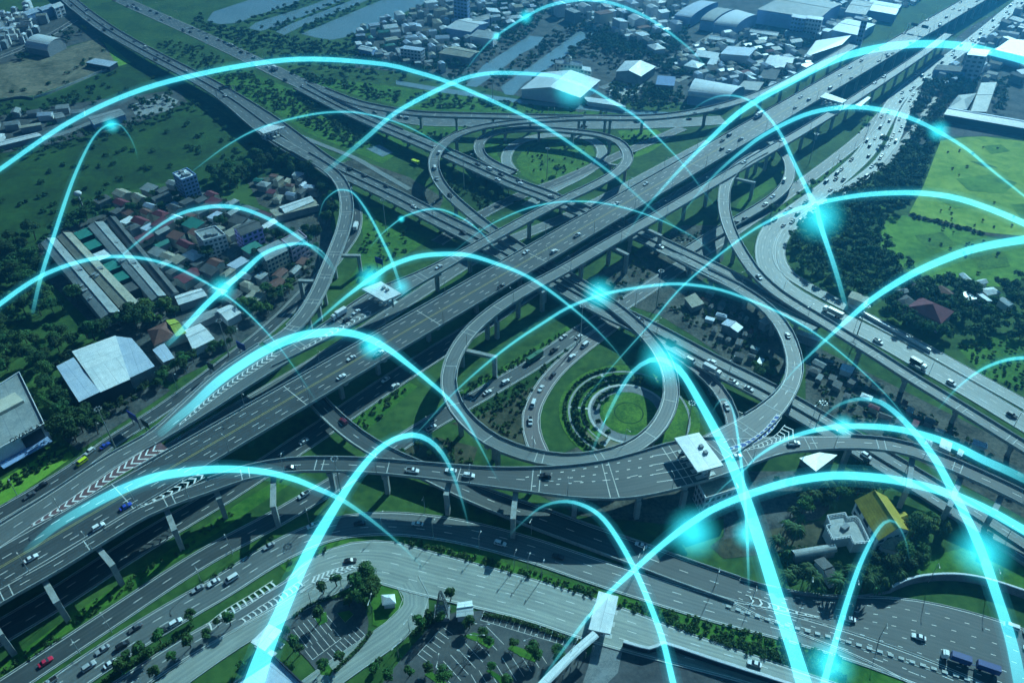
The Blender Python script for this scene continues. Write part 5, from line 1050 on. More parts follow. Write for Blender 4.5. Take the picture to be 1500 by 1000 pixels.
trees_px([(282, 908), (236, 940), (222, 965), (190, 970), (256, 970), (230, 990), (210, 962), (178, 985), (280, 948)], 'small', "on the verge at bottom left", 1.15)
trees_px([(815, 255)], 'mid', "alone on the inner loop lawn", .8)
trees_px([(650, 235 + 30), (676, 278), (690, 270), (705, 285), (668, 262), (720, 290), (735, 298), (700, 302), (745, 285), (712, 272)], 'mid', "inside the upper loop", .6)
grove([(560, 655), (600, 640), (640, 648), (660, 655), (640, 672), (590, 672)], 6, [('small', 1)], "below the loop ramp", 1.0)
grove([(1090, 548), (1130, 520), (1156, 560), (1140, 572)], 6, [('mid', 1)], "inside the hook ramp", .7)
grove([(1110, 330), (1190, 270), (1240, 225), (1270, 175), (1276, 180), (1245, 232), (1200, 276), (1120, 340)], 14, [('small', 2), ('mid', 1)], "on the strip beside the frontage road", .9)
grove([(1430, 560), (1520, 600), (1520, 640), (1440, 590)], 10, [('small', 2), ('mid', 1)], "on the right-hand roadside bank", 1)
# palms
def make_palm(seed, h):
    rng = np.random.default_rng(seed); t = empty("palm_tree"); mb = MB(); top = np.array([rng.normal(0, .4), rng.normal(0, .4), h])
    mb.tube([(0, 0, -.2), top * .5 + (.1, .1, 0), top], [.28, .2, .17], 7); mb.build("trunk", M['bark'], t, local=True); fr = MB()
    for i in range(17):
        an = i * 2.4; L = rng.uniform(3.2, 4.6); el = rng.uniform(.1, 1.0); d = np.array([math.cos(an), math.sin(an), 0]); sd = np.array([-d[1], d[0], 0]); V = []
        for j in range(7):
            u = j / 6; c = top + d * L * u + np.array([0, 0, L * (el * u - (el * .6 + .75) * u * u)]); wd = .5 * math.sin(math.pi * min(1, .12 + u * .88)) + .03
            V += [c + sd * wd - (0, 0, wd * .5), c, c - sd * wd - (0, 0, wd * .5)]
        fr.add(V, [(3 * j, 3 * j + 1, 3 * j + 4, 3 * j + 3) for j in range(6)] + [(3 * j + 1, 3 * j + 2, 3 * j + 5, 3 * j + 4) for j in range(6)])
    fr.build("crown", M['palm_leaf'], t, local=True); return t
palms = [make_palm(1, 5.5), make_palm(2, 7.5), make_palm(3, 4)]
for i, (x, y) in enumerate([(1174, 735), (1190, 738), (1165, 752), (1150, 776), (1162, 792), (1158, 815), (1178, 724), (1206, 727), (1140, 800), (1170, 768), (1262, 866), (1278, 862), (1292, 858), (1248, 858), (1235, 868), (1190, 858), (1178, 846), (1200, 866), (1305, 850), (1220, 866), (1165, 838), (1152, 850), (1345, 800), (1352, 815), (1225, 725), (1240, 722), (1215, 738), (1270, 852)]):
    p = at(x, y, 0); t = palms[i] if i < 3 else copy_tree(palms[i % 3]); t.location = (p[0], p[1], 0); t.rotation_euler = (0, 0, random.random() * 6); s = random.uniform(.8, 1.25); t.scale = (s, s, s)
    prop(t, None, "palm tree", "palms around the golden villa"); numbered(t, "feathery", "palm", "around the golden villa", "palms")
# woods, tree belts and rough shrubs that read as one mass
def mass(name, polys, n, hr, m, ls=.5, leaves=150, where="", road=True, seed=1, low=False, avoid=True, r0=None, gap=.55):
    rng = np.random.default_rng(seed); A = []
    for poly, k in zip(polys, n):
        for x, y, r in scatter(poly, k, (r0 or hr[1] * .5), gap, 14, avoid, road):
            FOOT.pop(); h, rr = rng.uniform(hr[0] * .7, hr[0] * 1.25), rng.uniform(hr[1] * .7, hr[1] * 1.2)
            C, N = crown_points(rng, h, rr, 5 if low else 7, leaves, .05 if low else .2); V = leaf_quads(C, N, ls, rng); A.append(V + np.array([x, y, 0]))
    if not A: return None
    o = bpy.data.objects.new(name, quads_mesh(name, np.vstack(A), M[m])); COL.objects.link(o); prop(o, None, None, None, "stuff"); return o
woods_r = [[(1170, 320), (1215, 300), (1262, 268), (1310, 215), (1330, 205), (1372, 208), (1345, 275), (1325, 308), (1296, 322), (1285, 350), (1330, 398), (1312, 420), (1270, 440), (1215, 428), (1170, 392), (1155, 352)],
           [(1310, 420), (1395, 418), (1440, 425), (1425, 440), (1410, 460), (1380, 500), (1330, 490), (1290, 462)], [(1450, 420), (1560, 390), (1700, 440), (1700, 560), (1540, 520), (1460, 488), (1400, 505), (1410, 465)]]
mass("woods", woods_r, (300, 75, 150), (8, 4.0), 'leaf_dark', .5, 270, seed=2)
mass("woods", [[(1270, 230), (1330, 140), (1370, 108), (1400, 112), (1385, 150), (1375, 205), (1330, 210)], [(1400, 170), (1380, 165), (1392, 120), (1440, 110), (1430, 130)], [(1460, 125), (1480, 120), (1470, 170), (1448, 166)]], (90, 25, 16), (8, 4.2), 'leaf_dark', .6, 150, seed=3)
mass("woods", [[(-40, 250), (0, 380), (60, 340), (140, 300), (160, 318), (90, 345), (40, 480), (-40, 480)]], (90,), (7, 4), 'leaf_dark', .48, 240, seed=4)
mass("treeline", [[(430, 60), (520, 70), (545, 92), (470, 88), (400, 70), (330, 45), (310, 40), (360, 48)], [(300, 35), (420, 60), (540, 98), (640, 115), (560, 118), (440, 100), (340, 68), (290, 45)]], (90, 130), (5, 3.2), 'leaf_dark', .6, 110, seed=5)
mass("treeline", [[(345, 38), (440, 4), (520, -25), (540, -20), (450, 10), (366, 42)], [(380, 47), (470, 14), (555, -16), (560, -12), (480, 18), (405, 46)], [(420, 52), (500, 18), (572, -8), (590, -14), (575, -4), (515, 20), (440, 50)], [(506, 57), (562, 38), (620, 10), (680, -25), (690, -20), (630, 14), (570, 44), (515, 64)], [(270, 48), (306, 33), (300, 22), (280, 30)]], (50, 34, 42, 55, 8), (5, 3), 'leaf', .6, 110, seed=6, r0=1.2)
mass("treeline", [[(640, 120), (690, 96), (735, 72), (772, 50), (780, 54), (740, 80), (705, 100), (680, 128)], [(700, 128), (724, 112), (766, 82), (800, 62), (846, 44), (845, 50), (808, 74), (770, 102), (730, 130), (715, 134)], [(752, 140), (770, 122), (805, 102), (850, 66), (880, 52), (930, 50), (900, 70), (860, 88), (812, 92), (800, 108), (770, 132)], [(760, 140), (845, 150), (850, 146), (766, 134)]], (40, 55, 70, 20), (4, 2.6), 'leaf', .6, 110, seed=7, r0=1.3)
mass("treeline", [[(520, 80), (640, 50), (760, -15), (800, 20), (780, 50), (690, 92), (640, 110), (540, 96)], [(830, -20), (1000, -20), (1010, 60), (980, 110), (900, 80), (850, 40)], [(960, 100), (1050, 60), (1180, 60), (1190, 100), (1120, 130), (1090, 122), (1000, 115)], [(890, 125), (1010, 130), (1015, 145), (960, 165), (900, 155)], [(860, 55), (930, 56), (940, 82), (885, 80)]], (330, 300, 200, 130, 80), (5, 2.9), 'leaf_dark', .65, 90, seed=8, r0=1.4, gap=.42)
mass("treeline", [[(300, 100), (360, 105), (440, 140), (520, 190), (560, 225), (520, 222), (430, 170), (350, 132)], [(240, 60), (300, 72), (330, 90), (300, 110), (220, 60)], [(500, 128), (640, 140), (760, 152), (760, 158), (640, 158), (540, 145)], [(400, 100), (470, 112), (560, 130), (520, 132), (430, 116)]], (130, 60, 80, 50), (2.6, 2.8), 'shrub', .5, 150, seed=9, low=True, r0=1.2)
mass("treeline", [[(-30, 155), (60, 155), (140, 130), (150, 140), (60, 172), (-30, 178)], [(-30, 225), (60, 216), (170, 185), (270, 155), (300, 158), (200, 195), (80, 228), (-30, 250)], [(200, 150), (255, 138), (270, 150), (210, 165)], [(0, 88), (60, 62), (130, 40), (130, 50), (40, 90)], [(395, 208), (450, 240), (480, 262), (470, 275), (440, 255), (380, 225)]], (50, 80, 14, 30, 30), (5, 3), 'leaf_dark', .55, 110, seed=10)
mass("shrubbery", [[(420, 826), (480, 800), (600, 790), (720, 820), (860, 862), (960, 890), (920, 900), (760, 862), (640, 832), (520, 804)], [(960, 890), (1080, 920), (1240, 964), (1200, 985), (1040, 945), (920, 905)]], (150, 130), (1.1, 1.3), 'shrub', .34, 60, seed=11, low=True, r0=.7)
mass("shrubbery", [[(0, 985), (100, 905), (230, 820), (350, 738), (470, 666), (470, 672), (350, 750), (235, 832), (110, 918), (0, 1004)], [(60, 1018), (160, 950), (280, 864), (400, 786), (402, 789), (290, 868), (170, 952), (70, 1026)], [(660, 590), (740, 536), (836, 478), (836, 484), (750, 542), (664, 604)]], (170, 110, 60), (.9, .9), 'shrub', .28, 45, seed=12, low=True, r0=.5)
mass("shrubbery", [[(1020, 425), (1100, 440), (1150, 500), (1150, 555), (1080, 535), (1000, 470), (960, 450)], [(1190, 510), (1330, 582), (1520, 680), (1520, 760), (1340, 660), (1190, 590)], [(850, 425), (980, 340), (1060, 340), (1060, 375), (1000, 415), (940, 440)]], (70, 150, 50), (1.8, 1.5), 'shrub', .36, 100, seed=13, low=True, r0=.9)
mass("shrubbery", [[(0, 708), (60, 672), (100, 658), (104, 664), (60, 690), (0, 724)], [(660, 612), (720, 640), (765, 664), (768, 612), (788, 562), (700, 600)], [(1100, 690), (1180, 690), (1220, 705), (1180, 720)], [(1400, 505), (1470, 492), (1540, 520), (1540, 590), (1440, 556)], [(1150, 800), (1240, 800), (1300, 800), (1330, 830), (1300, 850), (1150, 845)]], (40, 40, 20, 90, 70), (1.3, 1.2), 'shrub', .36, 90, seed=14, low=True, r0=.7)
mass("shrubbery", [[(530, 310), (600, 338), (610, 362), (560, 395), (525, 415)], [(300, 120), (420, 132), (560, 190), (590, 212), (540, 225), (420, 172)], [(640, 265), (740, 275), (790, 290), (720, 314)], [(700, 145), (860, 162), (940, 166), (880, 168), (720, 164)]], (40, 120, 60, 40), (1.6, 1.5), 'shrub', .42, 110, seed=15, low=True, r0=.8)

mass("shrubbery", [[(0, 300), (60, 240), (180, 200), (300, 165), (400, 225), (420, 270), (260, 262), (150, 300), (60, 340)], [(60, 150), (160, 104), (240, 115), (330, 170), (200, 178), (60, 200)], [(0, 140), (60, 120), (150, 70), (170, 96), (60, 138)]], (60, 40, 14), (1.6, 3.4), 'leaf_dark', .45, 150, seed=16, low=True, r0=.8)
mass("shrubbery", [[(1385, 210), (1530, 214), (1530, 350), (1440, 338), (1335, 312), (1355, 272)], [(1300, 320), (1450, 350), (1500, 380), (1400, 414), (1300, 350)], [(1335, 313), (1440, 340), (1442, 346), (1334, 319)]], (26, 16, 60), (1.2, 1.2), 'leaf', .36, 90, seed=17, low=True, r0=.8)
mass("shrubbery", [[(1095, 330), (1180, 262), (1240, 218), (1275, 165), (1290, 168), (1262, 210), (1215, 256), (1150, 305)], [(765, 214), (868, 216), (850, 250), (790, 268)], [(608, 182), (700, 184), (632, 224)], [(905, 192), (962, 190), (926, 232)], [(1150, 690), (1240, 690), (1300, 706), (1260, 724)]], (70, 40, 30, 26, 40), (1, 1.2), 'shrub', .36, 90, seed=18, low=True, r0=.7)

def hedge_line(pts, wd, h, label):
    p = Path([(x, y, 0) for x, y in pts], 1, 2); rng = np.random.default_rng(5); n = int(p.L * 26 * wd); C = []
    for _ in range(n): q, _r = p.at(rng.uniform(0, p.L), rng.uniform(-wd / 2, wd / 2)); C.append((q[0], q[1], rng.uniform(.15, h)))
    C = np.array(C); N = rng.normal(0, 1, (n, 3)); N[:, 2] = abs(N[:, 2]); c0 = np.array([*p.at(p.L / 2)[0][:2], 0])
    o = bpy.data.objects.new("hedge", quads_mesh("hedge", leaf_quads(C - c0, N, .3, rng), M['shrub'])); COL.objects.link(o); o.location = tuple(c0); prop(o, label, "hedge", "clipped hedges by the car parks")
hedge_line([(708, 900), (760, 911), (826, 934), (850, 942)], 1.6, 1.3, "dark hedge between the concrete road and the second car park")
hedge_line([(604, 930), (640, 905), (660, 892)], 2.4, 1.5, "hedge below the lattice mast beside the car park")
hedge_line([(545, 925), (525, 950), (490, 984)], 1.4, 1.2, "hedge along the first car park's right edge")
hedge_line([(150, 1000), (200, 968), (262, 934), (282, 915)], 2.0, 1.2, "hedge on the verge beside the hatched lane")
hedge_line([(430, 903), (460, 884), (500, 873), (530, 870)], 1.2, 1.0, "low hedge along the first car park's upper edge")
hedge_line([(1040, 935), (1100, 951), (1180, 974), (1240, 992)], 1.6, 1.3, "hedge between the concrete road and the pale lower road")
mass("shrubbery", [[(690, 560), (860, 470), (920, 430), (940, 436), (870, 490), (800, 545), (770, 600), (660, 600)], [(505, 630), (560, 582), (606, 562), (560, 610), (520, 645)], [(640, 640), (700, 655), (690, 690), (620, 684), (540, 660)]], (90, 30, 40), (1, 1.2), 'shrub', .34, 90, seed=19, low=True, r0=.7)
mass("treeline", [[(150, 300), (260, 275), (340, 300), (440, 345), (470, 400), (400, 440), (330, 420), (240, 420), (160, 330)], [(100, 520), (230, 560), (190, 600), (120, 640), (60, 560)]], (110, 30), (4.5, 2.6), 'leaf_dark', .4, 150, seed=20, r0=1.1, gap=.45)

mass("treeline", [[(778, 62), (860, 34), (930, 36), (1000, 60), (1000, 112), (960, 92), (880, 52), (850, 72), (812, 92)], [(860, 92), (900, 112), (960, 100), (985, 112), (960, 96), (925, 60), (870, 62)], [(1000, 70), (1090, 40), (1190, 60), (1190, 100), (1080, 100)], [(1330, 200), (1345, 150), (1400, 112), (1400, 140), (1380, 165), (1372, 204)], [(640, 50), (760, -10), (800, 0), (780, 40), (700, 84)]], (170, 60, 60, 50, 70), (5, 2.8), 'leaf_dark', .6, 110, seed=21, r0=1.0, gap=.3)
mass("shrubbery", [[(862, 70), (925, 62), (938, 84), (905, 104), (880, 100)], [(300, 122), (420, 134), (580, 205), (590, 212), (540, 220), (420, 168)]], (40, 50), (1.3, 1.8), 'leaf', .4, 100, seed=22, low=True, r0=.8)

trees_px([(912, 568), (894, 578), (880, 596), (876, 622), (890, 640), (850, 585), (846, 612), (856, 636), (936, 560), (968, 566)], 'small', "in the round garden beds", .7)
hedge_line([(770, 222), (790, 212), (830, 208), (860, 214)], 1.2, .9, "thin hedge along the inner loop lawn's upper side")

mass("woods", woods_r, (60, 22, 40), (8.5, 3.6), 'leaf', .48, 260, seed=23, gap=.3)
mass("woods", [woods_r[0], woods_r[2]], (16, 10), (8, 3.4), 'leaf_light', .46, 240, seed=24, gap=.3)
# ================================================================== VEHICLES
def car_body(kind, L, Wd):
    """Lofted body: side profile stations (x, half width factor, z low, z high); returns lower body and the glasshouse outline."""
    mb = MB(); h = L / 2; k = Wd / 2
    hood = {'sedan': .92, 'suv': 1.05, 'pickup': 1.08, 'van': 1.2}[kind]
    st = [(-h, .78, .42, .74), (-h + .12, .92, .30, .86), (-h * .55, 1, .26, hood), (0, 1, .26, hood + .02), (h * .5, 1, .26, hood - .02), (h - .35, .95, .28, hood - .16), (h - .08, .86, .32, .70), (h, .72, .42, .62)]
    if kind in ('suv', 'van'): st[0] = (-h, .86, .4, hood); st[1] = (-h + .1, .96, .3, hood + .02)
    V = []
    for x, f, z0, z1 in st:
        for y, z in ((-k * f * .92, z0), (-k * f, (z0 + z1) / 2), (-k * f * .93, z1), (k * f * .93, z1), (k * f, (z0 + z1) / 2), (k * f * .92, z0)): V.append((x, y, z))
    n = len(st); mb.add(V, [(6 * i + j, 6 * i + (j + 1) % 6, 6 * i + 6 + (j + 1) % 6, 6 * i + 6 + j) for i in range(n - 1) for j in range(6)] + [(0, 5, 4, 3, 2, 1), tuple(6 * (n - 1) + j for j in range(6))])
    return mb, hood
def glasshouse(mb, gl, kind, L, k, hood):
    h = L / 2
    if kind == 'sedan': b0, b1, t0, t1, top = -h * .74, h * .42, -h * .42, h * .06, 1.44
    elif kind == 'suv': b0, b1, t0, t1, top = -h * .95, h * .46, -h * .82, h * .12, 1.74
    elif kind == 'pickup': b0, b1, t0, t1, top = -h * .12, h * .52, -h * .06, h * .24, 1.75
    else: b0, b1, t0, t1, top = -h * .96, h * .82, -h * .92, h * .5, 1.98
    kb, kt = k * .9, k * .74; z0 = hood - .02
    V = [(b0, -kb, z0), (b1, -kb, z0), (b1, kb, z0), (b0, kb, z0), (t0, -kt, top - .05), (t1, -kt, top - .05), (t1, kt, top - .05), (t0, kt, top - .05)]
    gl.add(V, [(0, 1, 5, 4), (1, 2, 6, 5), (2, 3, 7, 6), (3, 0, 4, 7)])
    e = .05; mb.add([(t0 - e, -kt - e, top - .07), (t1 + e, -kt - e, top - .07), (t1 + e, kt + e, top - .07), (t0 - e, kt + e, top - .07), (t0 + .1, -kt + .1, top), (t1 - .1, -kt + .1, top), (t1 - .1, kt - .1, top), (t0 + .1, kt - .1, top)],
           [(0, 1, 5, 4), (1, 2, 6, 5), (2, 3, 7, 6), (3, 0, 4, 7), (4, 5, 6, 7), (3, 2, 1, 0)])
    for s in (-1, 1):                                            # pillars
        xm = (t0 + t1) / 2; 
        for xb, xt in ((b0 + .04, t0 + .03), (b1 - .06, t1 - .03), (xm - .02, xm)):
            mb.add([(xb - .05, s * kb * 1.005, z0), (xb + .05, s * kb * 1.005, z0), (xt + .05, s * (kt + .012), top - .05), (xt - .05, s * (kt + .012), top - .05)], [(0, 1, 2, 3) if s < 0 else (3, 2, 1, 0)])
    if kind == 'pickup':
        for s in (-1, 1): mb.box((-h * .55, s * (k * .9), hood + .12), (h * .82, .08, .3))
        mb.box((-h * .96, 0, hood + .12), (.08, k * 1.8, .3)); mb.box((-h * .55, 0, hood + .0), (h * .8, k * 1.7, .06), mi=1)
CP = {}
def make_car(kind, colour, parts=True):
    key = (kind, colour, parts)
    if key in CP: return copy_tree(CP[key])
    L, Wd = {'sedan': (5.0, 2.0), 'suv': (5.0, 2.1), 'pickup': (5.6, 2.1), 'van': (5.4, 2.15)}[kind]
    mb, hood = car_body(kind, L, Wd); gl = MB(); glasshouse(mb, gl, kind, L, Wd / 2, hood); P = M['car_' + colour]
    if parts:
        t = empty(kind if kind != 'suv' else "car"); mb.build("body", [P, M['rubber']], t, local=True); gl.build("window_glass", M['glass'], t, local=True); base = None
        for sx in (-1, 1):
            for sy in (-1, 1):
                if base is None: w = MB(); w.tube([(0, -.12, 0), (0, .12, 0)], .36, 10, 0); w.tube([(0, -.13, 0), (0, .13, 0)], .2, 8, 1); base = o = w.build("wheel", [M['rubber'], M['metal']], None, local=True)
                else: o = base.copy(); COL.objects.link(o)
                o.parent = t; o.location = (sx * L * .31, sy * Wd * .44, .36)
        for sy in (-1, 1):
            w = MB(); w.box((L / 2 - .12, sy * Wd * .34, .62), (.14, .36, .16)); w.build("headlight", M['lamp_lens'], t, local=True)
            w = MB(); w.box((-L / 2 + .06, sy * Wd * .35, .74), (.14, .3, .16)); w.build("tail_light", M['car_red'], t, local=True)
    else:
        b = len(gl.f); mb.add(gl.v, gl.f, 2)
        for sx in (-1, 1):
            for sy in (-1, 1): mb.tube([(sx * L * .31, sy * Wd * .44 - .12, .36), (sx * L * .31, sy * Wd * .44 + .12, .36)], .36, 6, 1)
        t = mb.build(kind if kind != 'suv' else "car", [P, M['rubber'], M['glass']], None, local=True)
    CP[key] = t; return t
WORD = {'sedan': ('sedan', 'sedans'), 'suv': ('estate car', 'estate cars'), 'pickup': ('pickup', 'pickups'), 'van': ('van', 'vans')}
WHERE = {'M': "on the wide elevated motorway", 'L': "on the looping elevated ramp", 'A': "on the dark lower dual road", 'GR': "on the reddish garden road", 'U': "beneath the motorway's near edge", 'B': "on the pale lower road", 'W': "on the wide lower-right carriageway", 'Q': "on the concrete toll road", 'Q2': "on the hatched lane", 'R1': "on the curved toll slip road", 'R3': "on the sinking lower ramp", 'E1': "on the left low expressway", 'E2': "on the central low carriageway", 'E2top': "on the upper-left ground road", 'N2': "on the short inner ramp", 'K': "on the elevated hook ramp", 'F': "on the bright right frontage road", 'F2': "on the outer right frontage lane", 'FL': "on the left frontage road", 'RB': "near the small toll canopy", 'RC': "on the narrow branch ramp", 'C': "on the curved flyover", 'N': "on the slender right ramp", 'R2': "on the red-chevron slip road", 'RA': "on the curved left ramp"}
CARS = []
def place(t, key, d, o, flip):
    p = ROADS[key]; q, rz = p.at(d, o); dz = .06 if p.via else .14 + .006 * list(ROADS).index(key) + .03
    q2, _ = p.at(min(d + 2, p.L), o); q1, _ = p.at(max(d - 2, 0), o); sl = (q2[2] - q1[2]) / max(.1, np.linalg.norm(q2[:2] - q1[:2]))
    t.location = (q[0], q[1], q[2] + dz); t.rotation_euler = (0, -math.atan(sl) * (-1 if flip else 1), rz + (math.pi if flip else 0)); CARS.append((q[0], q[1], q[2]))
def put_car(key, d, o, kind, colour, flip=False, parts=None):
    p = ROADS[key]; q, _ = p.at(d, o); f = proj(q)[2]
    for c in CARS:
        if (c[0] - q[0]) ** 2 + (c[1] - q[1]) ** 2 < 27 and abs(c[2] - q[2]) < 3: return None
    t = make_car(kind, colour, (f < 560) if parts is None else parts); place(t, key, d, o, flip)
    prop(t, None, "van" if kind == 'van' else "pickup" if kind == 'pickup' else "car", "vehicles " + WHERE[key]); numbered(t, colour, WORD[kind][0], WHERE[key], WORD[kind][1]); return t
def car_px(key, x, y, colour='white', kind='sedan'):
    p = ROADS[key]; z = 0
    for _ in range(4): i, o, dd = p.near(at(x, y, z + .7)); z = p.P[i, 2]
    lim = p.W[i] / 2 - 1.6; o = max(-lim, min(lim, o)); return put_car(key, p.S[i], o, kind, colour, flip=o > 0)
for x, y, c, k in [(54, 812, 'white', 'sedan'), (203, 730, 'blue', 'sedan'), (137, 777, 'white', 'suv'), (516, 523, 'white', 'sedan'), (492, 556, 'white', 'sedan'), (554, 518, 'white', 'pickup'), (523, 510, 'black', 'sedan'), (724, 426, 'black', 'pickup'), (767, 371, 'white', 'sedan'), (805, 372, 'white', 'suv'), (846, 344, 'white', 'pickup'), (910, 294, 'white', 'sedan'), (953, 265, 'white', 'sedan'), (1056, 207, 'black', 'sedan'), (1064, 214, 'grey', 'suv'), (1072, 218, 'white', 'sedan'), (1081, 206, 'white', 'pickup'), (1171, 143, 'white', 'sedan'), (1183, 147, 'white', 'suv'), (1166, 157, 'grey', 'sedan'), (1068, 198, 'grey', 'van'), (1232, 109, 'white', 'sedan'), (1244, 100, 'white', 'sedan'), (1260, 90, 'grey', 'suv'), (1287, 89, 'white', 'sedan'), (1296, 80, 'white', 'sedan'), (1213, 131, 'white', 'van'), (1250, 112, 'grey', 'sedan'), (1324, 46, 'black', 'sedan'), (1359, 28, 'black', 'sedan'), (1376, 34, 'white', 'sedan'), (1385, 26, 'black', 'suv'), (1393, 24, 'grey', 'sedan'), (1398, 12, 'black', 'sedan'), (1404, 16, 'white', 'sedan'), (1422, 13, 'black', 'suv')]: car_px('M', x, y, c, k)
for key, L in {'L': [(1268, 117, 'white', 'sedan'), (1289, 111, 'white', 'suv'), (1081, 232, 'white', 'sedan'), (1133, 202, 'white', 'sedan'), (637, 246, 'white', 'van'), (640, 262, 'silver', 'sedan'), (660, 286, 'black', 'sedan'), (644, 222, 'white', 'suv')],
               'A': [(58, 975, 'red', 'sedan'), (635, 628, 'white', 'pickup'), (746, 556, 'white', 'suv'), (715, 574, 'white', 'sedan'), (810, 514, 'black', 'pickup'), (820, 490, 'white', 'sedan'), (832, 492, 'silver', 'suv'), (845, 495, 'white', 'sedan'), (447, 714, 'white', 'pickup')],
               'GR': [(856, 506, 'white', 'van'), (836, 524, 'white', 'suv'), (810, 549, 'black', 'sedan'), (793, 568, 'white', 'sedan'), (782, 589, 'white', 'van'), (777, 622, 'white', 'pickup'), (793, 665, 'white', 'sedan')],
               'U': [(446, 646, 'white', 'sedan'), (571, 552, 'white', 'sedan'), (583, 566, 'white', 'suv'), (352, 700, 'silver', 'sedan')],
               'B': [(278, 866, 'silver', 'sedan'), (200, 918, 'grey', 'sedan'), (268, 908, 'white', 'suv'), (243, 925, 'black', 'sedan'), (149, 952, 'silver', 'sedan'), (170, 951, 'black', 'suv'), (174, 970, 'white', 'sedan'), (124, 980, 'silver', 'suv'), (79, 995, 'silver', 'pickup'), (313, 853, 'white', 'sedan'), (345, 844, 'white', 'van'), (336, 826, 'black', 'sedan'), (458, 745, 'white', 'pickup'), (398, 794, 'silver', 'sedan'), (613, 767, 'white', 'sedan'), (738, 797, 'white', 'suv'), (826, 818, 'black', 'sedan'), (530, 766, 'black', 'sedan')],
               'W': [(1251, 908, 'white', 'sedan'), (1337, 930, 'white', 'sedan'), (1487, 885, 'white', 'van'), (1497, 902, 'silver', 'van'), (1496, 946, 'white', 'sedan')],
               'Q': [(1100, 970, 'white', 'sedan'), (522, 820, 'black', 'sedan')], 'R1': [(428, 684, 'black', 'sedan'), (598, 688, 'white', 'pickup'), (655, 688, 'white', 'sedan'), (690, 696, 'white', 'suv'), (800, 696, 'black', 'suv'), (1162, 649, 'white', 'pickup'), (1076, 668, 'white', 'sedan')],
               'R3': [(505, 618, 'maroon', 'suv'), (934, 796, 'white', 'sedan')],
               'E1': [(937, 468, 'white', 'pickup'), (946, 474, 'white', 'sedan'), (1012, 530, 'white', 'van'), (1043, 530, 'white', 'suv'), (1076, 560, 'white', 'pickup'), (988, 502, 'black', 'van'), (511, 246, 'black', 'pickup'), (538, 256, 'black', 'sedan'), (570, 271, 'black', 'sedan'), (678, 340, 'black', 'suv'), (721, 350, 'white', 'sedan'), (455, 231, 'white', 'sedan'), (477, 243, 'silver', 'sedan'), (164, 43, 'black', 'van'), (126, 20, 'white', 'sedan'), (216, 73, 'white', 'sedan'), (232, 80, 'silver', 'sedan'), (246, 88, 'black', 'sedan'), (1273, 669, 'white', 'suv'), (1100, 570, 'silver', 'sedan'), (196, 60, 'grey', 'sedan'), (150, 36, 'black', 'sedan'), (272, 104, 'white', 'suv'), (330, 140, 'white', 'sedan'), (606, 302, 'white', 'sedan')],
               'E2': [(698, 239, 'grey', 'sedan'), (718, 248, 'white', 'van'), (736, 256, 'black', 'sedan'), (728, 262, 'white', 'sedan'), (760, 268, 'white', 'suv'), (806, 287, 'white', 'pickup'), (769, 262, 'black', 'sedan'), (640, 215, 'white', 'sedan'), (600, 200, 'black', 'sedan'), (970, 362, 'white', 'sedan')],
               'N2': [(1148, 264, 'white', 'van'), (1134, 286, 'white', 'sedan'), (1122, 298, 'white', 'sedan'), (1080, 324, 'black', 'sedan'), (1094, 318, 'black', 'suv')], 'K': [(1153, 488, 'white', 'sedan')], 'RC': [(1063, 590, 'white', 'sedan')],
               'FL': [(113, 682, 'yellow', 'van'), (133, 660, 'white', 'suv'), (60, 712, 'black', 'sedan'), (36, 730, 'grey', 'sedan'), (152, 654, 'blue', 'sedan')],
               'RB': [(524, 455, 'white', 'sedan'), (512, 466, 'black', 'suv'), (502, 470, 'white', 'sedan'), (640, 392, 'white', 'sedan'), (1, 1, 'white', 'sedan')][:4],
               'F': [(1281, 497, 'white', 'pickup'), (1387, 557, 'white', 'suv'), (1476, 604, 'black', 'suv'), (1468, 610, 'white', 'sedan')],
               'C': [(1048, 160, 'black', 'sedan'), (1058, 161, 'black', 'suv'), (1020, 167, 'grey', 'sedan')], 'N': [(1112, 405, 'silver', 'sedan')]}.items():
    for x, y, c, k in L: car_px(key, x, y, c, k)
def traffic(key, y0, y1, n, lanes, colours=('white', 'white', 'silver', 'grey', 'black', 'black'), kinds=('sedan', 'sedan', 'suv', 'pickup', 'van')):
    p = ROADS[key]; D = [d for d in np.arange(0, p.L, 3) if y0 <= proj(p.at(d)[0])[1] <= y1 and -20 < proj(p.at(d)[0])[0] < 1520]
    for _ in range(n):
        if not D: return
        o = random.choice(lanes) + random.gauss(0, .25); put_car(key, random.choice(D), o, random.choice(kinds), random.choice(colours), flip=o > 0)
traffic('F', -10, 330, 95, (-3.9, -0.3, 3.8), ('white', 'silver', 'grey', 'black', 'black', 'black', 'grey')); traffic('F2', 120, 330, 26, (-1.6, 1.6)); traffic('E2top', -15, 175, 44, (-6.4, -3.2, 0, 3.2, 6.4)); traffic('E1', -10, 120, 8, (-4.5, 4.5)); traffic('M', -10, 120, 14, (-7.5, -4.5, 4.5, 7.5)); traffic('E2top', 170, 184, 8, (-5, 5))
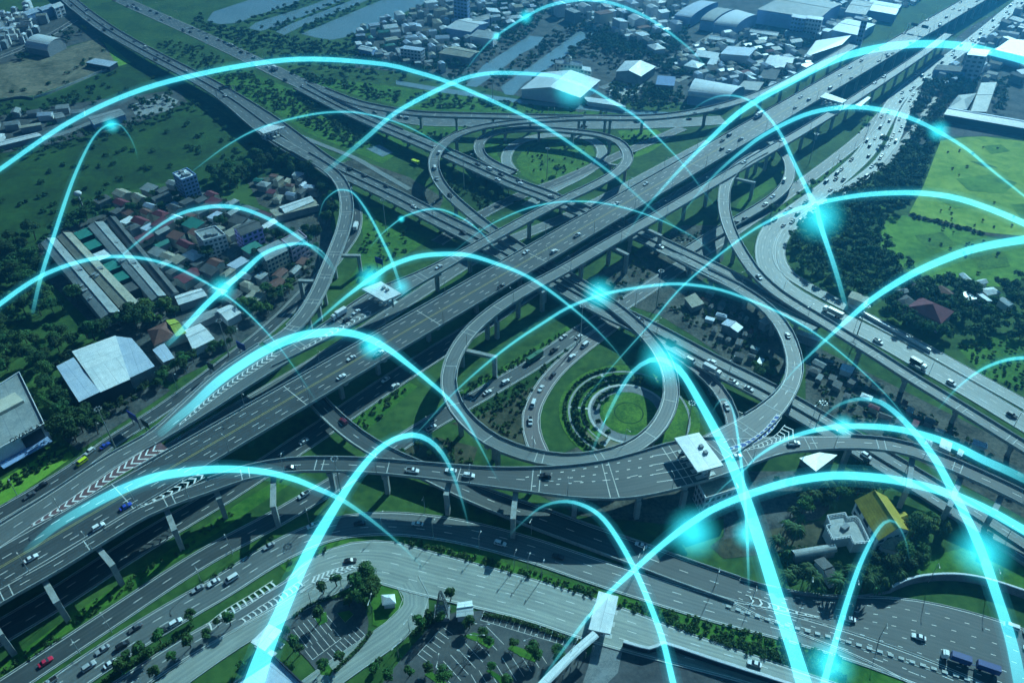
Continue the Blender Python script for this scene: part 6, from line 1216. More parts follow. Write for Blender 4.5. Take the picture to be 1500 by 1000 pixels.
# trucks and the bus
def truck(key, x, y, colour, label, L=9.0, trailer=False, box=True, flip=None):
    p = ROADS[key]; z = 0
    for _ in range(4): i, o, dd = p.near(at(x, y, z + 1)); z = p.P[i, 2]
    lim = p.W[i] / 2 - 1.8; o = max(-lim, min(lim, o)); t = empty("truck"); prop(t, label, "truck", "trucks on the roads")
    mb = MB(); mb.box((L / 2 - 1.1, 0, 1.75), (2.1, 2.4, 2.3), taper=.93); mb.box((L / 2 - 1.3, 0, 3.0), (1.2, 2.1, .35)); mb.build("cab", M['car_white'], t, local=True)
    mb = MB(); mb.box((L / 2 - .06, 0, 2.25), (.12, 2.0, .85)); mb.build("windscreen", M['glass'], t, local=True)
    mb = MB(); mb.box((-1.2, 0, 1.0), (L - 2.4, 1.0, .35)); mb.build("chassis", M['metal_dark'], t, local=True)
    mb = MB(); mb.box((-1.3, 0, 2.45), (L - 3.0, 2.5, 2.5)); mb.box((-1.3, 0, 3.72), (L - 3.1, 2.3, .1)); mb.build("cargo_box", M['car_' + colour], t, local=True)
    if trailer:
        mb = MB(); c = -L / 2 - 5.4; mb.box((c, 0, 2.45), (7.4, 2.5, 2.5)); mb.box((c, 0, 3.72), (7.2, 2.3, .1)); mb.box((c + 4.4, 0, .95), (2, .25, .2)); mb.box((c, 0, 1.0), (7, 1, .35)); mb.build("trailer", M['car_' + colour], t, local=True)
    for sx in ([L * .36, -L * .2, -L * .34] + ([-L / 2 - 3.2, -L / 2 - 7.4] if trailer else [])):
        for sy in (-1, 1): w = MB(); w.tube([(sx, sy * 1.1 - .16, .5), (sx, sy * 1.1 + .16, .5)], .5, 10); w.build("wheel", M['rubber'], t, local=True)
    place(t, key, p.S[i], o, o > 0 if flip is None else flip); return t
truck('W', 1408, 968, 'navy', "blue box truck towing a blue trailer at lower right", 9.5, True, flip=True)
truck('E1', 1037, 546, 'silver', "pale box truck on the lower expressway beside the hook ramp", 10)
truck('M', 1106, 171, 'white', "white box truck on the motorway near its far toll canopy", 10)
truck('RB', 496, 462, 'white', "white box truck waiting before the small toll canopy", 10)
truck('F', 1347, 541, 'black', "black truck on the bright right frontage road", 9)
truck('F', 1226, 462, 'silver', "silver tanker-like truck by the long white roadside barrier", 12)
truck('F', 1338, 110, 'grey', "grey truck among queued cars on the right frontage road", 9)
truck('FL', 521, 335, 'white', "white truck partly hidden below the curved left ramp", 9); truck('E2top', 402, 101, 'white', "white truck on the upper-left ground road", 9)
b = empty("bus"); prop(b, "dark green bus on the lower dual road beside the box hedges", "bus"); mb = MB(); mb.box((0, 0, 1.75), (11, 2.5, 2.7), taper=.97); mb.box((-2, 0, 3.2), (2.4, 1.6, .3)); mb.build("body", M['car_green'], b, local=True)
mb = MB(); mb.box((0, 0, 2.2), (10.6, 2.54, .8)); mb.build("window_glass", M['glass'], b, local=True)
for sx in (-3.4, 3.6):
    for sy in (-1, 1): w = MB(); w.tube([(sx, sy * 1.15 - .15, .5), (sx, sy * 1.15 + .15, .5)], .5, 10); w.build("wheel", M['rubber'], b, local=True)
i, o, _ = ROADS['A'].near(at(778, 522, 1)); place(b, 'A', ROADS['A'].S[i], 2.4, True)
tr = empty("tractor_truck"); prop(tr, "lime green tipper truck on the dirt yard by the upper loop", "truck"); mb = MB(); mb.box((2.6, 0, 1.8), (2, 2.3, 2.3)); mb.build("cab", M['car_yellow'], tr, local=True); mb = MB(); mb.box((-1, 0, 1.9), (4.6, 2.4, 1.5), taper=1.1); mb.build("tipper_body", M['car_yellow'], tr, local=True)
for sx in (2.4, -1, -2.4):
    for sy in (-1, 1): w = MB(); w.tube([(sx, sy * 1.1 - .15, .55), (sx, sy * 1.1 + .15, .55)], .55, 8); w.build("wheel", M['rubber'], tr, local=True)
p = at(609, 240, 0); tr.location = (p[0], p[1], .1); tr.rotation_euler = (0, 0, -.7)
# ================================================================== STREET FURNITURE
LP = {}
def lamp(p, rz, h=11, arms=1, where=""):
    key = (h, arms)
    if key not in LP:
        t = empty("street_lamp"); mb = MB(); mb.tube([(0, 0, -.1), (0, 0, h * .5), (0, 0, h)], [.16, .12, .09], 6); mb.build("pole", M['metal'], t, local=True)
        for s in ((1,) if arms == 1 else (1, -1)):
            mb = MB(); mb.tube([(0, 0, h - .1), (s * .9, 0, h + .35), (s * 2.0, 0, h + .5)], .07, 5); mb.build("arm", M['metal'], t, local=True)
            mb = MB(); mb.box((s * 2.3, 0, h + .48), (.9, .4, .18), taper=.8); mb.build("lamp_head", M['lamp_lens'], t, local=True)
        LP[key] = t
    else: t = copy_tree(LP[key])
    t.location = p; t.rotation_euler = (0, 0, rz); prop(t, None, "street lamp", "street lamps " + where); numbered(t, "slim grey", "street lamp", where); return t
def lamps(key, spacing, side, where, h=10, y0=-20, y1=1020, arms=1, start=10, inset=.25):
    p = ROADS[key]; d = start
    while d < p.L:
        w = float(np.interp(d, p.S, p.W)); q, rz = p.at(d, side * (w / 2 - inset) if side else 0.0); x, y, f = proj(q)
        if y0 < y < y1 and -20 < x < 1520: lamp((q[0], q[1], q[2]), rz + (-math.pi / 2 if side >= 0 else math.pi / 2), h, arms, where)
        d += spacing
lamps('M', 42, -1, "along the motorway's near edge", 9); lamps('M', 42, 1, "along the motorway's far edge", 9, start=30)
lamps('R1', 40, -1, "along the curved toll road", 9, inset=.2); lamps('L', 46, -1, "on the looping elevated ramp", 9); lamps('E1', 45, 0, "in the left expressway median", 9, arms=2)
lamps('E2', 45, 0, "in the central carriageway median", 9, arms=2); lamps('E2top', 45, 1, "along the upper-left ground road", 10, inset=-1); lamps('C', 45, -1, "along the curved flyover", 8)
lamps('FL', 42, 1, "along the left frontage road", 11, inset=-1); lamps('B', 45, 1, "on the pale lower road verge", 10, inset=-1.5, y0=740); lamps('F', 45, -1, "along the right frontage road", 10, inset=-1); lamps('A', 50, -1, "beside the dark lower dual road", 10, inset=-1.2)
for x, y in [(476, 866), (456, 884), (500, 858), (545, 896), (600, 925), (707, 932), (776, 952), (643, 985), (680, 975), (584, 962), (840, 962), (700, 948)]: lamp(tuple(at(x, y, 0)), random.random() * 6, 8, 2, "in the car parks")
for x, y in [(1245, 876), (1360, 852), (1446, 860), (1047, 858), (940, 826), (1180, 872)]: lamp(tuple(at(x, y, 0)), -1.9, 12, 1, "at the wide carriageway's upper edge")
for x, y in [(753, 833), (773, 838), (793, 848), (702, 806), (635, 788), (560, 776)]: lamp(tuple(at(x, y, 0)), 1.2, 9, 1, "on the green verge by the concrete road")
def highmast(x, y, h, label):
    p = at(x, y, 0); t = empty("high_mast_light", (p[0], p[1], 0)); prop(t, label, "high mast light", "high mast lights"); mb = MB(); mb.tube([(0, 0, -.1), (0, 0, h * .5), (0, 0, h)], [.34, .26, .16], 8); mb.build("mast", M['metal'], t, local=True)
    mb = MB(); mb.tube([(1.3 * math.cos(a), 1.3 * math.sin(a), h - .3) for a in np.linspace(0, 2 * math.pi, 13)], .1, 5, caps=False); mb.build("ring", M['metal'], t, local=True)
    for k in range(8): a = k * math.pi / 4; mb = MB(); mb.box((1.5 * math.cos(a), 1.5 * math.sin(a), h - .25), (.5, .35, .3), a); mb.build("floodlight", M['metal'], t, local=True)
for x, y, h, l in [(500, 722, 22, "high mast light by the curved toll road left of its piers"), (961, 452, 26, "high mast light beside the lower expressway at centre"), (801, 262, 24, "high mast light on the inner loop lawn"), (680, 276, 24, "high mast light inside the upper loop"), (566, 300 + 40, 24, "high mast light on the lawn right of the curved ramp"), (1185, 240, 24, "high mast light right of the short inner ramp"), (1252, 500, 24, "high mast light beside the right frontage barrier"), (170, 658, 26, "tall mast by the left frontage road near the blue sign"), (336, 522, 24, "tall mast by the shed left of the curved ramp foot"), (850, 500, 24, "high mast light between lower road and garden"), (722, 112 + 40, 22, "high mast light on the verge below the ponds"), (1004, 640, 22, "high mast light at the toll canopy's upper corner"), (1190, 640, 22, "high mast light behind the right toll ramp")]: highmast(x, y, h, l)
# lattice telecom mast
p = at(648, 900, 0); t = empty("lattice_mast", (p[0], p[1], 0)); prop(t, "tapering steel lattice mast between concrete road and car park", "mast"); h = 15
for sx, sy in ((-1, -1), (1, -1), (1, 1), (-1, 1)): mb = MB(); mb.tube([(sx * 2.6, sy * 2.6, -.1), (sx * .35, sy * .35, h)], [.22, .14], 5); mb.build("leg", M['metal_dark'], t, local=True)
mb = MB(); lv = np.linspace(0, h, 9)
for a, b in zip(lv[:-1], lv[1:]):
    ra, rb = 2.6 - 2.25 * a / h, 2.6 - 2.25 * b / h; c = [(-1, -1), (1, -1), (1, 1), (-1, 1)]
    for k in range(4):
        u, v = c[k], c[(k + 1) % 4]; mb.tube([(u[0] * ra, u[1] * ra, a), (v[0] * rb, v[1] * rb, b)], .09, 4); mb.tube([(v[0] * ra, v[1] * ra, a), (u[0] * rb, u[1] * rb, b)], .09, 4); mb.tube([(u[0] * rb, u[1] * rb, b), (v[0] * rb, v[1] * rb, b)], .08, 4)
mb.build("bracing", M['metal_dark'], t, local=True); mb = MB(); mb.box((0, 0, 1.2), (5.8, 5.8, 2.2)); mb.build("cabin", M['wall_grey'], t, local=True)
# mushroom water tower
p = at(123, 308, 0); t = empty("water_tower", (p[0], p[1], 0)); prop(t, "white mushroom-shaped water tower at the dark field's edge", "water tower"); mb = MB(); mb.tube([(0, 0, -.1), (0, 0, 11)], [.7, .5], 10); mb.build("shaft", M['wall_white'], t, local=True)
mb = MB(); mb.tube([(0, 0, 10.6), (0, 0, 11.4), (0, 0, 12.8), (0, 0, 13.9), (0, 0, 14.3)], [.6, 2.0, 2.6, 2.0, .4], 14); mb.build("tank", M['wall_white'], t, smooth=True, local=True)
# sign boards and gantries
def sign(x, y, z, w_, h_, rz, label, m='sign_blue', posts=2, base=0.0):
    p = at(x, y, z + h_ / 2); t = empty("road_sign", (p[0], p[1], base)); t.rotation_euler = (0, 0, rz); prop(t, label, "road sign", "large road signs"); mb = MB(); mb.box((0, 0, z - base + h_ / 2), (w_, .3, h_)); mb.build("board", M[m], t, local=True)
    mb = MB(); mb.box((0, .2, z - base + h_ / 2), (w_ * .94, .1, h_ * .1)); mb.box((0, .2, z - base + h_ * .85), (w_ * .94, .1, h_ * .08)); mb.build("frame", M['metal'], t, local=True)
    for s in ((-1, 1) if posts == 2 else (0,)): mb = MB(); mb.tube([(s * w_ * .38, .35, -.1), (s * w_ * .38, .35, z - base + h_)], .22, 6); mb.build("post", M['metal_dark'], t, local=True)
sign(353, 507, 5, 6.5, 4.5, -.6, "blue sign board beside the left frontage road near the ramp foot"); sign(194, 610, 5, 7, 4.5, -.6, "blue sign board left of the red-chevron slip road"); sign(212, 620, 5, 5, 4, -.6, "dark sign back next to the left blue board", 'sign_back')
sign(308, 536, 5, 4, 4, -.5, "dark sign back above the left chevron lane", 'sign_back'); sign(555, 382, 4, 6, 4, -.6, "blue sign on the lawn left of the small toll canopy")
sign(1084, 607, 1, 2.0, 3.0, -.6, "small white sign at the branch ramp's edge", 'paint', base=0)
def gantry(key, d, w_, z, label, m='sign_back', n=3):
    p = ROADS[key]; q, rz = p.at(d); t = empty("sign_gantry", (q[0], q[1], q[2])); t.rotation_euler = (0, 0, rz + math.pi / 2); prop(t, label, "sign gantry")
    for s in (-1, 1): mb = MB(); mb.tube([(s * w_ / 2, 0, 0), (s * w_ / 2, 0, 7.4)], .25, 6); mb.build("post", M['metal'], t, local=True)
    mb = MB()
    for zz in (6.4, 7.3): mb.tube([(-w_ / 2, 0, zz), (w_ / 2, 0, zz)], .15, 5)
    for k in range(12): a = -w_ / 2 + w_ * k / 12; mb.tube([(a, 0, 6.4), (a + w_ / 24, 0, 7.3), (a + w_ / 12, 0, 6.4)], .07, 4)
    mb.build("truss", M['metal'], t, local=True)
    for k in range(n): mb = MB(); mb.box((-w_ / 2 + w_ * (k + .5) / n, .3, 7.0), (w_ / n * .62, .15, 3)); mb.build("sign_panel", M[m], t, local=True)
i, _, _ = ROADS['M'].near(at(1358, 44, 18)); gantry('M', ROADS['M'].S[i], 21, 15, "sign gantry over the motorway's far end", n=2)
i, _, _ = ROADS['E1'].near(at(330, 142, 8)); gantry('E1', ROADS['E1'].S[i], 17, 8, "sign gantry over the upper-left expressway", n=1)
# dark box hedges in a row, containers and junk of the yards
for x, y in [(438, 810), (528, 752), (640, 678), (730, 622), (770, 596), (824, 550), (884, 512), (978, 440), (1020, 405), (1092, 370)]:
    X, Y = 600 + x / 5, 400 + y / 5; p = at(X, Y, 1); mb = MB(); mb.box((0, 0, 1.1), (3.0, 2.4, 2.4), .7, taper=.9); o = mb.build("planter_box", M['wall_dark'], loc=(p[0], p[1], 0)); prop(o, None, "planter", "dark boxes along the lower road verge"); numbered(o, "dark square", "planter box", "along the lower road verge", "planter boxes")
JW = [('wall_white', 'white'), ('roof_blue', 'pale blue'), ('wall_grey', 'grey'), ('roof_deepblue', 'deep blue'), ('roof_brown', 'rusty brown'), ('wall_cream', 'cream')]
def junk(poly, n, where):
    for x, y, r in scatter(poly, n, 1.6, 1, 20):
        m, wd = random.choice(JW); mb = MB(); L, Wd, hh = random.uniform(2, 6), random.uniform(1.4, 2.4), random.uniform(1, 2.5); mb.box((0, 0, hh / 2), (L, Wd, hh), random.uniform(-.7, -.4) + random.choice((0, 1.57)), taper=.97)
        mb.box((0, 0, hh + .03), (L * .9, Wd * .8, .1), 0); o = mb.build("container", M[m], loc=(x, y, 0)); prop(o, None, "container", "containers " + where); numbered(o, wd, "container", where)
junk([(1020, 430), (1090, 445), (1150, 505), (1140, 548), (1080, 530), (1000, 470)], 46, "in the scrapyard")
junk([(1190, 520), (1330, 595), (1500, 680), (1500, 730), (1330, 655), (1190, 575)], 56, "under the right ramp")
junk([(380, 268), (440, 262), (478, 290), (470, 320), (400, 310)], 30, "in the leafy yard"); junk([(895, 124), (940, 116), (930, 140), (905, 154)], 26, "in the truck yard"); junk([(540, 240), (640, 285), (630, 310), (560, 275)], 18, "on the dirt yard"); junk([(240, 500), (280, 510), (258, 540), (232, 545)], 14, "behind the brown-roofed house")
junk([(690, 706), (860, 745), (1000, 745), (1010, 766), (850, 752), (700, 722)], 18, "under the big toll deck"); junk([(880, 425), (960, 380), (1050, 345), (1050, 385), (960, 440)], 22, "beside the central carriageway")
junk([(1330, 200), (1322, 180), (1345, 146), (1380, 110), (1392, 116), (1352, 160)], 26, "beside the right frontage road"); junk([(990, 116), (1060, 100), (1120, 96), (1110, 120), (1060, 120)], 20, "in the town yards"); junk([(60, 130), (130, 100), (172, 100), (90, 135)], 10, "on the brown yard"); junk([(1200, 90), (1260, 50), (1300, 20), (1270, 60), (1210, 100)], 24, "by the motorway's far end")
# ================================================================== GLOWING ARCS
def glow_mat(name, c, strength, alpha=1.0):
    m = bpy.data.materials.new(name); m.use_nodes = True; n = m.node_tree; n.nodes.clear(); out = n.nodes.new("ShaderNodeOutputMaterial")
    em = n.nodes.new("ShaderNodeEmission"); em.inputs[0].default_value = (*c, 1); em.inputs[1].default_value = strength; tr = n.nodes.new("ShaderNodeBsdfTransparent")
    ad = n.nodes.new("ShaderNodeAddShader"); at_ = n.nodes.new("ShaderNodeAttribute"); at_.attribute_name = "fade"      # pure light: it adds to what lies behind and shades nothing
    mu = n.nodes.new("ShaderNodeMath"); mu.operation = 'MULTIPLY'; mu.inputs[1].default_value = strength * alpha; n.links.new(at_.outputs["Fac"], mu.inputs[0]); n.links.new(mu.outputs[0], em.inputs[1])
    n.links.new(tr.outputs[0], ad.inputs[0]); n.links.new(em.outputs[0], ad.inputs[1]); n.links.new(ad.outputs[0], out.inputs[0]); return m
GA = (.12, .86, 1.0)
M['arc'] = glow_mat('glowing_arc', GA, .34, 1); M['arc_halo'] = glow_mat('arc_halo', (.06, .72, .95), .05, 1); M['arc_outer'] = glow_mat('arc_outer_halo', (.06, .70, .95), .02, 1)
def arc_tube(name, P, rad, fade, m, parent, n=10):
    mb = MB(); mb.tube([tuple(p) for p in P], list(rad), n); o = mb.build(name, m, parent, smooth=True); a = o.data.attributes.new("fade", 'FLOAT', 'POINT'); a.data.foreach_set("value", np.repeat(np.asarray(fade, np.float32), n)); return o
ARCP = []
def arc(label, pts, f0=0.0, f1=0.0, hmax=None, fl=.22):
    fl0 = fl1 = fl; core = len(pts); pts = list(pts); per = lambda L: sum(math.hypot(a[0] - b[0], a[1] - b[1]) for a, b in zip(L[:-1], L[1:]))
    """pts: (x, y, width) seen along the arc; f0, f1 opacity at the two ends. The arc rises from low above the ground to hmax and back."""
    for end in (0, 1):                              # arcs that leave the picture run on and fade outside it
        if (f1 if end else f0) >= .5 or (end == 0 and (pts[0][0] < 0 or pts[0][1] > 1010)):
            L = pts if end else pts[::-1]; a, b, c = (np.array(v, float) for v in L[-3:]); v1 = (c - b)[:2] / np.linalg.norm((c - b)[:2]); v0 = (b - a)[:2] / np.linalg.norm((b - a)[:2])
            turn = math.atan2(v0[0] * v1[1] - v0[1] * v1[0], v0 @ v1) / max(30, np.linalg.norm((c - b)[:2])) * 45; p = c.copy(); L = list(L)
            for k in range(4): co, si = math.cos(turn), math.sin(turn); v1 = np.array([v1[0] * co - v1[1] * si, v1[0] * si + v1[1] * co]); p = np.array([*(p[:2] + v1 * 45), p[2]]); L.append(tuple(p))
            pts = L if end else L[::-1]
            if end: f1, fl1 = 0, 180 / per(pts)
            else: f0, fl0 = 0, 180 / per(pts)
    A = np.array(pts, float); d = np.r_[0, np.cumsum(np.hypot(*np.diff(A[:, :2], axis=0).T))]; k = 64; s = np.linspace(0, 1, k); S = d / d[-1]
    Q = smooth([tuple(a) for a in A], 1.0)[0]; dq = np.r_[0, np.cumsum(np.hypot(*np.diff(Q[:, :2], axis=0).T))]; dq /= dq[-1]
    X = [np.interp(s, dq, Q[:, j]) for j in range(3)]
    if hmax is None: hmax = min(120, 24 + .09 * d[-1])
    hh = 19 + hmax * 4 * s * (1 - s) * (.85 + .15 * np.sin(math.pi * s)); P = np.array([at(X[0][i], X[1][i], hh[i]) for i in range(k)])
    rad = np.array([X[2][i] / 2 / F * proj(P[i])[2] for i in range(k)])
    sm = lambda t: np.clip(t, 0, 1) ** .9; fade = (f0 + (1 - f0) * sm(s / fl0)) * (f1 + (1 - f1) * sm((1 - s) / fl1))
    t = empty("light_arc", tuple(P[0])); prop(t, label, "light arc", "glowing cyan light arcs")
    rad = rad * .82; fade = fade * np.clip(.34 + X[2] / 14, 0, 1); arc_tube("core", P, rad, fade, M['arc'], t); arc_tube("halo", P, rad * 1.12 + .22, fade, M['arc_halo'], t); arc_tube("halo", P, rad * 1.25 + .6, fade, M['arc_outer'], t); arc_tube("halo", P, rad * 1.42 + 1.15, fade, M['arc_outer'], t)
    ARCP.extend((*proj(p)[:2], p) for p in P); return P
arc("long glowing arc over the dark left field and expressways to the motorway", [(-20, 262, 6), (0, 248, 7), (100, 180, 7.5), (200, 134, 8), (300, 107, 8), (400, 90, 8), (470, 87, 8), (560, 94, 7), (600, 103, 7), (666, 124, 6.5), (766, 169, 5.5), (816, 197, 5), (898, 256, 4), (960, 310, 3), (1020, 354, 1.5)], .5, .0)
arc("glowing arc peaking beside the huge gabled warehouse at top centre", [(476, 252, 7), (507, 227, 7.5), (540, 199, 7.5), (583, 163, 7.5), (660, 123, 7.5), (700, 110, 6.5), (740, 107, 6.5), (800, 110, 5.5), (820, 114, 5), (864, 130, 4), (896, 149, 4), (930, 170, 3.5), (960, 198, 3), (1000, 240, 2.4), (1030, 280, 1.8), (1054, 312, 1.2)], .1, .0)
arc("thin arc rising behind the slim pale-blue apartment block", [(283, 250, 1.6), (333, 213, 2.2), (383, 187, 2.8), (450, 169, 3.2), (500, 164, 3.2), (540, 168, 2.6), (593, 184, 2.2), (643, 211, 1.6), (680, 238, 1)], .2, 0)
arc("arc at the top edge over the town ponds", [(677, 111, 1.4), (700, 80, 2), (727, 53, 3.5), (770, 25, 4.5), (800, 10, 5), (833, 2, 5.5), (860, 0, 5.5), (900, 6, 5), (950, 27, 4.5), (1000, 63, 3.5), (1020, 82, 2.5), (1046, 112, 1.2)], .1, 0)
arc("steep arc rising from the left trees to the grey field hall", [(48, 457, 6), (60, 406, 6), (83, 333, 6), (107, 263, 5), (130, 213, 3.5), (147, 190, 3), (163, 182, 2.6), (177, 184, 2.2), (190, 200, 1.8), (198, 218, 1.5), (203, 238, 1)], .15, 0)
arc("arc from the left frame edge over the factory halls to the motorway", [(-20, 460, 8), (0, 445, 8), (33, 421, 7.5), (67, 401, 7), (110, 385, 6.5), (150, 377, 6), (187, 376, 5.5), (227, 382, 5), (267, 396, 4.5), (317, 423, 3.5), (357, 453, 3), (400, 497, 2.4), (433, 541, 2), (470, 598, 1.2)], .9, 0)
arc("arc over the lilac block and the left village roofs", [(155, 396, 1.6), (180, 373, 2.5), (207, 350, 3.5), (240, 326, 4.5), (270, 311, 5.5), (300, 304, 6.5), (326, 302, 7), (356, 306, 6.5), (390, 319, 6), (420, 336, 5.5), (450, 357, 4.5), (474, 377, 3.5), (494, 402, 2)], .0, 0)
arc("arc rising from the small houses to the pink block", [(246, 504, 8), (270, 480, 9), (300, 448, 9.5), (326, 424, 9.5), (354, 400, 9), (380, 376, 7.5), (400, 365, 6.5), (424, 358, 5.5), (444, 357, 4.5), (464, 363, 3.5), (480, 378, 2.5), (494, 400, 1.2)], .15, 0)
arc("slender arc looping over the curved left ramp", [(466, 322, 1), (474, 296, 1.4), (490, 281, 2), (502, 278, 2.4), (516, 282, 2.8), (530, 298, 3.4), (546, 324, 4), (560, 352, 4.4), (574, 382, 5), (588, 424, 5)], 0, .1)
arc("thick arc above the left chevron lane and motorway", [(236, 634, 13), (260, 612, 14), (283, 593, 15), (317, 561, 16), (360, 530, 16), (400, 507, 16), (440, 492, 15.5), (473, 487, 15), (500, 486, 14), (533, 493, 12), (567, 510, 10.5), (600, 535, 8.5), (627, 557, 7), (657, 584, 5.5), (683, 617, 4.5), (707, 660, 3), (722, 690, 2), (737, 712, 1)], .12, 0)
arc("arc passing just above the small white toll canopy", [(420, 522, 1.4), (450, 484, 2.6), (470, 466, 3.6), (500, 440, 5), (530, 417, 7), (554, 401, 8), (573, 389, 8), (610, 376, 8), (650, 372, 8), (687, 374, 7.5), (727, 386, 6.5), (767, 402, 5.5), (800, 422, 5), (833, 447, 4), (867, 476, 3), (900, 511, 2), (920, 540, 1)], 0, 0)
arc("small thin arc over the lawn right of the curved left ramp", [(542, 362, 1.2), (560, 342, 1.8), (586, 321, 2.4), (600, 314, 2.8), (624, 307, 3), (646, 307, 3), (670, 316, 2.6), (690, 328, 2.2), (710, 346, 1.6), (728, 368, 1)], .1, 0)
arc("thin arc above the motorway at the picture's centre", [(660, 372, 1), (700, 341, 1.6), (730, 323, 2), (770, 306, 2.4), (810, 297, 2.6), (840, 295, 2.6), (870, 296, 2.6), (900, 301, 2.4), (940, 312, 2.2), (980, 328, 2), (1020, 350, 1.6), (1044, 372, 1)], .1, 0)
arc("long arc from the loop ramp over the lower expressway to the right", [(590, 654, 1.2), (622, 622, 1.8), (657, 583, 2.4), (700, 543, 3.4), (750, 503, 4), (800, 470, 4.5), (833, 450, 4.8), (877, 433, 5), (917, 424, 5), (967, 417, 5), (1000, 416, 5), (1050, 423, 4.6), (1100, 440, 4.2), (1150, 462, 3.6), (1200, 492, 3), (1250, 532, 2.4), (1300, 580, 2), (1333, 620, 1.5), (1377, 668, 1)], .1, 0)
arc("arc climbing from the garden over the right frontage road", [(835, 612, 1), (867, 573, 1.4), (900, 533, 2), (950, 477, 2.6), (997, 422, 3), (1050, 376, 3.4), (1100, 339, 4), (1130, 322, 5), (1160, 309, 6), (1200, 297, 7), (1253, 287, 8), (1300, 283, 8.5), (1350, 283, 9), (1400, 290, 9.5), (1450, 306, 10), (1500, 327, 11), (1540, 346, 12)], .0, .9)
arc("thick arc over the motorway's far end at upper right", [(906, 362, 1.4), (924, 335, 2.2), (940, 312, 3), (960, 288, 4), (1000, 244, 5.5), (1044, 200, 7.5), (1080, 167, 9), (1120, 141, 10.5), (1160, 119, 12), (1200, 98, 12.5), (1240, 82, 12.5), (1290, 70, 12.5), (1340, 65, 12.5), (1380, 65, 12.5), (1420, 69, 12.5), (1460, 78, 12.5), (1500, 89, 12.5), (1540, 104, 13)], .0, .9)
arc("arc over the far toll canopy falling onto the pale meadow", [(988, 330, 1.2), (1010, 300, 2.2), (1030, 274, 3.2), (1060, 244, 4.4), (1090, 219, 5.6), (1117, 199, 6.4), (1167, 173, 7.2), (1207, 161, 7.6), (1250, 157, 7.8), (1290, 161, 7.6), (1333, 173, 7), (1373, 192, 6), (1417, 219, 4.8), (1450, 247, 4), (1500, 287, 3), (1530, 314, 2.4)], 0, .6)
arc("arc dropping steeply onto the frontage road bend", [(1000, 178, 1.2), (1020, 157, 1.6), (1046, 143, 2.2), (1068, 140, 2.8), (1090, 144, 3.2), (1110, 156, 3.8), (1130, 177, 4.4), (1146, 201, 5), (1164, 240, 5.8), (1184, 281, 7), (1196, 305, 8), (1203, 333, 8), (1223, 393, 7.5), (1240, 452, 7)], 0, .12)
arc("thick arc sweeping to the right edge above the trees", [(1124, 592, 1.4), (1160, 546, 2.6), (1207, 500, 5), (1250, 461, 8), (1283, 434, 10), (1333, 403, 12), (1383, 380, 13), (1433, 363, 14), (1500, 351, 15), (1560, 346, 15)], .0, .95)
arc("pale arc at the right edge above the right ramp", [(1373, 601, 1.8), (1400, 570, 3), (1433, 544, 4.2), (1467, 529, 5.2), (1500, 524, 5.8), (1550, 526, 6)], .05, .9)
arc("arc bending down through the right toll ramp to the bottom edge", [(1187, 633, 2.2), (1217, 600, 4), (1247, 586, 5.5), (1277, 585, 7), (1300, 595, 8.5), (1330, 622, 10), (1367, 668, 12), (1394, 716, 13.5), (1417, 760, 14.5), (1437, 805, 15.5), (1457, 862, 16.5), (1480, 934, 18), (1494, 1000, 20), (1502, 1050, 21)], .05, .35, fl=.3)
arc("arc fading over the yard at the right toll ramp", [(1022, 752, 1.4), (1060, 712, 2), (1090, 688, 3), (1110, 668, 4), (1150, 644, 6), (1193, 630, 8), (1240, 624, 9.5), (1300, 626, 11), (1350, 636, 12), (1400, 653, 13), (1440, 673, 13.5), (1480, 691, 14), (1530, 716, 14)], .0, .1)
arc("thick arc over the golden-roofed villa", [(790, 1000, 3), (817, 962, 4.5), (850, 918, 6), (883, 877, 7.5), (930, 833, 9), (967, 800, 10), (1000, 774, 11), (1043, 746, 12), (1093, 725, 13), (1150, 707, 14), (1200, 698, 14.5), (1240, 696, 14.5), (1300, 701, 15), (1350, 711, 15), (1400, 726, 15), (1450, 748, 15), (1500, 776, 15.5), (1550, 804, 16)], .2, .9)
arc("arc rising beside the gantry pier and falling to the bottom edge", [(743, 786, 1.2), (767, 763, 2.2), (793, 742, 3.6), (823, 734, 5), (850, 738, 6.4), (877, 753, 7.6), (900, 781, 8.6), (927, 828, 9.4), (950, 880, 10), (970, 934, 10.6), (985, 995, 11), (998, 1050, 11.5)], .05, .8)
arc("steep thick arc from the round garden down to the bottom edge", [(866, 664, 4), (883, 623, 5), (907, 574, 6), (930, 541, 7), (957, 526, 8), (980, 530, 9.5), (1000, 547, 11), (1027, 592, 13), (1050, 634, 15), (1067, 668, 17), (1093, 733, 20), (1117, 806, 22), (1140, 880, 24), (1167, 966, 26), (1178, 1002, 27), (1194, 1055, 28)], .1, .9, hmax=95)
arc("narrow arc dropping through the large toll canopy", [(1043, 604, 1.6), (1053, 588, 2.2), (1063, 585, 2.8), (1073, 600, 3.4), (1080, 634, 4), (1086, 680, 5), (1092, 740, 5), (1095, 800, 4.5), (1097, 860, 3.5)], .05, .05, hmax=40)
arc("broad arc above the curved toll road at lower left", [(40, 805, 12), (80, 771, 14), (130, 741, 16), (180, 716, 16.5), (230, 698, 16), (280, 690, 15), (315, 687, 13.5), (350, 687, 12), (390, 691, 11), (430, 701, 10), (460, 713, 9), (494, 728, 7.5), (520, 744, 6.5), (550, 766, 5), (586, 797, 3.4), (622, 833, 1.6)], .05, .1, fl=.35)
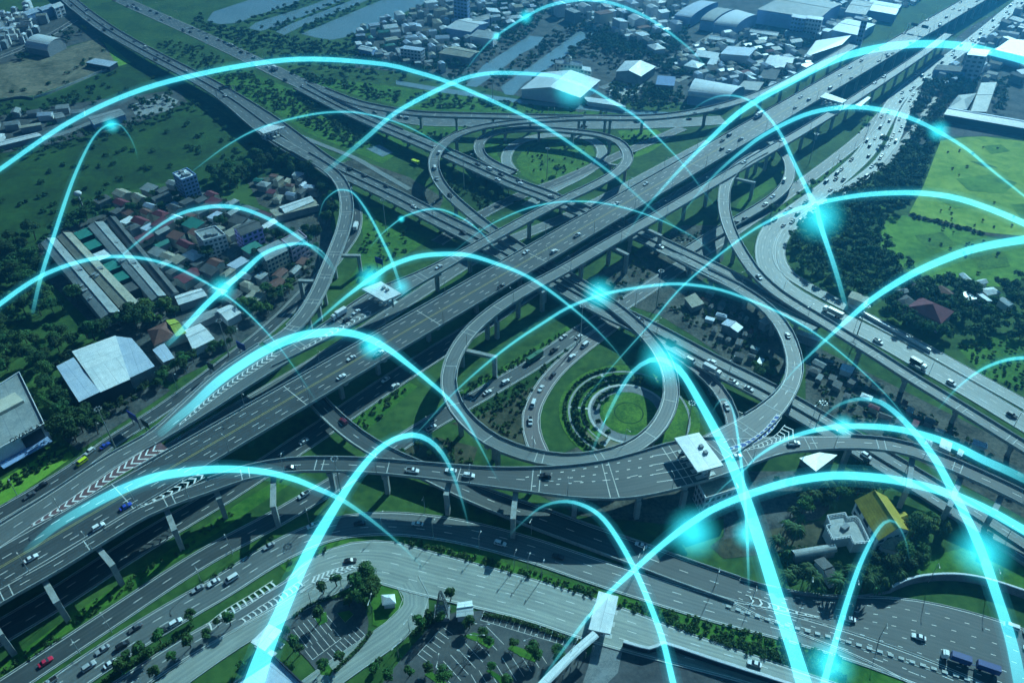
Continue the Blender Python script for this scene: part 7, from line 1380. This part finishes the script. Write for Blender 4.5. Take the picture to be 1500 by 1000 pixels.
arc("very thick arc standing on the bottom edge by the entrance canopy", [(356, 1050, 40), (372, 1000, 36), (390, 948, 30), (412, 896, 25), (436, 842, 22), (458, 798, 20), (480, 760, 17), (500, 728, 14), (522, 695, 12), (550, 662, 10.5), (576, 644, 10), (600, 637, 9.5), (614, 638, 9), (632, 647, 8), (648, 664, 7), (662, 690, 5.6), (674, 724, 4.4), (682, 752, 3), (688, 778, 1.4)], .3, 0, hmax=70)
arc("arc standing in front of the golden villa", [(1194, 1050, 12), (1207, 1000, 11), (1220, 953, 10), (1237, 893, 9), (1257, 833, 7.5), (1277, 790, 6), (1293, 767, 5), (1307, 762, 4), (1318, 772, 3), (1327, 793, 2.2), (1333, 822, 1.2)], .8, 0)
# soft balls of light at the nodes
def orb(x, y, rp, label, h=45, k=1.0):
    c = min(ARCP, key=lambda q: math.hypot(q[0] - x, q[1] - y)); near_ = math.hypot(c[0] - x, c[1] - y) < 26; P = at(x, y, min(c[2][2], 150) if near_ else h); r = rp / F * proj(P)[2] * 1.4; t = bpy.data.meshes.new("light_orb"); bm = bmesh.new(); bmesh.ops.create_icosphere(bm, subdivisions=3, radius=1); bm.to_mesh(t); bm.free()
    m = bpy.data.materials.new("orb_glow"); m.use_nodes = True; n = m.node_tree; n.nodes.clear(); out = n.nodes.new("ShaderNodeOutputMaterial"); em = n.nodes.new("ShaderNodeEmission"); em.inputs[0].default_value = (.04, .85, 1, 1)
    tc = n.nodes.new("ShaderNodeTexCoord"); ln = n.nodes.new("ShaderNodeVectorMath"); ln.operation = 'LENGTH'; n.links.new(tc.outputs["Object"], ln.inputs[0])
    mr = n.nodes.new("ShaderNodeMapRange"); mr.inputs[1].default_value = 1; mr.inputs[2].default_value = .15; mr.inputs[3].default_value = 0; mr.inputs[4].default_value = 1; n.links.new(ln.outputs["Value"], mr.inputs[0])
    pw = n.nodes.new("ShaderNodeMath"); pw.operation = 'POWER'; pw.inputs[1].default_value = 1.8; n.links.new(mr.outputs[0], pw.inputs[0]); mu = n.nodes.new("ShaderNodeMath"); mu.operation = 'MULTIPLY'; mu.inputs[1].default_value = .95 * k / r; n.links.new(pw.outputs[0], mu.inputs[0])
    n.links.new(mu.outputs[0], em.inputs[1]); n.links.new(em.outputs[0], out.inputs["Volume"]); t.materials.append(m)
    o = bpy.data.objects.new("light_orb", t); COL.objects.link(o); o.location = tuple(P); o.scale = (r, r, r); prop(o, label, "light orb", "soft glowing light orbs")
for x, y, r, l in [(163, 183, 11, "soft glowing orb over the grey field hall"), (326, 422, 17, "bright orb above the white shed in the left village"), (545, 506, 19, "soft orb over the motorway beside white cars"), (770, 25, 10, "small orb over the town left of the long pond's end"), (727, 53, 6, "tiny orb at the white warehouse by the long pond"), (838, 128, 26, "large soft orb on the huge gabled warehouse roof"), (543, 408, 19, "soft orb at the small toll canopy's corner"), (588, 321, 5, "tiny orb on the thin arc over the lawn"), (878, 430, 22, "soft orb over the low expressway at centre"), (975, 527, 34, "large soft orb at the round garden's top"), (1200, 318, 32, "large soft orb over the frontage road bend"), (1375, 192, 14, "soft orb at the pale meadow's corner"), (1235, 624, 16, "soft orb above the right toll ramp"), (1015, 780, 34, "large soft orb below the toll office"), (1095, 782, 20, "soft orb between toll office and palm garden"), (1438, 808, 36, "large soft orb on the arc at lower right"), (1216, 972, 32, "large soft orb near the bottom edge on the grass"), (588, 420, 14, "faint orb at the small toll canopy's right side")]: orb(x, y, r, l, k=.6 if l.startswith("faint") else 1)
# ================================================================== HAZE
mb = MB(); mb.box((0, 2500, 139), (8400, 7400, 282)); hz = mb.build("haze", []); prop(hz, kind="stuff")
m = bpy.data.materials.new("haze_air"); m.use_nodes = True; n = m.node_tree; n.nodes.clear(); out = n.nodes.new("ShaderNodeOutputMaterial"); v = n.nodes.new("ShaderNodeVolumePrincipled")
v.inputs["Color"].default_value = (.07, .47, .96, 1); v.inputs["Density"].default_value = .00050; v.inputs["Anisotropy"].default_value = .78; n.links.new(v.outputs[0], out.inputs["Volume"]); hz.data.materials.append(m)
for kind in ('broad', 'light', 'mid', 'small'):          # a tree shape that found no place is not part of the scene
    for t_, used in zip(PROTO.get(kind, []), PROTO.get(kind + '_used', [])):
        if not used:
            for c_ in list(t_.children): bpy.data.objects.remove(c_)
            bpy.data.objects.remove(t_)
give_labels()
